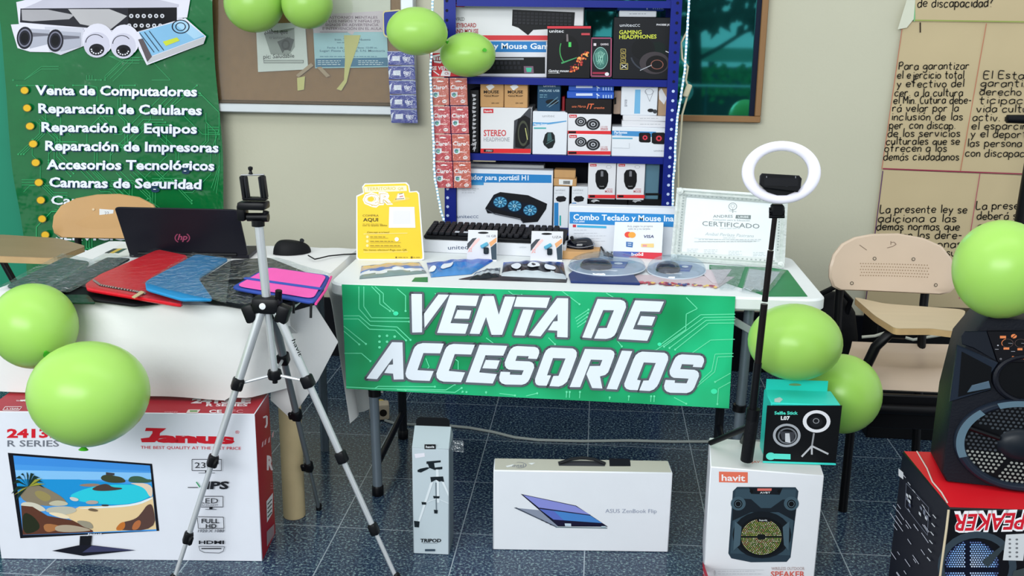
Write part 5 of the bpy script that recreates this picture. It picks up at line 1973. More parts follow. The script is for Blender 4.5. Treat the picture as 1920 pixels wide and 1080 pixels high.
# comic mat in clear bag, further clear bags
mtz = TZ+.002
b = MB().prism([at_z(*q, TZ+.0006) for q in ((1176, 528), (1196, 516), (1378, 520), (1346, 540))], Z, .002, mat((196, 176, 180), .35, nv=.15, ns=30.))
o = b.build('comic_mat', label='pale mat with a red and blue comic border near the table front edge', cat='mat')
b = MB()
random.seed(11)
for q in range(60):
    t = random.random()
    cx, cy = 1182+t*158+random.uniform(-3, 3), 528.4+t*8.6+random.uniform(-2.4, 1.6)
    b.add([at_z(cx+random.uniform(2, 6)*math.cos(a_*PI/3), cy+random.uniform(.8, 2.4)*math.sin(a_*PI/3), TZ+.0028+q*.00002) for a_ in range(6)], [tuple(range(6))], mat(random.choice(((186, 40, 60), (140, 30, 70), (50, 60, 130), (226, 190, 90), (200, 90, 110))), .4))
b.build('printed_border', o, smooth=False)
for j, (pts, lab) in enumerate((([(1330, 500), (1398, 498), (1382, 543), (1350, 544)], 'clear bag over the right end of the comic mat'), ([(1404, 502), (1474, 510), (1440, 552), (1390, 548)], 'clear bag holding a grey card in front of the certificate'))):
    e = empty('clear_bag', at_z(pts[3][0]+20, pts[3][1]-20, TZ+.002), lab, 'bag', 'clear bags on the white table')
    MB().grid(20, 14, wavy(pts, TZ+.004, .007, seed=j+20), bagf).build('film_sleeve', e)
    if j == 1:
        MB().prism([at_z(*q, TZ+.001) for q in ((1405, 505), (1462, 511), (1436, 545), (1394, 542))], Z, .0015, mat((190, 192, 194), .5)).build('grey_card', e, smooth=False)
        b = MB()
        b.tube([at_z(1384+q*6, 542+3*math.sin(q*2.1), TZ+.006) for q in range(9)], .0018, mat((214, 218, 222), .3), 6)
        b.build('white_tie', e)
    else:
        b = MB()
        b.prism([at_z(*q, TZ+.003) for q in ((1310, 506), (1372, 505), (1352, 532), (1336, 531))], Z, .0006, mat((206, 190, 196), .4))
        b.build('pale_card', e, smooth=False)

# ---------------------------------------------------------------- left table: laptop and sleeves
LZ = TZ+.0035
lap = empty('black_laptop', (-1.31, 3.2, LZ), 'open black laptop seen from behind its lid on the left table', 'laptop')
a, c = at_z(243, 482, LZ), at_z(466, 482, LZ)
a.z = c.z = LZ+.014
c.y = a.y+.03
lf = Face.lean(a, c, -14)
lm = mat((28, 28, 40), .38, nv=.06)
b = MB()
pts = [lf.px(*q) for q in ((243, 479), (214, 389), (446, 394), (465, 479))]
pp = round_poly([V((p.x, p.y, 0)) for p in pts], .05, 4)
b.prism([lf.p3(p.x, p.y, -.008) for p in pp], lf.n, .008, lm, .0015)
lid = b.build('lid', lap)
k = Ink(lf)
k.o(342, 446, 14.6, 10.4, 2.4, (128, 58, 84), a0=2.2, a1=4.0)
k.o(342, 446, 14.6, 10.4, 2.4, (128, 58, 84), a0=-.9, a1=.9)
k.t('hp', 333, 449.5, 351, 11, (140, 64, 92), .03, sh=.25)
k.build(lid, 'round_emblem', 'emblem_letters')
b = MB()
u_ = lf.u
back = V((-u_.y, u_.x, 0))
A_, B_ = V((a.x, a.y, LZ)), V((c.x, c.y, LZ))
b.prism([A_+u_*.0-Z*0, B_+u_*.01, B_+u_*.01+back*.15, A_+back*.15], Z, .012, lm, .003)
base = b.build('base', lap)
b = MB()
for r_ in range(5):
    for q in range(14):
        p = A_+u_*(.025+q*.0225)+back*(.03+r_*.018)+Z*.0125
        b.rbox(frame(p, u_, Z), (.019, .014, .002), 0, mat((18, 18, 22), .5))
b.build('keys', base)
b = MB()
b.tube([A_+u_*.03+Z*.013, B_-u_*.03+Z*.013], .006, blackp, 10)
b.build('hinge', lap)


def sleeve(name, label, pts, z, th, col, cat='laptop sleeve', rough=.55, rk=.12, bump=.1):
    P_ = round_poly([at_z(x, y, z+th) for x, y in pts], rk, 4)
    P_ = [V((p.x, p.y, z)) for p in P_]
    m_ = mat(col, rough, nv=.06, bump=bump, bs=60.)
    b = MB().prism(P_, Z, th, m_, min(.003, th*.35))
    return b.build(name, None, label, cat), P_


# flat black bag with handles lowest, then the sleeves over it
CZ = TZ+.0025
o, P_ = sleeve('black_case', 'flat black case with cut-out handle under the red sleeve at the cloth edge', [(90, 538), (120, 531), (272, 556), (300, 566), (250, 571), (180, 562), (110, 549)], CZ, .008, (18, 19, 24), 'case', rk=.1)
sleeve('green_packet', 'small dark green packet at the front edge of the white cloth', [(103, 552), (166, 552), (180, 567), (112, 566)], CZ+.0085, .006, (24, 74, 50), 'packet', .25, bump=.5)
PB = [('grey_sleeve', 'dark grey sleeve in a clear bag, furthest left on the cloth', [(10, 535), (120, 482), (168, 490), (150, 520), (68, 545)], (64, 84, 80)),
      ('grey_sleeve', 'dark grey sleeve in a clear bag between the furthest-left one and the red sleeve', [(84, 540), (200, 482), (246, 484), (170, 520), (112, 547)], (52, 62, 66))]
for j, (n_, lab, pts, col) in enumerate(PB):
    z_ = CZ+.001+.0145*j
    o, P_ = sleeve(n_, lab, pts, z_, .007, col, rk=.1, bump=.4)
    o['group'] = 'bagged grey sleeves'
    xs = [p[0] for p in pts]
    q4 = [(pts[1][0]-4, pts[1][1]-6), (pts[2][0]+6, pts[2][1]-3), (pts[4][0]+20, pts[4][1]+2), (pts[0][0]-12, pts[0][1]+3)]
    MB().grid(22, 18, wavy(q4, z_+.0085, .004, seed=30+j), bagf).build('clear_bag', o)
mg = MB().prism([at_z(*q, CZ+.0004) for q in ((176, 490), (226, 458), (240, 458), (243, 482), (240, 480))], Z, .0006, mat((222, 222, 214), .6)).build('white_leaflet', label='white leaflet with dark and yellow bands showing left of the laptop', cat='leaflet', smooth=False)
b = MB()
for j, c_ in enumerate(((60, 66, 64), (206, 176, 70), (60, 90, 80))):
    b.add([at_z(x, y, CZ+.0014) for x, y in ((196+j*9, 474), (213+j*9, 466), (221+j*9, 466), (204+j*9, 475))], [(0, 1, 2, 3)], mat(c_, .5))
b.build('printed_bands', mg, smooth=False)
o, P_ = sleeve('red_sleeve', 'bright red laptop sleeve with a zip along its front', [(296, 467), (354, 479), (318, 520), (346, 572), (163, 541), (160, 531), (186, 514)], CZ+.0185, .010, (204, 14, 34), rough=.35, rk=.12, bump=.25)
b = MB()
zl = [at_z(x, y, CZ+.0305) for x, y in ((176, 526), (188, 535), (215, 540), (250, 546), (272, 551))]
b.tube(zl, .0028, mat((70, 24, 30), .3, .4), 8)
for q in range(26):
    t = q/25*(len(zl)-1)
    p = zl[int(min(t, len(zl)-1.001))].lerp(zl[int(min(t, len(zl)-1.001))+1], t-int(min(t, len(zl)-1.001)))
    b.rbox(MX.Translation(p+Z*.002), (.004, .006, .003), 0, mat((180, 184, 180), .3, .6))
b.build('zip', o)
b = MB()
b.prism([at_z(x, y, CZ+.033) for x, y in ((247, 558), (253, 560), (272, 549), (264, 547))], Z, .003, mat((216, 198, 150), .35, .3), .001)
b.build('zip_pull', o)
MB().grid(22, 14, wavy([(290, 466), (356, 478), (350, 575), (150, 534)], CZ+.0325, .003, seed=41), film('thin clear bag', (250, 250, 250), .9, .1, .8, 28.)).build('clear_bag', o)
o, P_ = sleeve('blue_sleeve', 'sky blue laptop sleeve between the red and black ones', [(366, 476), (430, 484), (372, 520), (400, 560), (340, 560), (274, 541), (272, 527)], CZ+.0385, .009, (24, 132, 188), rough=.4, rk=.12, bump=.25)
MB().grid(22, 14, wavy([(362, 474), (434, 483), (424, 570), (266, 532)], CZ+.0505, .004, seed=43), bagf).build('clear_bag', o)
o, P_ = sleeve('black_sleeve', 'black laptop sleeve in a crinkled clear bag under the pink sleeve', [(430, 488), (505, 482), (600, 520), (560, 562), (470, 574), (386, 560), (362, 534)], CZ+.0005, .014, (26, 30, 38), rough=.4, rk=.12, bump=.3)
MB().grid(26, 20, wavy([(440, 488), (520, 484), (622, 515), (352, 530)], CZ+.0175, .004, seed=47), bagf).build('clear_bag', o)
MB().grid(26, 12, wavy([(352, 522), (470, 540), (480, 578), (356, 552)], CZ+.0175, .005, seed=49), bagf).build('crinkled_bag_end', o)
pz = CZ+.028
o, P_ = sleeve('pink_sleeve', 'bright pink laptop sleeve with blue edges and a blue stripe', [(501, 500), (620, 516), (590, 567), (432, 538)], pz, .009, (46, 74, 160), rough=.6, rk=.1)
top = pz+.0115
b = MB()
ins = [at_z(x, y, top) for x, y in ((503, 501), (616, 517), (590, 562), (438, 537))]
ct = sum(ins, V())/4
ins = round_poly([ct+(p-ct)*.955 for p in ins], .12, 4)
b.prism(ins, Z, .002, mat((238, 92, 176), .6, bump=.1, bs=200.), .0006)
b.build('pink_panel', o)
b = MB()
b.prism([at_z(x, y, top+.0025) for x, y in ((456, 523), (460, 520), (604, 540), (601, 543.5))], Z, .001, mat((50, 82, 176), .6))
b.build('blue_stripe', o)
b = MB()
b.tube([at_z(x, y, pz+.007) for x, y in ((592, 570), (610, 545), (621, 519))], .0035, mat((230, 60, 150), .5), 8)
b.build('pink_edge', o)
for q in ((552, 574), (584, 582)):
    b = MB()
    p = at_z(q[0], q[1]-10, pz)
    b.tube([p+V((0, -.002, .004)), p+V((.002, -.014, -.01)), p+V((.002, -.018, -.03))], .0035, blackp, 8)
    b.build('zip_pull', o)
# ---------------------------------------------------------------- school chairs with writing arms
blk = mat((18, 18, 22), .4)


def chair(name, label, back_px, DB, col, seat_px, arm_px, arm_z, legs, sticker=None, dots=False, arm_th=.022, group='school chairs'):
    f_ = Face(V((0, DB, .5)), X, V((0, .12, 1)))
    pm_ = mat(col, .42, nv=.06, ns=8., coat=.15)
    e = empty(name, (at_y(back_px[len(back_px)//2][0], 500, DB).x, DB-.15, 0), label, 'chair', group)
    pts = [f_.px(*q) for q in back_px]
    pts = [V((p.x, p.y, 0)) for p in pts]
    cx = sum(p.x for p in pts)/len(pts)
    hw = max(abs(p.x-cx) for p in pts)
    b = MB()
    ring = [f_.p3(p.x, p.y, -.012-.03*(1-((p.x-cx)/hw)**2)) for p in pts]
    inner = [[f_.p3(cx+(p.x-cx)*s_, (sum(q.y for q in pts)/len(pts))*(1-s_)+p.y*s_, h-.03*(1-((p.x-cx)*s_/hw)**2)) for p in pts] for s_, h in ((1, 0), (.96, .006), (.8, .006), (.5, .006), (.2, .006))]
    n = len(pts)
    rings = [ring]+inner
    vs = [p for r_ in rings for p in r_]
    fs = [(i*n+j, i*n+(j+1) % n, (i+1)*n+(j+1) % n, (i+1)*n+j) for i in range(len(rings)-1) for j in range(n)]
    fs += [tuple((len(rings)-1)*n+j for j in range(n)), tuple(range(n-1, -1, -1))]
    b.add(vs, fs, pm_)
    bk = b.build('backrest', e)
    k = Ink(f_, -.022)
    if sticker:
        k2 = Ink(Face(f_.o, f_.u, f_.w), -.0195)
        k2.p([(182, 392), (209, 394), (207, 408), (182, 406)], (226, 226, 224))
        k2.t('22', 192, 403, 200, 6, (90, 90, 110), .0)
        k2.build(bk, 'paper_sticker', 'number')
        k3 = Ink(f_, -.018)
        k3.e(171, 393, 2.6, 2.2, (226, 200, 160), n=10)
        k3.e(133, 431, 2.6, 2.2, (150, 110, 80), n=10)
        k3.build(bk, 'rivets')
    if dots:
        b = MB()
        for r_ in range(5):
            for q in range(26):
                x_, y_ = 1616+q*5+(r_ % 2)*2, 495+r_*5.6+q*.12
                h = -.0215-.006*0
                g = f_.px(x_, y_)
                hh = .0072-.03*(1-((g.x-cx)/hw)**2)
                cc = [f_.p3(g.x+.0022*math.cos(t*PI/4), g.y+.0018*math.sin(t*PI/4), hh) for t in range(8)]
                b.add(cc, [tuple(range(8))], mat((150, 126, 100), .6))
        b.build('pierced_holes', bk, smooth=False)
        b = MB()
        for x_, y_ in ((1643, 486), (1716, 487), (1599, 532), (1756, 535)):
            g = f_.px(x_, y_)
            hh = .0075-.03*(1-((g.x-cx)/hw)**2)
            for rr, c_ in ((.0062, (96, 84, 72)), (.0036, (196, 178, 156))):
                b.add([f_.p3(g.x+rr*math.cos(t*PI/6), g.y+rr*math.sin(t*PI/6), hh+(.0004 if rr < .005 else 0)) for t in range(12)], [tuple(range(12))], mat(c_, .4))
        b.build('rivets', bk, smooth=False)
        kd = MB()
        for L_ in ([(1667, 466), (1678, 463), (1684, 459), (1680, 455), (1674, 456)], [(1674, 453), (1674, 460)], [(1614, 460), (1628, 470)]):
            for (xa, ya), (xb, yb) in zip(L_, L_[1:]):
                g0, g1 = f_.px(xa, ya), f_.px(xb, yb)
                d = (g1-g0).normalized()
                o_ = V((-d.y, d.x))*.0009
                h = lambda g: .0074-.03*(1-((g.x-cx)/hw)**2)
                kd.add([f_.p3(*(g0+o_), h(g0)), f_.p3(*(g1+o_), h(g1)), f_.p3(*(g1-o_), h(g1)), f_.p3(*(g0-o_), h(g0))], [(0, 1, 2, 3)], mat((120, 100, 84), .6))
        kd.build('pen_scribble', bk, smooth=False)
    # writing arm
    P_ = round_poly([at_z(x, y, arm_z) for x, y in arm_px], .14, 4)
    am = mat((196, 178, 146) if dots else (152, 128, 96), .4, nv=.1, ns=5., stretch=(1, 6, 1))
    b = MB().prism([p-Z*arm_th for p in P_], Z, arm_th, mat((190, 158, 112), .55, nv=.15, ns=30.))
    arm = b.build('writing_arm', e, smooth=False)
    b = MB()
    b.prism([p-Z*.0005 for p in P_], Z, .0016, am)
    b.build('laminate_top', arm, smooth=False)
    # seat
    if seat_px:
        z0 = .42
        tp = [at_z(*q, z0) for q in seat_px]
        nx = 18

        def st_(u_, v_):
            p = (tp[0]*(1-u_)+tp[1]*u_)*(1-v_)+(tp[3]*(1-u_)+tp[2]*u_)*v_
            dz = -.018*math.sin(PI*u_)*math.sin(PI*min(1, v_*1.1))
            if v_ > .8:
                dz -= ((v_-.8)/.2)**1.6*.055
            if v_ < .15:
                dz += .012*(1-v_/.15)
            return p+Z*dz
        b = MB()
        b.grid(nx, 20, st_, pm_, .012)
        b.build('seat', e)
    for nm, pth, r_ in legs:
        b = MB().tube(pth, r_, blk, 10)
        b.build(nm, e)
    return e


bx = [(1555, 520), (1556, 500), (1563, 478), (1580, 458), (1605, 446), (1640, 440), (1690, 439), (1735, 447), (1768, 462), (1785, 485), (1791, 515), (1790, 540), (1782, 549), (1766, 553), (1700, 551), (1620, 547), (1575, 545), (1562, 538)]
DB = 3.34
bxw = at_y(1600, 550, DB)
by2 = at_y(1760, 550, DB)
xl, xr = .80, 1.13
chair('school_chair', 'pale wooden school chair with a writing arm at the right of the sale table', bx, DB, (206, 184, 162),
      [(1596, 652), (1800, 658), (1810, 708), (1580, 698)],
      [(1600, 557), (1660, 570), (1812, 581), (1794, 622), (1745, 616), (1678, 616), (1640, 592)], .60,
      [('leg', [(xl+.005, 3.0, 0), (xl+.005, 3.0, .36)], .0135), ('leg', [(xr+.02, 3.0, 0), (xr+.02, 3.0, .36)], .0135),
       ('leg', [(xl+.01, 3.36, 0), (xl+.03, 3.36, .36), (xl+.03, 3.40, .58), (xl+.03, 3.40, .66)], .014), ('leg', [(xr, 3.36, 0), (xr-.02, 3.36, .36), (xr-.02, 3.40, .58), (xr-.02, 3.40, .66)], .014),
       ('front_rail', [(xl+.005, 3.0, .345), (xr+.02, 3.0, .345)], .016), ('side_rail', [(xl+.005, 3.0, .35), (xl+.03, 3.36, .35)], .012), ('side_rail', [(xr+.02, 3.0, .35), (xr-.02, 3.36, .35)], .012),
       ('arm_support', [(.83, 3.10, .36), at_y(1642, 650, 3.08), V((at_y(1672, 625, 3.06).x, 3.08, .562)), V((at_y(1700, 625, 3.06).x, 3.08, .562))], .016),], dots=True, arm_th=.02)
MB().box((xl+.015, 3.017, .275), (xr+.01, 3.035, .385), blk, .004).build('apron', [o_ for o_ in SC.objects if o_.name == 'school_chair'][0])
lx = [(98, 425), (100, 405), (112, 386), (138, 372), (175, 365), (215, 364), (255, 370), (285, 384), (296, 402), (299, 425), (294, 442), (280, 449), (235, 449), (160, 448), (112, 446), (101, 437)]
DL = 3.93
la = at_y(134, 450, DL)
chair('school_chair', 'tan school chair with a number sticker behind the black laptop', lx, DL, (202, 158, 104), None,
      [(-60, 446), (0, 440), (110, 447), (162, 462), (104, 484), (-60, 478)], .70,
      [('leg', [(la.x, 3.95, .4), (la.x, 3.985, .60), (la.x, 3.985, .72)], .014), ('leg', [(la.x+.28, 3.95, .4), (la.x+.28, 3.985, .60), (la.x+.28, 3.985, .72)], .014),
       ('leg', [(la.x, 4.0, 0), (la.x, 3.95, .4)], .014), ('leg', [(la.x+.28, 4.0, 0), (la.x+.28, 3.95, .4)], .014),
       ('leg', [(la.x-.02, 3.55, 0), (la.x-.02, 3.55, .4)], .014), ('leg', [(la.x+.30, 3.55, 0), (la.x+.30, 3.55, .4)], .014),
       ('seat', [(la.x-.03, 3.75, .42), (la.x+.31, 3.75, .42)], .012),
       ('arm_support', [(la.x-.02, 3.6, .4), at_y(22, 520, 3.6), at_y(2, 484, 3.6)], .013)], sticker=True)

# black bag and cable tangle behind the right chair
b = MB()
M_ = MX.Translation((.955, 4.0, .0))
b.lathe([(.06, 0), (.105, .02), (.115, .14), (.11, .28), (.09, .38), (.05, .44), (.02, .46)], M_, mat((20, 21, 26), .7, bump=.3, bs=30.), 20, 1., .7)
bg = b.build('black_backpack', label='slumped black bag on the floor behind the pale school chair', cat='bag')
b = MB()
b.tube([(.90, 3.96, .38), (.88, 3.94, .46), (.95, 3.94, .50), (1.01, 3.95, .44), (1.0, 3.96, .38)], .012, blackp, 8)
b.build('strap', bg)
bxo, F = carton('dark_crate', 'black crate with a pale cable across it on the floor behind the pale school chair', V((1.03, 3.62, 0)), X, Z, .46, .46, .2, (16, 17, 21), cat='crate')
b = MB()
pt = [at_y(x, y, 3.61) for x, y in ((1616, 632), (1640, 630), (1660, 623), (1685, 630), (1712, 637), (1740, 633), (1765, 628))]
pt = [V((p.x, p.y, max(p.z, .0))) for p in pt]
b.tube([at_y(1616, 632, 3.606), at_y(1640, 630, 3.606), at_y(1662, 623, 3.606), at_y(1687, 630, 3.606), at_y(1712, 637, 3.606), at_y(1740, 632, 3.606), at_y(1765, 628, 3.606)], .0055, mat((206, 206, 190), .5), 8)
b.build('pale_cable', label='pale cable sagging across the black crate behind the chair', cat='cable')

# ---------------------------------------------------------------- monitor box
jp0, jp1 = at_z(2, 1048, 0), at_z(492, 1053, 0)
ju = jp1-jp0
o, F = carton('monitor_box', 'large white and red computer monitor box at the lower left', jp0, ju, Z, ju.length, .441, .166, (222, 224, 232), (172, 22, 44), (160, 22, 40), r=.002)
k = Ink(F['front'])
k.t('2413LE', 13, 820, 132, 16, RED, .045)
k.t('R SERIES', 14, 837, 111, 12, (110, 114, 124), .015)
k.t('anus', 293, 828, 440, 17, RED, .07, y1=831)
k.p([(264, 822), (280, 820), (286, 812), (286, 808), (272, 808), (274, 802), (312, 803), (300, 812), (299, 822), (290, 829), (266, 829)], RED)
k.t('®', 441, 813, 449, 6, RED, 0)
k.t('THE BEST QUALITY AT THE BEST PRICE', 264, 841, 452, 5.4, (206, 60, 74), .012, y1=843)
k.flush(o, 'series_marks')
scr = lambda L_: [(x*320/1503, 830+y*230/1080) for x, y in L_]
soft = lambda L_: [tuple(q) for q in chaikin([V(p) for p in scr(L_)], 2)]
k.p(scr([(70, 88), (1340, 185), (1403, 775), (180, 840)]), (18, 20, 32))
k.p(scr([(118, 112), (1322, 200), (1380, 775), (205, 812)]), (70, 150, 222))
k.p(scr([(118, 112), (1322, 200), (1328, 250), (130, 190)]), (58, 138, 216))
k.p(scr([(135, 240), (1330, 265), (1335, 325), (150, 325)]), (130, 190, 236))
k.p(scr([(150, 320), (700, 322), (1100, 360), (1340, 362), (1348, 470), (1200, 545), (900, 560), (600, 560), (170, 480)]), (22, 142, 206))
k.p(soft([(880, 370), (1200, 365), (1340, 400), (1345, 465), (1200, 530), (1000, 548), (700, 520), (600, 470), (700, 420)]), (40, 196, 214))
k.p(soft([(1130, 352), (1338, 356), (1348, 465), (1320, 480), (1280, 400), (1200, 370)]), (222, 200, 176))
k.p(scr([(560, 640), (700, 560), (1000, 552), (1200, 535), (1348, 472), (1378, 760), (830, 785)]), (226, 198, 150))
k.p(soft([(640, 580), (900, 560), (1180, 540), (1346, 476), (1347, 492), (1200, 556), (900, 575)]), (226, 232, 232))
k.p(soft([(885, 320), (900, 285), (960, 278), (1010, 290), (1070, 300), (1110, 330), (1100, 352), (960, 352)]), (60, 66, 44))
k.p(scr([(935, 258), (1010, 266), (1010, 285), (935, 285)]), (64, 60, 60))
k.p(soft([(1130, 320), (1160, 292), (1240, 292), (1300, 322), (1335, 318), (1338, 352), (1140, 350)]), (60, 92, 70))
k.p(soft([(690, 376), (730, 360), (850, 356), (900, 372), (800, 388)]), (150, 122, 104))
k.p(soft([(800, 412), (850, 380), (920, 358), (960, 366), (990, 390), (1080, 394), (1075, 410), (900, 426)]), (74, 58, 52))
k.p(soft([(165, 400), (330, 360), (420, 400), (560, 480), (600, 540), (420, 560), (200, 520)]), (132, 120, 98))
k.p(soft([(300, 430), (360, 415), (450, 460), (450, 500), (400, 520), (330, 480)]), (150, 136, 84))
k.p(soft([(420, 530), (500, 500), (600, 520), (600, 550), (470, 556)]), (190, 184, 158))
k.p(soft([(180, 520), (300, 520), (400, 570), (410, 606), (200, 590)]), (206, 200, 182))
k.p(soft([(400, 590), (450, 560), (640, 556), (695, 600), (560, 640), (420, 612)]), (186, 182, 164))
k.p(soft([(400, 610), (540, 612), (640, 660), (560, 670)]), (232, 214, 178))
k.p(scr([(190, 550), (290, 560), (420, 640), (640, 680), (820, 770), (820, 785), (205, 808)]), (92, 54, 40))
k.p(soft([(200, 600), (300, 640), (370, 740), (300, 790), (205, 800)]), (48, 56, 34))
k.p(soft([(380, 700), (560, 730), (500, 770), (400, 790)]), (166, 108, 64))
k.p(soft([(480, 730), (600, 715), (760, 745), (825, 775), (500, 788)]), (172, 156, 134))
k.p(soft([(660, 680), (780, 685), (822, 720), (822, 760), (740, 740)]), (150, 142, 122))
k.p(soft([(610, 480), (640, 472), (700, 490), (690, 512), (640, 510)]), (206, 198, 190))
k.p(soft([(750, 520), (800, 500), (875, 512), (860, 536), (780, 538)]), (176, 160, 150))
k.p(soft([(770, 590), (800, 568), (875, 590), (850, 606)]), (110, 92, 70))
k.p(soft([(895, 540), (960, 540), (960, 556), (900, 556)]), (70, 66, 64))
k.p(soft([(1010, 770), (1060, 700), (1200, 670), (1260, 600), (1300, 540), (1350, 535), (1380, 765)]), (86, 62, 56))
k.p(soft([(1012, 768), (1060, 700), (1110, 690), (1100, 765)]), (190, 110, 44))
k.p(soft([(1160, 765), (1180, 700), (1230, 670), (1250, 700), (1220, 760)]), (176, 104, 60))
for a_ in (-2.8, -2.4, -2.0, -1.6, -1.2, -.8, -.45, -.1, 2.9, 2.4):
    c_ = (250, 380)
    e_ = (c_[0]+150*math.cos(a_), c_[1]+150*math.sin(a_)+30)
    m_ = (c_[0]+90*math.cos(a_), c_[1]+100*math.sin(a_)-12)
    k.p(scr([c_, (m_[0]-8, m_[1]-14), e_, (m_[0]+8, m_[1]+14)]), (30, 62, 48))
for a_ in (-.7, 2.7, -.3):
    k.p(scr([(260, 380), (260+70*math.cos(a_), 370+80*math.sin(a_)), (260+150*math.cos(a_), 400+140*math.sin(a_))]), (150, 150, 50))
k.p(scr([(710, 815), (815, 812), (805, 895), (705, 900)]), (20, 22, 30))
k.p(scr([(463, 945), (700, 896), (815, 896), (1200, 940), (740, 990)]), (24, 26, 42))
k.p(scr([(730, 960), (1200, 940), (1000, 918), (815, 900)]), (58, 60, 92))
k.t('Janus', 164, 1002, 192, 4, (220, 224, 232), .02, sh=.2, y1=1001)
dk = (40, 42, 50)
k.flush(o, 'monitor_picture', 'monitor_lettering')


def mon(x0, y0, x1, y1):
    k.l([(x0, y0), (x1, y0), (x1, y1), (x0, y1), (x0, y0)], 1.1, dk)
    k.r((x0+x1)/2-3, y1, (x0+x1)/2+3, y1+4, dk)
    k.l([(x0+12, y1+4.4), (x1-12, y1+4.4)], 1, (90, 92, 100))


mon(361, 860, 416, 881)
k.t('23.8"', 366, 876, 411, 11, dk, 0)
k.t('IPS', 386, 915, 429, 14, dk, .04, sh=.15)
k.l([(353, 912.5), (372, 912.5)], 1.4, dk)
k.l([(369, 902), (376, 912)], 2, (40, 150, 90))
mon(374, 929, 419, 949)
k.t('LED', 376, 942, 410, 10, dk, .0)
k.t('BACKLIGHT', 376, 947, 410, 4, (90, 92, 100), 0)
k.l([(371, 967), (420, 968), (421, 989), (373, 989), (371, 967)], 1.1, dk)
k.t('FULL', 379, 979, 412, 8.4, dk, .02)
k.t('HD', 387, 988, 407, 7.6, dk, .02)
k.t('1920 X 1080', 372, 996, 421, 5.4, (80, 82, 92), .012, sh=.2)
k.t('HDMI', 374, 1018, 421, 6.6, dk, .025)
k.l([(374, 1022), (422, 1023), (420, 1031), (412, 1035), (384, 1034), (376, 1030), (374, 1022)], 1, (80, 82, 90))
k.r(379, 1025.5, 416, 1027.5, dk)
k.build(o, 'feature_icons', 'feature_lettering')
k = Ink(F['top'])
ow = (238, 226, 230)
k.t('2413LE', 358, 756, 470, 8.6, ow, .05, sh=.3)
k.t('R SERIES', 386, 762, 464, 5, ow, .03, sh=.3)
k.t('J', 38, 749, 60, 9, ow, .05, sh=.3)
k.t('THE BEST', 30, 753, 60, 2.4, ow, .02)
k.l([(10, 763), (41, 763), (36, 769.5), (5, 769.5), (10, 763)], 1, ow)
k.t('3 YEAR', 12, 768, 36, 3, ow, .02)
k.t('energy', 308, 774, 334, 3, (220, 130, 140), .02)
k.p([(353, 768.5), (376, 768.5), (371, 775), (349, 775)], (220, 200, 196))
k.r(356, 770, 370, 773, (100, 150, 90))
k.t('CE', 392, 775, 416, 6, ow, .03)
k.t('FC', 434, 775, 456, 6, (220, 130, 140), .02)
k.build(o, 'printed_marks', 'lettering')
k = Ink(F['right'])
k.t('R', 500, 880, 512, 26, (236, 220, 222), .05)
k.l([(497, 802), (500, 796), (500, 780), (493, 783)], 3.2, (240, 226, 228))
for x_, y_ in ((491, 830), (496, 826), (503, 822), (510, 812)):
    k.p([(x_, y_), (x_+3, y_-4), (x_+2, y_+7), (x_-1, y_+9)], (220, 170, 176))
k.p([(499, 940), (511, 924), (510, 962), (500, 980)], (226, 226, 228))
for q in range(4):
    k.l([(501, 946+q*8), (509, 936+q*8)], 2, (70, 80, 74))
for q in range(9):
    k.l([(500+q*1.5, 996-q*1.6), (500.4+q*1.5, 1024-q*2.6)], .8, (190, 186, 190))
k.fine(506, 906, 514, (210, 150, 156), 3, 5, .8)
k.build(o, 'printed_marks', 'lettering')

# cardboard tube leaning by the box
tb = at_z(546, 976, 0)
b = MB()
tm = mat((202, 182, 140), .7, nv=.14, ns=12., bump=.06, bs=40.)
b.lathe([(.0, 0), (.032, 0), (.0335, .003), (.0335, .56), (.030, .56), (.030, .54), (.0, .54)], MX.Translation((tb.x, tb.y+.034, 0)), tm, 28)
b.build('cardboard_tube', label='upright scuffed beige cardboard tube beside the monitor box', cat='tube')

# ---------------------------------------------------------------- camera tripod
TY = 2.49
hub, top_, bot = at_y(501, 571, TY), at_y(485, 418, TY), at_y(515, 702, TY)
tri = empty('camera_tripod', (hub.x, TY, 0), 'tall silver and black camera tripod standing before the cloth-covered table', 'tripod')
MB().tube([top_, hub+V((0, 0, .0))], .0115, alu, 16).build('center_column', tri)
MB().tube([hub, bot], .0095, alu, 14).build('lower_column', tri)
b = MB()
b.rbox(MX.Translation(hub), (.075, .05, .045), .012, blackp, 2)
b.tube([hub+V((.03, 0, .012)), hub+V((.034, -.004, .04))], .009, blackp, 10)
for px_ in (-.043, .043):
    b.rbox(MX.Translation(hub+V((px_, -.006, -.022))) @ MX.Rotation(px_*8, 4, 'Y'), (.034, .036, .05), .008, blackp, 2)
b.rbox(MX.Translation(hub+V((.0, .035, -.022))), (.034, .036, .05), .008, blackp, 2)
yoke = b.build('leg_yoke', tri)
b = MB()
b.lathe([(.0085, 0), (.0085, .003), (.003, .004)], frame(hub+V((-.004, -.0245, .002)), X, Z) @ MX.Rotation(PI/2, 4, 'X'), mat((224, 226, 228), .3), 16)
b.build('white_badge', yoke)
feet = [(at_y(489, 585, TY-.01), at_z(326, 1090, 0), (720, 864, 1008)), (at_y(518, 583, TY-.01), at_z(744, 1088, 0), (715, 857, 992)), (hub+V((.0, .04, -.03)), at_z(598, 956, 0), (672, 778, 875))]
locks = []
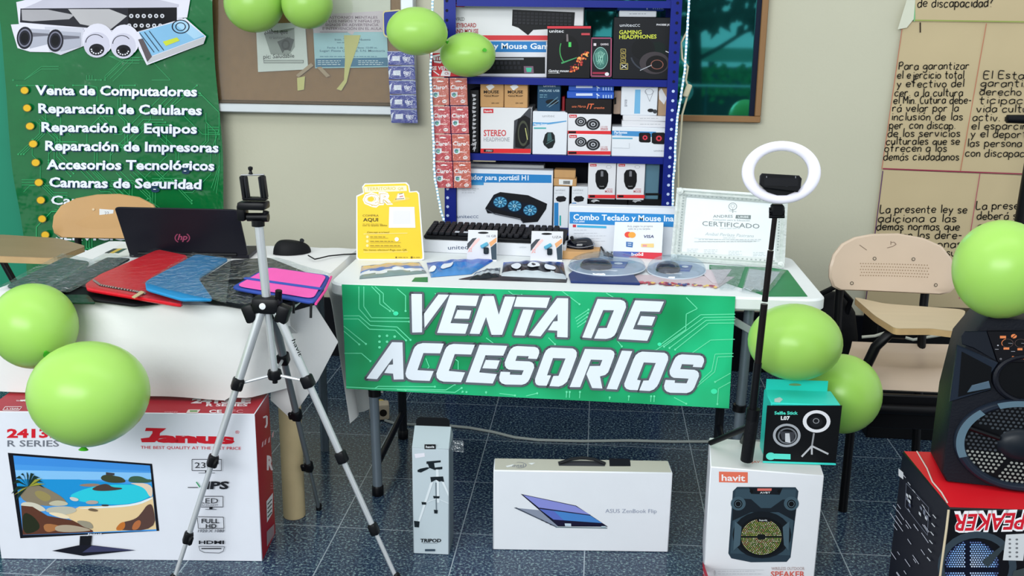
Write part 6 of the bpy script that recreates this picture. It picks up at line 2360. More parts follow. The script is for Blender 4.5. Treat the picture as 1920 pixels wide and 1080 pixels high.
for i, (a, c, ys) in enumerate(feet):
    d = c-a

    def on(py):
        lo, hi = 0., 1.
        for _ in range(40):
            m = (lo+hi)/2
            q = a+d*m-EYE
            yy = 540-FPX*q.dot(UPV)/q.dot(FWD)
            if yy < py:
                lo = m
            else:
                hi = m
        return (lo+hi)/2
    ts = [on(y) for y in ys]
    locks.append(a+d*ts[0])
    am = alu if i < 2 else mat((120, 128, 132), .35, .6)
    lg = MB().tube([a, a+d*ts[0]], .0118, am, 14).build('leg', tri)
    rads = (.0095, .0078, .006)
    for q in range(3):
        t1 = ts[q+1] if q < 2 else 1.
        e1 = a+d*t1
        if q == 2:
            e1 = e1+V((0, 0, .004))
        MB().tube([a+d*(ts[q]-.03), e1], rads[q], am, 12).build('leg_tube', lg)
        p = a+d*ts[q]
        n_ = d.normalized()
        M_ = (n_.to_track_quat('Z', 'Y').to_matrix().to_4x4())
        M_.translation = p
        b = MB()
        b.rbox(M_, (.030-.003*q, .030-.003*q, .034), .006, blackp, 2)
        b.rbox(M_ @ MX.Translation((.014, -.006, 0)), (.018, .012, .026), .004, blackp)
        b.build('leg_lock', lg)
    b = MB()
    b.lathe([(.004, 0), (.009, .002), (.009, .018), (.006, .022)], MX.Translation((c.x, c.y, 0)), blackp, 14)
    b.build('rubber_foot', lg)
cl_ = bot
b = MB()
b.lathe([(.017, -.012), (.02, 0), (.017, .012)], MX.Translation(bot), blackp, 16)
b.tube([bot-Z*.01, bot-Z*.024], .007, blackp, 10)
b.build('brace_collar', tri)
for p in locks:
    MB().tube([bot.lerp(p, .08), bot.lerp(p, .95)], .0042, alu, 8).build('brace', tri)
# brand lettering on the right-hand leg
n_ = (feet[1][1]-feet[1][0]).normalized()
hf_ = Face(feet[1][0]+V((0, -.0125, 0)), X, -n_)
k = Ink(hf_, .0002)
k.t('havit', 547, 638, 561, 3, (30, 32, 36), .01, sh=2.3, y1=669)
k.build(tri, let='leg_lettering')
# head
hd_ = at_y(484, 418, TY)
b = MB()
b.tube([hd_-Z*.008, hd_+Z*.008], .0165, blackp, 16)
b.build('column_collar', tri)
b = MB()
pa, pb = at_y(464, 407, TY), at_y(497, 407, TY)
b.tube([pa, pb], .011, blackp, 12)
b.tube([at_y(494, 407, TY), at_y(503, 407, TY)], .0125, blackp, 12)
b.tube([pb, at_y(499, 396, TY), ], .008, blackp, 10)
q0, q1 = at_y(448, 413, TY), at_y(462, 382, TY)
b.box((q0.x, TY-.018, q0.z), (q1.x, TY+.018, q1.z), blackp, .006, 2)
q0, q1 = at_y(450, 391, TY), at_y(501, 378, TY)
b.box((q0.x, TY-.024, q0.z), (q1.x, TY+.024, q1.z), blackp, .005, 2)
b.build('tilt_head', tri)
b = MB()
q0, q1 = at_y(456, 374.5, TY), at_y(501, 370, TY)
b.box((q0.x, TY-.012, q0.z), (q1.x, TY+.012, q1.z), blackp, .003)
for xa, xb, sk in ((451, 458, .5), (489, 496, 1)):
    p0, p1 = at_y(xa+5, 372, TY), at_y(xa, 329, TY)
    b.rbox(MX.Translation((p0+p1)/2+X*.005) @ MX.Rotation(-.09, 4, 'Y'), (.011, .022, (p1-p0).length), .003, blackp)
    b.rbox(MX.Translation((p0+p1)/2+X*(.013 if xa < 470 else -.002)) @ MX.Rotation(-.09, 4, 'Y'), (.005, .022, (p1-p0).length*.94), .002, mat((48, 50, 56), .7))
b.build('phone_clamp', tri)
b = MB()
p0, p1 = at_y(452, 328.5, TY), at_y(495, 327.5, TY)
b.tube([p0, p1], .0022, mat((150, 152, 154), .35, .6), 8)
p2 = at_y(470, 326, TY)
b.lathe([(.006, 0), (.004, .004), (.0035, .008), (.006, .011), (.006, .017), (.002, .019)], MX.Translation(p2), blackp, 12)
b.build('clamp_screw', tri)

# ---------------------------------------------------------------- tripod carton, laptop carton
p0, p1 = at_z(775, 1038, 0), at_z(842, 1041, 0)
hh = at_y(808, 841, p0.y).z
W_ = (p1-p0).length
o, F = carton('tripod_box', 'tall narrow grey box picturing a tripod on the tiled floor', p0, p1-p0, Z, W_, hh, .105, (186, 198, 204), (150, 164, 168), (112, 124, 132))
b = MB()
Fm = F['front']
# folded ridge on top with hang tab
r0, r1, r2, r3 = Fm.p3(0, hh, 0), Fm.p3(W_, hh, 0), Fm.p3(W_, hh, -.105), Fm.p3(0, hh, -.105)
rg = hh+.045
s0, s1 = Fm.p3(.0, rg, -.0525), Fm.p3(W_, rg, -.0525)
b.add([r0, r1, r2, r3, s0, s1], [(0, 1, 5, 4), (2, 3, 4, 5), (1, 2, 5), (3, 0, 4)], mat((158, 172, 176), .5))
b.build('sloping_top', o, smooth=False)
b = MB()
t0 = at_y(785, 798, p0.y+.0525)
q = [Fm.p3(a_, h_, -.0525) for a_, h_ in ((.004, rg-.004), (W_-.004, rg-.004), (W_-.004, rg+.018), (W_-.012, rg+.026), (.012, rg+.026), (.004, rg+.018))]
b.prism(q, -Fm.n, .002, mat((16, 18, 22), .4))
b.build('hang_tab', o, smooth=False)
ff = Face(Fm.p3(0, 0, -.0525), Fm.u, Fm.w)
k = Ink(ff, .0006)
k.p([(804, 802.4), (830, 802.4), (830, 805.4), (804, 805.4)], (222, 226, 228))
k.build(o, 'hang_slot')
k = Ink(Fm)
k.r(796, 833, 817, 842, (20, 24, 28))
k.t('havit', 798.5, 839.8, 814.5, 4.6, (226, 230, 232), .02)
k.p([(777, 851), (796, 849), (797, 856), (779, 859)], (222, 220, 228))
t7 = lambda L_: [(740+x*160/617, 780+y*280/1080) for x, y in L_]
bl, sl = (30, 42, 50), (214, 222, 226)
k.p(t7([(230, 328), (333, 320), (333, 334), (285, 340), (290, 372), (345, 366), (345, 384), (290, 390), (250, 374), (240, 346), (230, 346)]), bl)
k.p(t7([(165, 390), (185, 380), (235, 370), (255, 374), (235, 386), (190, 408), (166, 404)]), bl)
k.p(t7([(298, 386), (318, 386), (324, 626), (306, 626)]), sl)
k.p(t7([(258, 440), (350, 436), (358, 478), (340, 470), (322, 474), (300, 460), (264, 478)]), bl)
k.p(t7([(258, 482), (280, 476), (184, 762), (170, 760)]), sl)
k.p(t7([(340, 478), (356, 474), (389, 550), (389, 580)]), sl)
k.p(t7([(294, 480), (304, 480), (306, 690), (298, 690)]), (110, 122, 130))
k.l(t7([(206, 636), (300, 596)]), 1.2, sl)
k.l(t7([(310, 596), (389, 630)]), 1.2, sl)
for x_, y_, w_, h_ in ((212, 630, 18, 10), (302, 586, 24, 9), (298, 690, 14, 14), (160, 780, 20, 24)):
    k.p(t7([(x_-w_, y_-h_), (x_+w_, y_-h_*.8), (x_+w_*.8, y_+h_), (x_-w_*.8, y_+h_*.9)]), bl)
k.t('TRIPOD', 788, 1016, 827, 6.4, (30, 36, 44), .035, sh=.1)
k.l([(793, 1017.6), (820, 1018)], .7, (90, 100, 108))
k.r(797, 1029, 816, 1033, (54, 70, 84))
k.build(o)
b = MB()
pp_ = at_y(866, 820, p0.y+.06)
b.rbox(MX.Translation(Fm.p3(W_+.018, hh-.012, -.05)), (.036, .002, .034), .0005, film('small clear bag', (235, 240, 242), .75, .1, .6, 60.))
b.build('clear_tag', o)
p0, p1 = at_z(924, 1031, 0), at_z(1253, 1036, 0)
hh = at_y(1090, 884, (p0.y+p1.y)/2).z
W_ = (p1-p0).length
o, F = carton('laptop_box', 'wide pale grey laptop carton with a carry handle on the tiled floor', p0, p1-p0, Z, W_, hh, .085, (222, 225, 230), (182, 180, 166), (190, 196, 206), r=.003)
k = Ink(F['front'])
aq = lambda L_: [(900+x*380/1920, 840+y*210/1061) for x, y in L_]
k.p(aq([(320, 565), (560, 588), (740, 740), (715, 748)]), (134, 142, 160))
k.p(aq([(320, 565), (715, 748), (715, 738), (345, 562)]), (70, 78, 92))
k.p(aq([(385, 434), (910, 545), (1212, 745), (740, 742)]), (26, 28, 56))
k.p(aq([(410, 444), (905, 550), (1046, 632), (560, 566)]), (132, 138, 206))
k.p(aq([(560, 575), (1046, 640), (1160, 712), (700, 680)]), (70, 128, 196))
k.p(aq([(560, 575), (700, 595), (800, 690), (700, 680)]), (88, 106, 186))
k.p(aq([(690, 676), (1160, 710), (1190, 732), (730, 730)]), (34, 30, 66))
k.l(aq([(562, 566), (1046, 634)]), 1.2, (46, 44, 78))
k.l(aq([(715, 748), (1205, 757)]), 1.6, (70, 96, 104))
k.p(aq([(802, 712), (862, 714), (864, 740), (806, 738)]), (190, 206, 220))
k.p(aq([(1150, 738), (1190, 738), (1190, 752), (1145, 750)]), (176, 196, 206))
for q in range(3):
    k.p(aq([(580+q*40, 676+q*19), (604+q*40, 686+q*19), (604+q*40, 694+q*19), (580+q*40, 686+q*19)]), (50, 54, 66))
k.t('ASUS ZenBook Flip', 1135, 961, 1231, 7.6, (140, 148, 168), -.006, y1=961.4)
k.build(o)
k = Ink(F['top'])
k.t('intel', 961, 876, 982, 6, (110, 116, 130), .0, y1=876)
k.o(973, 872.4, 14, 5.6, 1.3, (110, 116, 130), a0=-1.9, a1=1.9)
k.p([(948, 874), (964, 870.6), (960, 874.4), (951, 876.6)], (220, 222, 222))
k.p([(990, 868.6), (1004, 868), (997, 872)], (220, 222, 222))
k.p([(1142, 859.6), (1181, 860.6), (1182.4, 874.4), (1143, 874.4)], (24, 26, 36))
k.p([(1046, 866), (1056, 864), (1130, 865), (1136.4, 868), (1134, 874.4), (1048, 873.6)], (60, 62, 66))
k.build(o, 'printed_marks', 'lettering')
b = MB()
ft_ = F['top']
g = [ft_.px(x, y) for x, y in ((1049, 870), (1070, 867.5), (1092, 866.5), (1114, 867.6), (1134, 871))]
b.tube([ft_.p3(p.x, p.y, (.003, .011, .014, .011, .003)[i]) for i, p in enumerate(g)], .0065, mat((34, 36, 40), .5), 10, flat=.6)
b.build('carry_handle', o)

# ---------------------------------------------------------------- boxed loudspeaker, selfie-light box, selfie-light stick
hz = .33
p0, p1 = at_z(1332, 875, hz), at_z(1545, 892, hz)
p0.z = p1.z = 0
W_ = (p1-p0).length
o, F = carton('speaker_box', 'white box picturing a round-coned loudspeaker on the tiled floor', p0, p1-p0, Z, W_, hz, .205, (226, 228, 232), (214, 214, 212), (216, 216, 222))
k = Ink(F['front'])
k.r(1348, 884, 1402, 904, (226, 112, 86), 1.2)
k.t('havit', 1353, 901, 1397, 12, (240, 236, 236), .02, y1=902)
hs = lambda L_: [(1260+x/2.7, 680+y/2.7) for x, y in L_]
tq = (54, 74, 86)
k.p(hs([(330, 628), (625, 630), (640, 650), (600, 985), (580, 1008), (400, 1010), (300, 990), (285, 965), (308, 650)]), (42, 58, 70))
k.p(hs([(322, 640), (628, 642), (598, 975), (296, 965)]), tq)
k.p(hs([(390, 632), (560, 634), (545, 668), (400, 664)]), (28, 34, 42))
k.t('AVBT', hs([(445, 0)])[0][0], 680+662/2.7, hs([(498, 0)])[0][0], 3.6, (220, 224, 226), .01)
k.p(hs([(432, 636), (505, 636), (503, 648), (432, 648)]), (214, 110, 100))
for x_ in (402, 542):
    k.e(*hs([(x_, 650)])[0], 3.4, 3.4, (16, 18, 22), n=12)
k.p(hs([(310, 685), (400, 690), (450, 735), (500, 735), (560, 692), (636, 690), (620, 800), (540, 756), (400, 756), (305, 800)]), (34, 44, 54))
for x_ in (335, 604):
    k.e(*hs([(x_, 712)])[0], 14, 13, (62, 84, 96))
    k.e(*hs([(x_, 714)])[0], 8, 8, (18, 22, 28))
    k.o(*hs([(x_, 714)])[0], 6, 6, 1.2, (80, 100, 110))
k.e(*hs([(455, 870)])[0], 55, 44, (26, 34, 42))
k.e(*hs([(455, 880)])[0], 46, 37, (18, 22, 28))
ec = hs([(452, 880)])[0]
k.e(ec[0], ec[1], 39, 34, (52, 62, 40))
random.seed(3)
h0 = k.h
for rr in range(2, 13):
    nn_ = int(rr*6)
    for q in range(nn_):
        a_ = 2*PI*q/nn_
        k.h = h0
        cg = random.choice(((176, 190, 86), (206, 206, 140), (120, 150, 70), (196, 150, 110), (226, 222, 180)))
        k.e(ec[0]+rr*3.05*math.cos(a_), ec[1]+rr*2.7*math.sin(a_), 1.05, .95, cg, n=6)
k.h = h0+.0001
k.l([(ec[0]-39, ec[1]), (ec[0]+39, ec[1])], 2, (24, 30, 30))
k.e(ec[0], ec[1], 8, 5.4, (24, 30, 32))
k.p(hs([(430, 784), (500, 784), (495, 804), (435, 804)]), (20, 24, 30))
k.t('havit', hs([(442, 0)])[0][0], 680+800/2.7, hs([(482, 0)])[0][0], 3.6, (220, 224, 226), .01)
k.p(hs([(318, 800), (352, 830), (344, 920), (310, 950)]), (70, 92, 104))
k.p(hs([(594, 800), (560, 830), (566, 920), (590, 950)]), (70, 92, 104))
k.t('WIRELESS OUTDOOR', 1446, 1068, 1508, 6, (176, 150, 146), .0)
k.t('SPEAKER', 1445, 1081, 1509, 11, (214, 96, 84), .02)
k.l([(1334, 1066), (1432, 1068)], .6, (190, 192, 196))
k.e(1340, 1073, 2, 5, (196, 198, 202), n=10)
k.fine(1346, 1070, 1430, (196, 198, 204), 2, 5, .9)
k.build(o)
k = Ink(F['left'])
k.p([(1301, 1018), (1331, 1106), (1331, 1088), (1300, 1004)], (210, 40, 60))
k.p([(1299, 1020), (1331, 1110), (1331, 1140), (1298, 1050)], (210, 40, 60))
k.build(o, 'red_band')
k = Ink(F['top'])
k.t('JAV', 1409, 868, 1425, 4, (214, 120, 96), .02)
k.build(o, let='lettering')

p0, p1 = at_z(1437, 868, hz+.0005), at_z(1566, 873, hz+.0005)
W_ = (p1-p0).length
hh = at_y(1505, 758, p0.y).z-hz
tealm = mat((40, 206, 190), .4)
o, F = carton('ring_light_box', 'teal and black box picturing a ring light on a stick, on the white speaker box', p0, p1-p0, Z, W_, hh, .11, tealm, (50, 210, 194), (46, 204, 190))
k = Ink(F['front'])
k.p([(1438, 760), (1579, 760), (1567, 868), (1430, 864)], (22, 24, 28))
k.t('Selfie Stick', 1452, 777, 1496, 6, (80, 220, 196), .035)
k.t('L07', 1464, 787, 1481, 7, (236, 238, 240), .04)
k.o(1531, 790, 26, 21, 7, (230, 230, 234))
k.e(1530, 791, 12, 10, (40, 42, 46))
k.o(1530, 789, 6, 5, 1.4, (150, 152, 156))
k.l([(1526, 812), (1522, 837)], 3.2, (150, 152, 156))
for e_ in ((1503, 856), (1522, 852), (1553, 851)):
    k.l([(1522, 836), e_], 3.4, (186, 188, 192))
k.o(1475, 816, 26, 22, 5, (166, 170, 176))
k.o(1476, 817, 18, 15, 3, (110, 114, 120))
k.p([(1462, 808), (1490, 810), (1488, 826), (1466, 824)], (60, 62, 68))
k.p([(1472, 812), (1480, 812), (1482, 830), (1472, 828)], (206, 208, 212))
k.e(1445, 855, 9, 7, (90, 220, 200))
k.p([(1452, 850), (1482, 851), (1482, 861), (1452, 860)], (90, 220, 200))
k.l([(1430, 865.5), (1567, 870)], 3.4, (60, 214, 200))
k.build(o)
k = Ink(F['top'])
k.p([(1452, 748), (1462, 745), (1468, 749), (1462, 755), (1452, 754)], (190, 206, 206))
k.build(o, 'small_mark')
b = MB()
Fm = F['front']
q = [Fm.p3(a_, h_, -.105) for a_, h_ in ((.004, hh-.004), (W_-.012, hh-.004), (W_-.012, hh+.03), (.004, hh+.03))]
b.prism(q, -Fm.n, .002, tealm)
b.build('hang_flap', o, smooth=False)
ff = Face(Fm.p3(0, 0, -.105), Fm.u, Fm.w)
k = Ink(ff, .0006)
q0 = ff.px(1495, 728)
k.g.add([ff.p3(W_*.45+.017*math.cos(t*PI/8), hh+.016+(.0045 if math.sin(t*PI/8) > 0 else .0025)*math.sin(t*PI/8), .0008) for t in range(16)], [tuple(range(16))], ink((110, 150, 100)))
k.build(o, 'hang_slot')

# ring light on its extending stick
sy = 2.545
s0 = at_z(1399, 873, hz+.001)
stk = empty('ring_light_stick', s0, 'white ring light on a tall thin black stick standing on the white speaker box', 'ring light')
pole0, pole1 = at_y(1410, 790, sy), at_y(1455, 388, sy)
b = MB()
b.tube([V((s0.x, s0.y, hz+.0165)), at_y(1410, 790, sy), at_y(1412, 770, sy)], [.0165, .0165, .0145], blackm, 14)
b.build('front_leg', stk)
b = MB()
b.tube([at_y(1404, 800, sy), V((at_y(1333, 816, 2.68).x, 2.68, hz+.011))], [.009, .0075], blackp, 10)
b.build('leg', stk)
b = MB()
b.tube([at_y(1408, 798, sy), V((at_y(1330, 812, 2.72).x+.09, 2.70, hz+.011))], [.009, .0075], blackp, 10)
b.build('leg', stk)
b = MB()
b.tube([at_y(1410, 786, sy), at_y(1413, 766, sy)], .0175, blackp, 14)
b.build('collar', stk)
cx_ = [(1411, 772, .0105), (1421, 680, .0105), (1421, 680, .0092), (1433, 570, .0092), (1434, 565, .008), (1445, 470, .008), (1445.5, 468, .0066), (1455, 388, .0066)]
for i in range(0, 8, 2):
    a, c = cx_[i], cx_[i+1]
    MB().tube([at_y(a[0], a[1], sy), at_y(c[0], c[1], sy)], a[2], mat((52, 46, 46), .28, .6, nv=.3, ns=30., stretch=(1, 1, .2)) if i else blackp, 12).build('pole_section', stk)
b = MB()
hd2 = at_y(1456, 400, sy)
b.rbox(MX.Translation(at_y(1457, 394, sy)), (.032, .022, .030), .004, blackp)
for q in range(4):
    b.tube([at_y(1442, 391+q*5, sy-.004), at_y(1471, 391+q*5, sy-.004)], .0045 if q % 2 else .003, blackp, 8)
b.build('swivel_head', stk)
rc = at_y(1465, 323.5, sy-.006)
sx_ = (at_y(1539, 323.5, sy-.006)-rc).length
sz_ = (at_y(1465, 265, sy-.006)-rc).length
M_ = frame(rc, X, V((0, .13, 1)))
b = MB()
b.ring(M_, sx_*.848, sz_*.848, sx_*.158, .011, mat((230, 228, 240), .35, nv=0, emit=.12), 64, 14)
b.build('ring_lamp', stk)
b = MB()
b.ring(M_ @ MX.Translation((0, .012, 0)), sx_*.85, sz_*.85, sx_*.15, .009, mat((196, 198, 206), .4), 64, 10)
b.build('ring_housing', stk)
b = MB()
pf_ = Face(rc+V((0, -.004, 0)), X, V((0, .13, 1)))
q = [pf_.px(x, y) for x, y in ((1424, 330), (1428, 325), (1496, 329), (1501, 335), (1499, 352), (1493, 360), (1430, 352), (1423, 346))]
b.prism([pf_.p3(p.x, p.y, 0) for p in q], pf_.n, .018, blackp, .002)
b.build('phone_clip', stk)
b = MB()
q = [pf_.px(x, y) for x, y in ((1424, 346), (1496, 352), (1488, 360), (1474, 366), (1456, 366), (1438, 360))]
b.prism([pf_.p3(p.x, p.y, -.006) for p in q], pf_.n, .012, mat((20, 21, 27), .35))
b.build('clip_base', stk)
k = Ink(pf_, .0186)
for x_ in (1435, 1489):
    k.l([(x_, 330), (x_, 340)], 1.4, (130, 132, 138))
k.l([(1452, 334), (1462, 342), (1474, 336)], 3, (34, 36, 42))
k.l([(1452, 348), (1462, 342), (1474, 350)], 3, (34, 36, 42))
k.r(1430, 333, 1494, 348, (26, 27, 33), 1)
k.build(stk, 'clip_grips')

# ---------------------------------------------------------------- red and black speaker carton with a loudspeaker on it
bz = .45
pl_, pf2 = at_z(1692, 845, bz), at_z(1779, 952, bz)
dv = (pl_-pf2)
uvec = V((dv.y, -dv.x, 0)).normalized()
p0 = V((pf2.x, pf2.y, 0))
o, F = carton('red_speaker_box', 'black carton with a red top and upside-down speaker lettering at the lower right', p0, uvec, Z, .46, bz, dv.length, (22, 22, 28), (206, 22, 34), (18, 20, 38), r=.003)
k = Ink(F['left'])
rnd = random.Random(5)
ht = [(1694, 868, 1704, 884), (1692, 900, 1700, 912), (1690, 930, 1700, 948)]
k.p([(1685, 878), (1694, 886), (1694, 899), (1685, 892)], (222, 222, 226))
for q in range(26):
    x_, y_ = rnd.choice((1672, 1684, 1700, 1716, 1732))+rnd.uniform(-4, 4), rnd.uniform(930, 1078)
    ln = rnd.uniform(6, 22)
    k.l([(x_, y_), (x_+ln*.62, y_+ln*.9)], 1.2, (186, 188, 200), mb=k.t_)
for q in range(12):
    x_ = rnd.uniform(1700, 1740)
    y_ = 915+(x_-1700)*1.1+rnd.uniform(-6, 22)
    k.p([(x_, y_), (x_+4, y_+4), (x_+4, y_+10), (x_, y_+5)], rnd.choice(((206, 208, 214), (120, 124, 140), (90, 96, 120))))
k.l([(1702, 906), (1744, 952), (1742, 1004), (1700, 950), (1702, 906)], .8, (110, 114, 130))
for q in range(6):
    k.l([(1696+q*9, 890+q*14), (1701+q*9, 896+q*14)], 1.2, (190, 192, 200), mb=k.t_)
    k.l([(1752-q*2, 965+q*16), (1758-q*2, 972+q*16)], 1.6, (200, 202, 208), mb=k.t_)
k.build(o)
Fm = F['front']
k = Ink(Fm)
# lettering reads upside down, as the carton stands on its head
k.t('SPEAKER', 1946, 958, 1788, -36, (240, 236, 238), .075, sh=.25, y1=962)
k.t('SPEAKER', 1944, 961, 1790, -32, (206, 26, 44), .02, sh=.25, y1=965)
cx, cy = 1822, 1062
k.o(cx+10, cy, 74, 66, 14, (52, 64, 74))
k.e(cx, cy, 52, 50, (16, 22, 46))
h0 = k.h
for i in range(-12, 13):
    for j in range(-12, 13):
        x_, y_ = i*4.6+(2.3 if j % 2 else 0), j*4.1
        if x_*x_/2500+y_*y_/2300 < 1 and not (abs(x_+8) < 5) and not (abs(y_-6) < 5):
            k.h = h0
            t = math.hypot(x_, y_)/50
            k.e(cx+x_, cy+y_, 1.75, 1.6, (int(120+90*(1-t)), int(170+50*(1-t)), 236) if t < .9 else (90, 110, 160), n=6)
k.h = h0+.0001
k.p([(cx+18, cy-10), (cx+62, cy-44), (cx+60, cy-34), (cx+30, cy+2)], (50, 60, 66))
k.p([(1886, 1002), (1924, 1000), (1918, 1051), (1880, 1050)], (206, 208, 210))
for i in range(2):
    for j in range(5):
        k.e(1893+i*13, 1011+j*8, 2.6, 2, (110, 112, 116), n=8)
k.p([(1900, 1070), (1960, 1052), (1960, 1120), (1890, 1110)], (60, 68, 70))
k.build(o)
b = MB()
for q in ((0, 0, .0), ):
    ed = [Fm.p3(-.0005, h_, .0005) for h_ in (.02, .12, .22, .32, .40, .445)]
    b.tube([p+V((random.uniform(-.001, .001), -.001, 0)) for p in ed], .0026, mat((206, 190, 160), .9), 6)
b.build('worn_edge', o)
b = MB()
Ft = F['top']
g = [Ft.px(x, y) for x, y in ((1719, 848), (1738, 880), (1748, 905), (1765, 925), (1776, 944))]
b.tube([Ft.p3(p.x, p.y, .0022) for p in g], .0018, mat((206, 190, 180), .5), 6)
b.build('tape_thread', o)

# loudspeaker cabinet
spk = None
f0, f1 = at_z(1764, 903, bz+.001), at_z(1920, 920, bz+.001)
su = (f1-f0).normalized()
sF = Face(f0, su, V((0, .10, 1)))
cabm = mat((22, 26, 38), .5, nv=.08, bump=.08, bs=200.)
spk = empty('loudspeaker', f0+su*.19+V((0, .1, 0)), 'black party loudspeaker with orange-marked controls on top of the red carton', 'loudspeaker')
wd = .40
hh = sF.px(1850, 592).y
prof_ = [(.012, 0), (wd-.012, 0), (wd, .02), (wd-.004, hh*.55), (wd-.03, hh*.86), (wd-.08, hh), (.062, hh), (.022, hh*.84), (.004, hh*.5), (0, .02)]
b = MB()
nn_ = sF.n
P0 = [sF.p3(a_, h_, -.01) for a_, h_ in prof_]
cenp = sum(P0, V())/len(P0)
ringsP = [[cenp+(p-cenp)*.985+nn_*.010 for p in P0], P0, [p-nn_*.16 for p in P0], [cenp+(p-cenp)*.93-nn_*.20 for p in P0]]
# keep the foot level on the carton
ringsP = [[V((p.x, p.y, max(p.z, bz+.0012))) for p in r_] for r_ in ringsP]
n = len(P0)
b.add([p for r_ in ringsP for p in r_], [(i*n+j, (i+1)*n+j, (i+1)*n+(j+1) % n, i*n+(j+1) % n) for i in range(3) for j in range(n)]+[tuple(range(n)), tuple(reversed([3*n+j for j in range(n)]))], cabm)
b.build('cabinet', spk)


def SP(L_):
    return [(1740+x/3, 570+y/3) for x, y in L_]


def plate(pts, h0, th, m, inset=.0, name='trim_panel'):
    b = MB()
    b.prism([sF.at(*q, h0) for q in SP(pts)], sF.n, th, m, inset)
    return b.build(name, spk)


dkm = mat((14, 15, 20), .3)
rimm = mat((40, 50, 66), .3, nv=.05)
plate([(160, 225), (390, 325), (352, 390), (350, 480), (118, 545), (150, 300)], .0, .010, rimm, .003, 'horn_frame')
plate([(185, 262), (352, 350), (345, 470), (165, 515)], .0102, .001, dkm, 0, 'horn_recess')
plate([(240, 450), (335, 425), (345, 465), (215, 490)], .0112, .004, mat((72, 92, 108), .35), .001, 'horn_lip')
plate([(185, 178), (205, 150), (330, 150), (384, 318), (250, 245), (190, 225)], .0, .006, mat((30, 36, 48), .4), .002, 'shoulder_panel')
plate([(328, 148), (760, 146), (760, 330), (388, 325)], .0, .008, mat((22, 21, 28), .35), .002, 'control_panel')
k = Ink(sF, .0086)
S1 = lambda x, y: (1740+x/3, 570+y/3)
og_ = (226, 130, 76)
for x_, y_, w_, h_ in ((400, 175, 34, 14), (420, 240, 32, 12), (498, 244, 28, 12)):
    a_ = SP([(x_, y_), (x_+w_, y_), (x_+w_, y_+h_), (x_, y_+h_)])
    k.p(a_, og_)
k.e(*S1(478, 177), 5.4, 4, og_)
k.l(SP([(468, 186), (490, 168)]), 1.4, (30, 26, 30))
for x_ in (442, 515):
    k.e(*S1(x_, 216), 11, 8, (12, 12, 16))
    k.o(*S1(x_, 216), 11, 8, .8, (90, 70, 66))
    k.l(SP([(x_+4, 216), (x_+28, 218)]), 1, (120, 120, 126))
k.o(*S1(442, 216), 11.4, 8.4, 1.2, og_, a0=2.6, a1=4.4)
k.l(SP([(468, 290), (500, 292), (498, 307), (470, 306), (468, 290)]), 1, og_)
k.t('BASS', *S1(508, 306), S1(548, 0)[0], 4.6, og_, .03)
k.l(SP([(372, 250), (392, 250)]), .9, (150, 150, 156))
k.l(SP([(462, 262), (484, 262)]), .9, (150, 150, 156))
k.o(*S1(404, 304), 2, 1.8, .8, (140, 140, 146), n=10)
k.e(*S1(388, 228), 1.6, 1.4, (170, 170, 176), n=8)
k.build(spk, 'panel_marks', 'panel_lettering')
# woofer
wc = S1(520, 790)
wq = sF.px(*wc)
wM = frame(sF.p3(wq.x, wq.y, .006), sF.u, sF.w)
rx = abs(sF.px(*S1(140, 790)).x-wq.x)
rz = abs(sF.px(*S1(520, 530)).y-wq.y)
b = MB()
b.ring(wM, rx*.92, rz*.92, rx*.09, .014, rimm, 56, 10)
b.build('woofer_ring', spk)
tqm = mat((84, 108, 122), .3)
for k0, k1 in ((4.25, 4.85), (2.75, 3.95)):
    b = MB()
    vs = []
    N_ = 18
    for i in range(N_+1):
        a_ = -(k0+(k1-k0)*i/N_)
        for d in (.985, .86):
            vs.append(wM @ V((rx*d*math.cos(a_), -.0145, rz*d*math.sin(a_))))
    b.add(vs, [(2*i, 2*i+2, 2*i+3, 2*i+1) for i in range(N_)], tqm)
    b.build('woofer_trim', spk)
b = MB()
b.add([wM @ V((rx*.86*math.cos(q*PI/24), 0, rz*.86*math.sin(q*PI/24))) for q in range(48)], [tuple(reversed(range(48)))], dkm)
b.build('grille_back', spk, smooth=False)
b = MB()
hm = mat((150, 156, 150), .35, .3)
h2 = mat((58, 64, 70), .4)
for i in range(-26, 27):
    for j in range(-26, 27):
        x_, y_ = i*.0105+(.00525 if j % 2 else 0), j*.0085
        r_ = math.hypot(x_/(rx*.83), y_/(rz*.83))
        if .42 < r_ < 1 and abs(y_+.35*x_) > .010 and abs(y_-1.6*x_) > .016:
            b.add([wM @ V((x_+.0036*math.cos(q*PI/3), -.0016, y_+.0031*math.sin(q*PI/3))) for q in range(6)], [tuple(reversed(range(6)))], hm if y_ < -.02 else h2)
b.build('grille_holes', spk, smooth=False)
b = MB()
b.lathe([(.001, .014), (rx*.22, .012), (rx*.32, .006), (rx*.36, 0)][::-1], wM @ MX.Rotation(PI/2, 4, 'X'), mat((30, 38, 48), .35), 30, 1, rz/rx)
b.build('dust_cap', spk)
b = MB()
for a_ in (-.34, 2.8):
    b.tube([wM @ V((rx*.36*math.cos(a_+PI), -.006, rz*.36*math.sin(a_+PI))), wM @ V((rx*.86*math.cos(a_+PI), -.006, rz*.86*math.sin(a_+PI)))], .006, dkm, 8)
b.build('grille_spoke', spk)
hn = S1(560, 420)
hq = sF.px(*hn)
b = MB()
b.ring(frame(sF.p3(hq.x, hq.y, .004), sF.u, sF.w), .068, .052, .008, .010, cabm, 40, 8)
b.add([sF.p3(hq.x+.064*math.cos(q*PI/20), hq.y+.049*math.sin(q*PI/20), .0035) for q in range(40)], [tuple(range(40))], dkm)
b.build('tweeter_throat', spk)

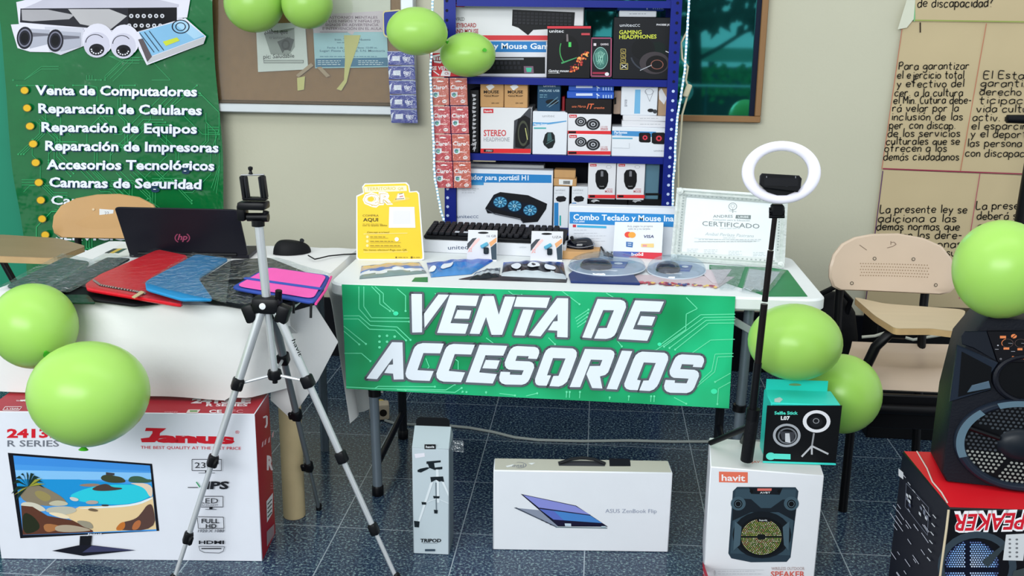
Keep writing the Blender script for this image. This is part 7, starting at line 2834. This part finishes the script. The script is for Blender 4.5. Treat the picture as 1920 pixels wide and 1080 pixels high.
# ---------------------------------------------------------------- power block and floor cable
op = at_z(712, 790, 0)
oe = empty('power_block', op, 'small cream power block on the floor behind the front table leg', 'power outlet')
b = MB()
b.rbox(frame(op, V((1, .25, 0)), Z) @ MX.Translation((0, .03, .034)), (.075, .06, .062), .008, mat((196, 180, 156), .5, nv=.2), 2)
b.build('casing', oe)
b = MB()
M_ = frame(op, V((1, .25, 0)), Z)
b.lathe([(.014, 0), (.014, .003), (.010, .003), (.010, .0005)], M_ @ MX.Translation((.014, -.0005, .034)) @ MX.Rotation(PI/2, 4, 'X'), mat((40, 34, 30), .5), 16)
b.build('socket', oe)
cb_ = mat((150, 156, 152), .5)
b = MB()
cpx = [(722, 788), (740, 794), (770, 796), (830, 797), (880, 802), (925, 810), (965, 820), (1010, 825), (1090, 827), (1180, 826), (1260, 828), (1330, 828), (1400, 828), (1470, 824)]
b.tube([at_z(x, y, .0055) for x, y in cpx], .0052, cb_, 8)
b.build('floor_cable', label='long grey cable running across the dark floor under the white table', cat='cable')
for q, (x_, y_) in enumerate(((714, 751), (706, 814))):
    p = at_z(x_, y_, .0006)
    MB().prism([p+V((.012*math.cos(t*PI/4), .012*math.sin(t*PI/4), 0)) for t in range(8)], Z, .001, mat((206, 176, 40), .6)).build('floor_sticker', label=('tiny yellow spot on the floor behind the power block', 'tiny yellow spot on the floor in front of the power block')[q], cat='sticker')

# ---------------------------------------------------------------- balloons
bal = bpy.data.materials.new('lime latex')
bal.use_nodes = True
nt = bal.node_tree
pb_ = nt.nodes['Principled BSDF']
pb_.inputs['Base Color'].default_value = (*lin((150, 214, 62)), 1)
pb_.inputs['Roughness'].default_value = .3
pb_.inputs['Specular IOR Level'].default_value = .35
pb_.inputs['Subsurface Weight'].default_value = .25
pb_.inputs['Subsurface Radius'].default_value = (.05, .08, .02)
lw = nt.nodes.new('ShaderNodeTexNoise')
lw.inputs['Scale'].default_value = 4
tcb = nt.nodes.new('ShaderNodeTexCoord')
nt.links.new(tcb.outputs['Object'], lw.inputs['Vector'])
crb = nt.nodes.new('ShaderNodeValToRGB')
crb.color_ramp.elements[0].color = (*lin((150, 200, 84)), 1)
crb.color_ramp.elements[1].color = (*lin((166, 212, 104)), 1)
nt.links.new(lw.outputs['Fac'], crb.inputs[0])
nt.links.new(crb.outputs[0], pb_.inputs['Base Color'])
knm = mat((70, 176, 40), .3)


def balloon(label, cx, cy, rx_, ry_, D, axis, group='lime green balloons'):
    """axis: direction from the knot to the crown"""
    c = at_y(cx, cy, D)
    a = (at_y(cx+rx_, cy, D)-c).length
    bb = (at_y(cx, cy-ry_, D)-c).length
    ax = V(axis).normalized()
    q = ax.to_track_quat('Z', 'Y').to_matrix().to_4x4()
    S_ = MX.Diagonal((a, (a+bb)/2, bb, 1))
    prof = []
    for i in range(21):
        t = PI*i/20
        r_ = math.sin(t)
        z_ = -math.cos(t)
        if z_ < 0:
            r_ *= 1-.10*(-z_)**3
        prof.append((max(r_, .012), z_*(1.0 if z_ > 0 else 1.06)))
    b = MB()
    b.lathe(prof, MX.Translation(c) @ S_ @ q, bal, 40)
    o = b.build('balloon', None, label, 'balloon', group)
    b = MB()
    b.lathe([(.015, -1.02), (.045, -1.05), (.05, -1.08), (.03, -1.09), (.07, -1.13), (.085, -1.15), (.06, -1.15)], MX.Translation(c) @ S_ @ q, knm, 14)
    b.build('knot', o)
    return o


G = 'lime green balloons'
balloon('lime balloon at the top over the cork board, the one nearer the green banner', 476, 8, 54, 54, 4.13, (-.3, .2, -1))
balloon('lime balloon at the top of the cork board over the photocopied flyer', 576, 8, 47, 47, 4.12, (.2, .3, -1))
balloon('larger lime balloon above the blue card packs left of the rack', 781, 58.5, 56, 46, 3.69, (-.9, -.3, .4))
balloon('lime balloon overlapping the red card strip at the rack post', 877, 102.5, 52, 42.5, 3.83, (-.6, .75, -.2))
balloon('lime balloon cut by the left edge, in front of the white cloth', 64, 611, 74, 77, 2.46, (-.5, .55, .3))
balloon('lime balloon hanging before the white and red monitor box', 167, 736, 106, 91, 2.25, (.1, .15, 1))
balloon('lime balloon at the corner of the white table beside the thin black stick', 1490.5, 641, 89, 69, 2.70, (-.1, -.95, .2))
balloon('lime balloon behind the teal ring light box', 1578, 738, 75, 71, 2.84, (.3, -.6, .6))
balloon('large lime balloon resting on top of the loudspeaker', 1876, 505, 88, 91, 2.265, (-.45, .8, -.35))

bpy.data.objects.remove(_fo)
bpy.data.curves.remove(_fc)
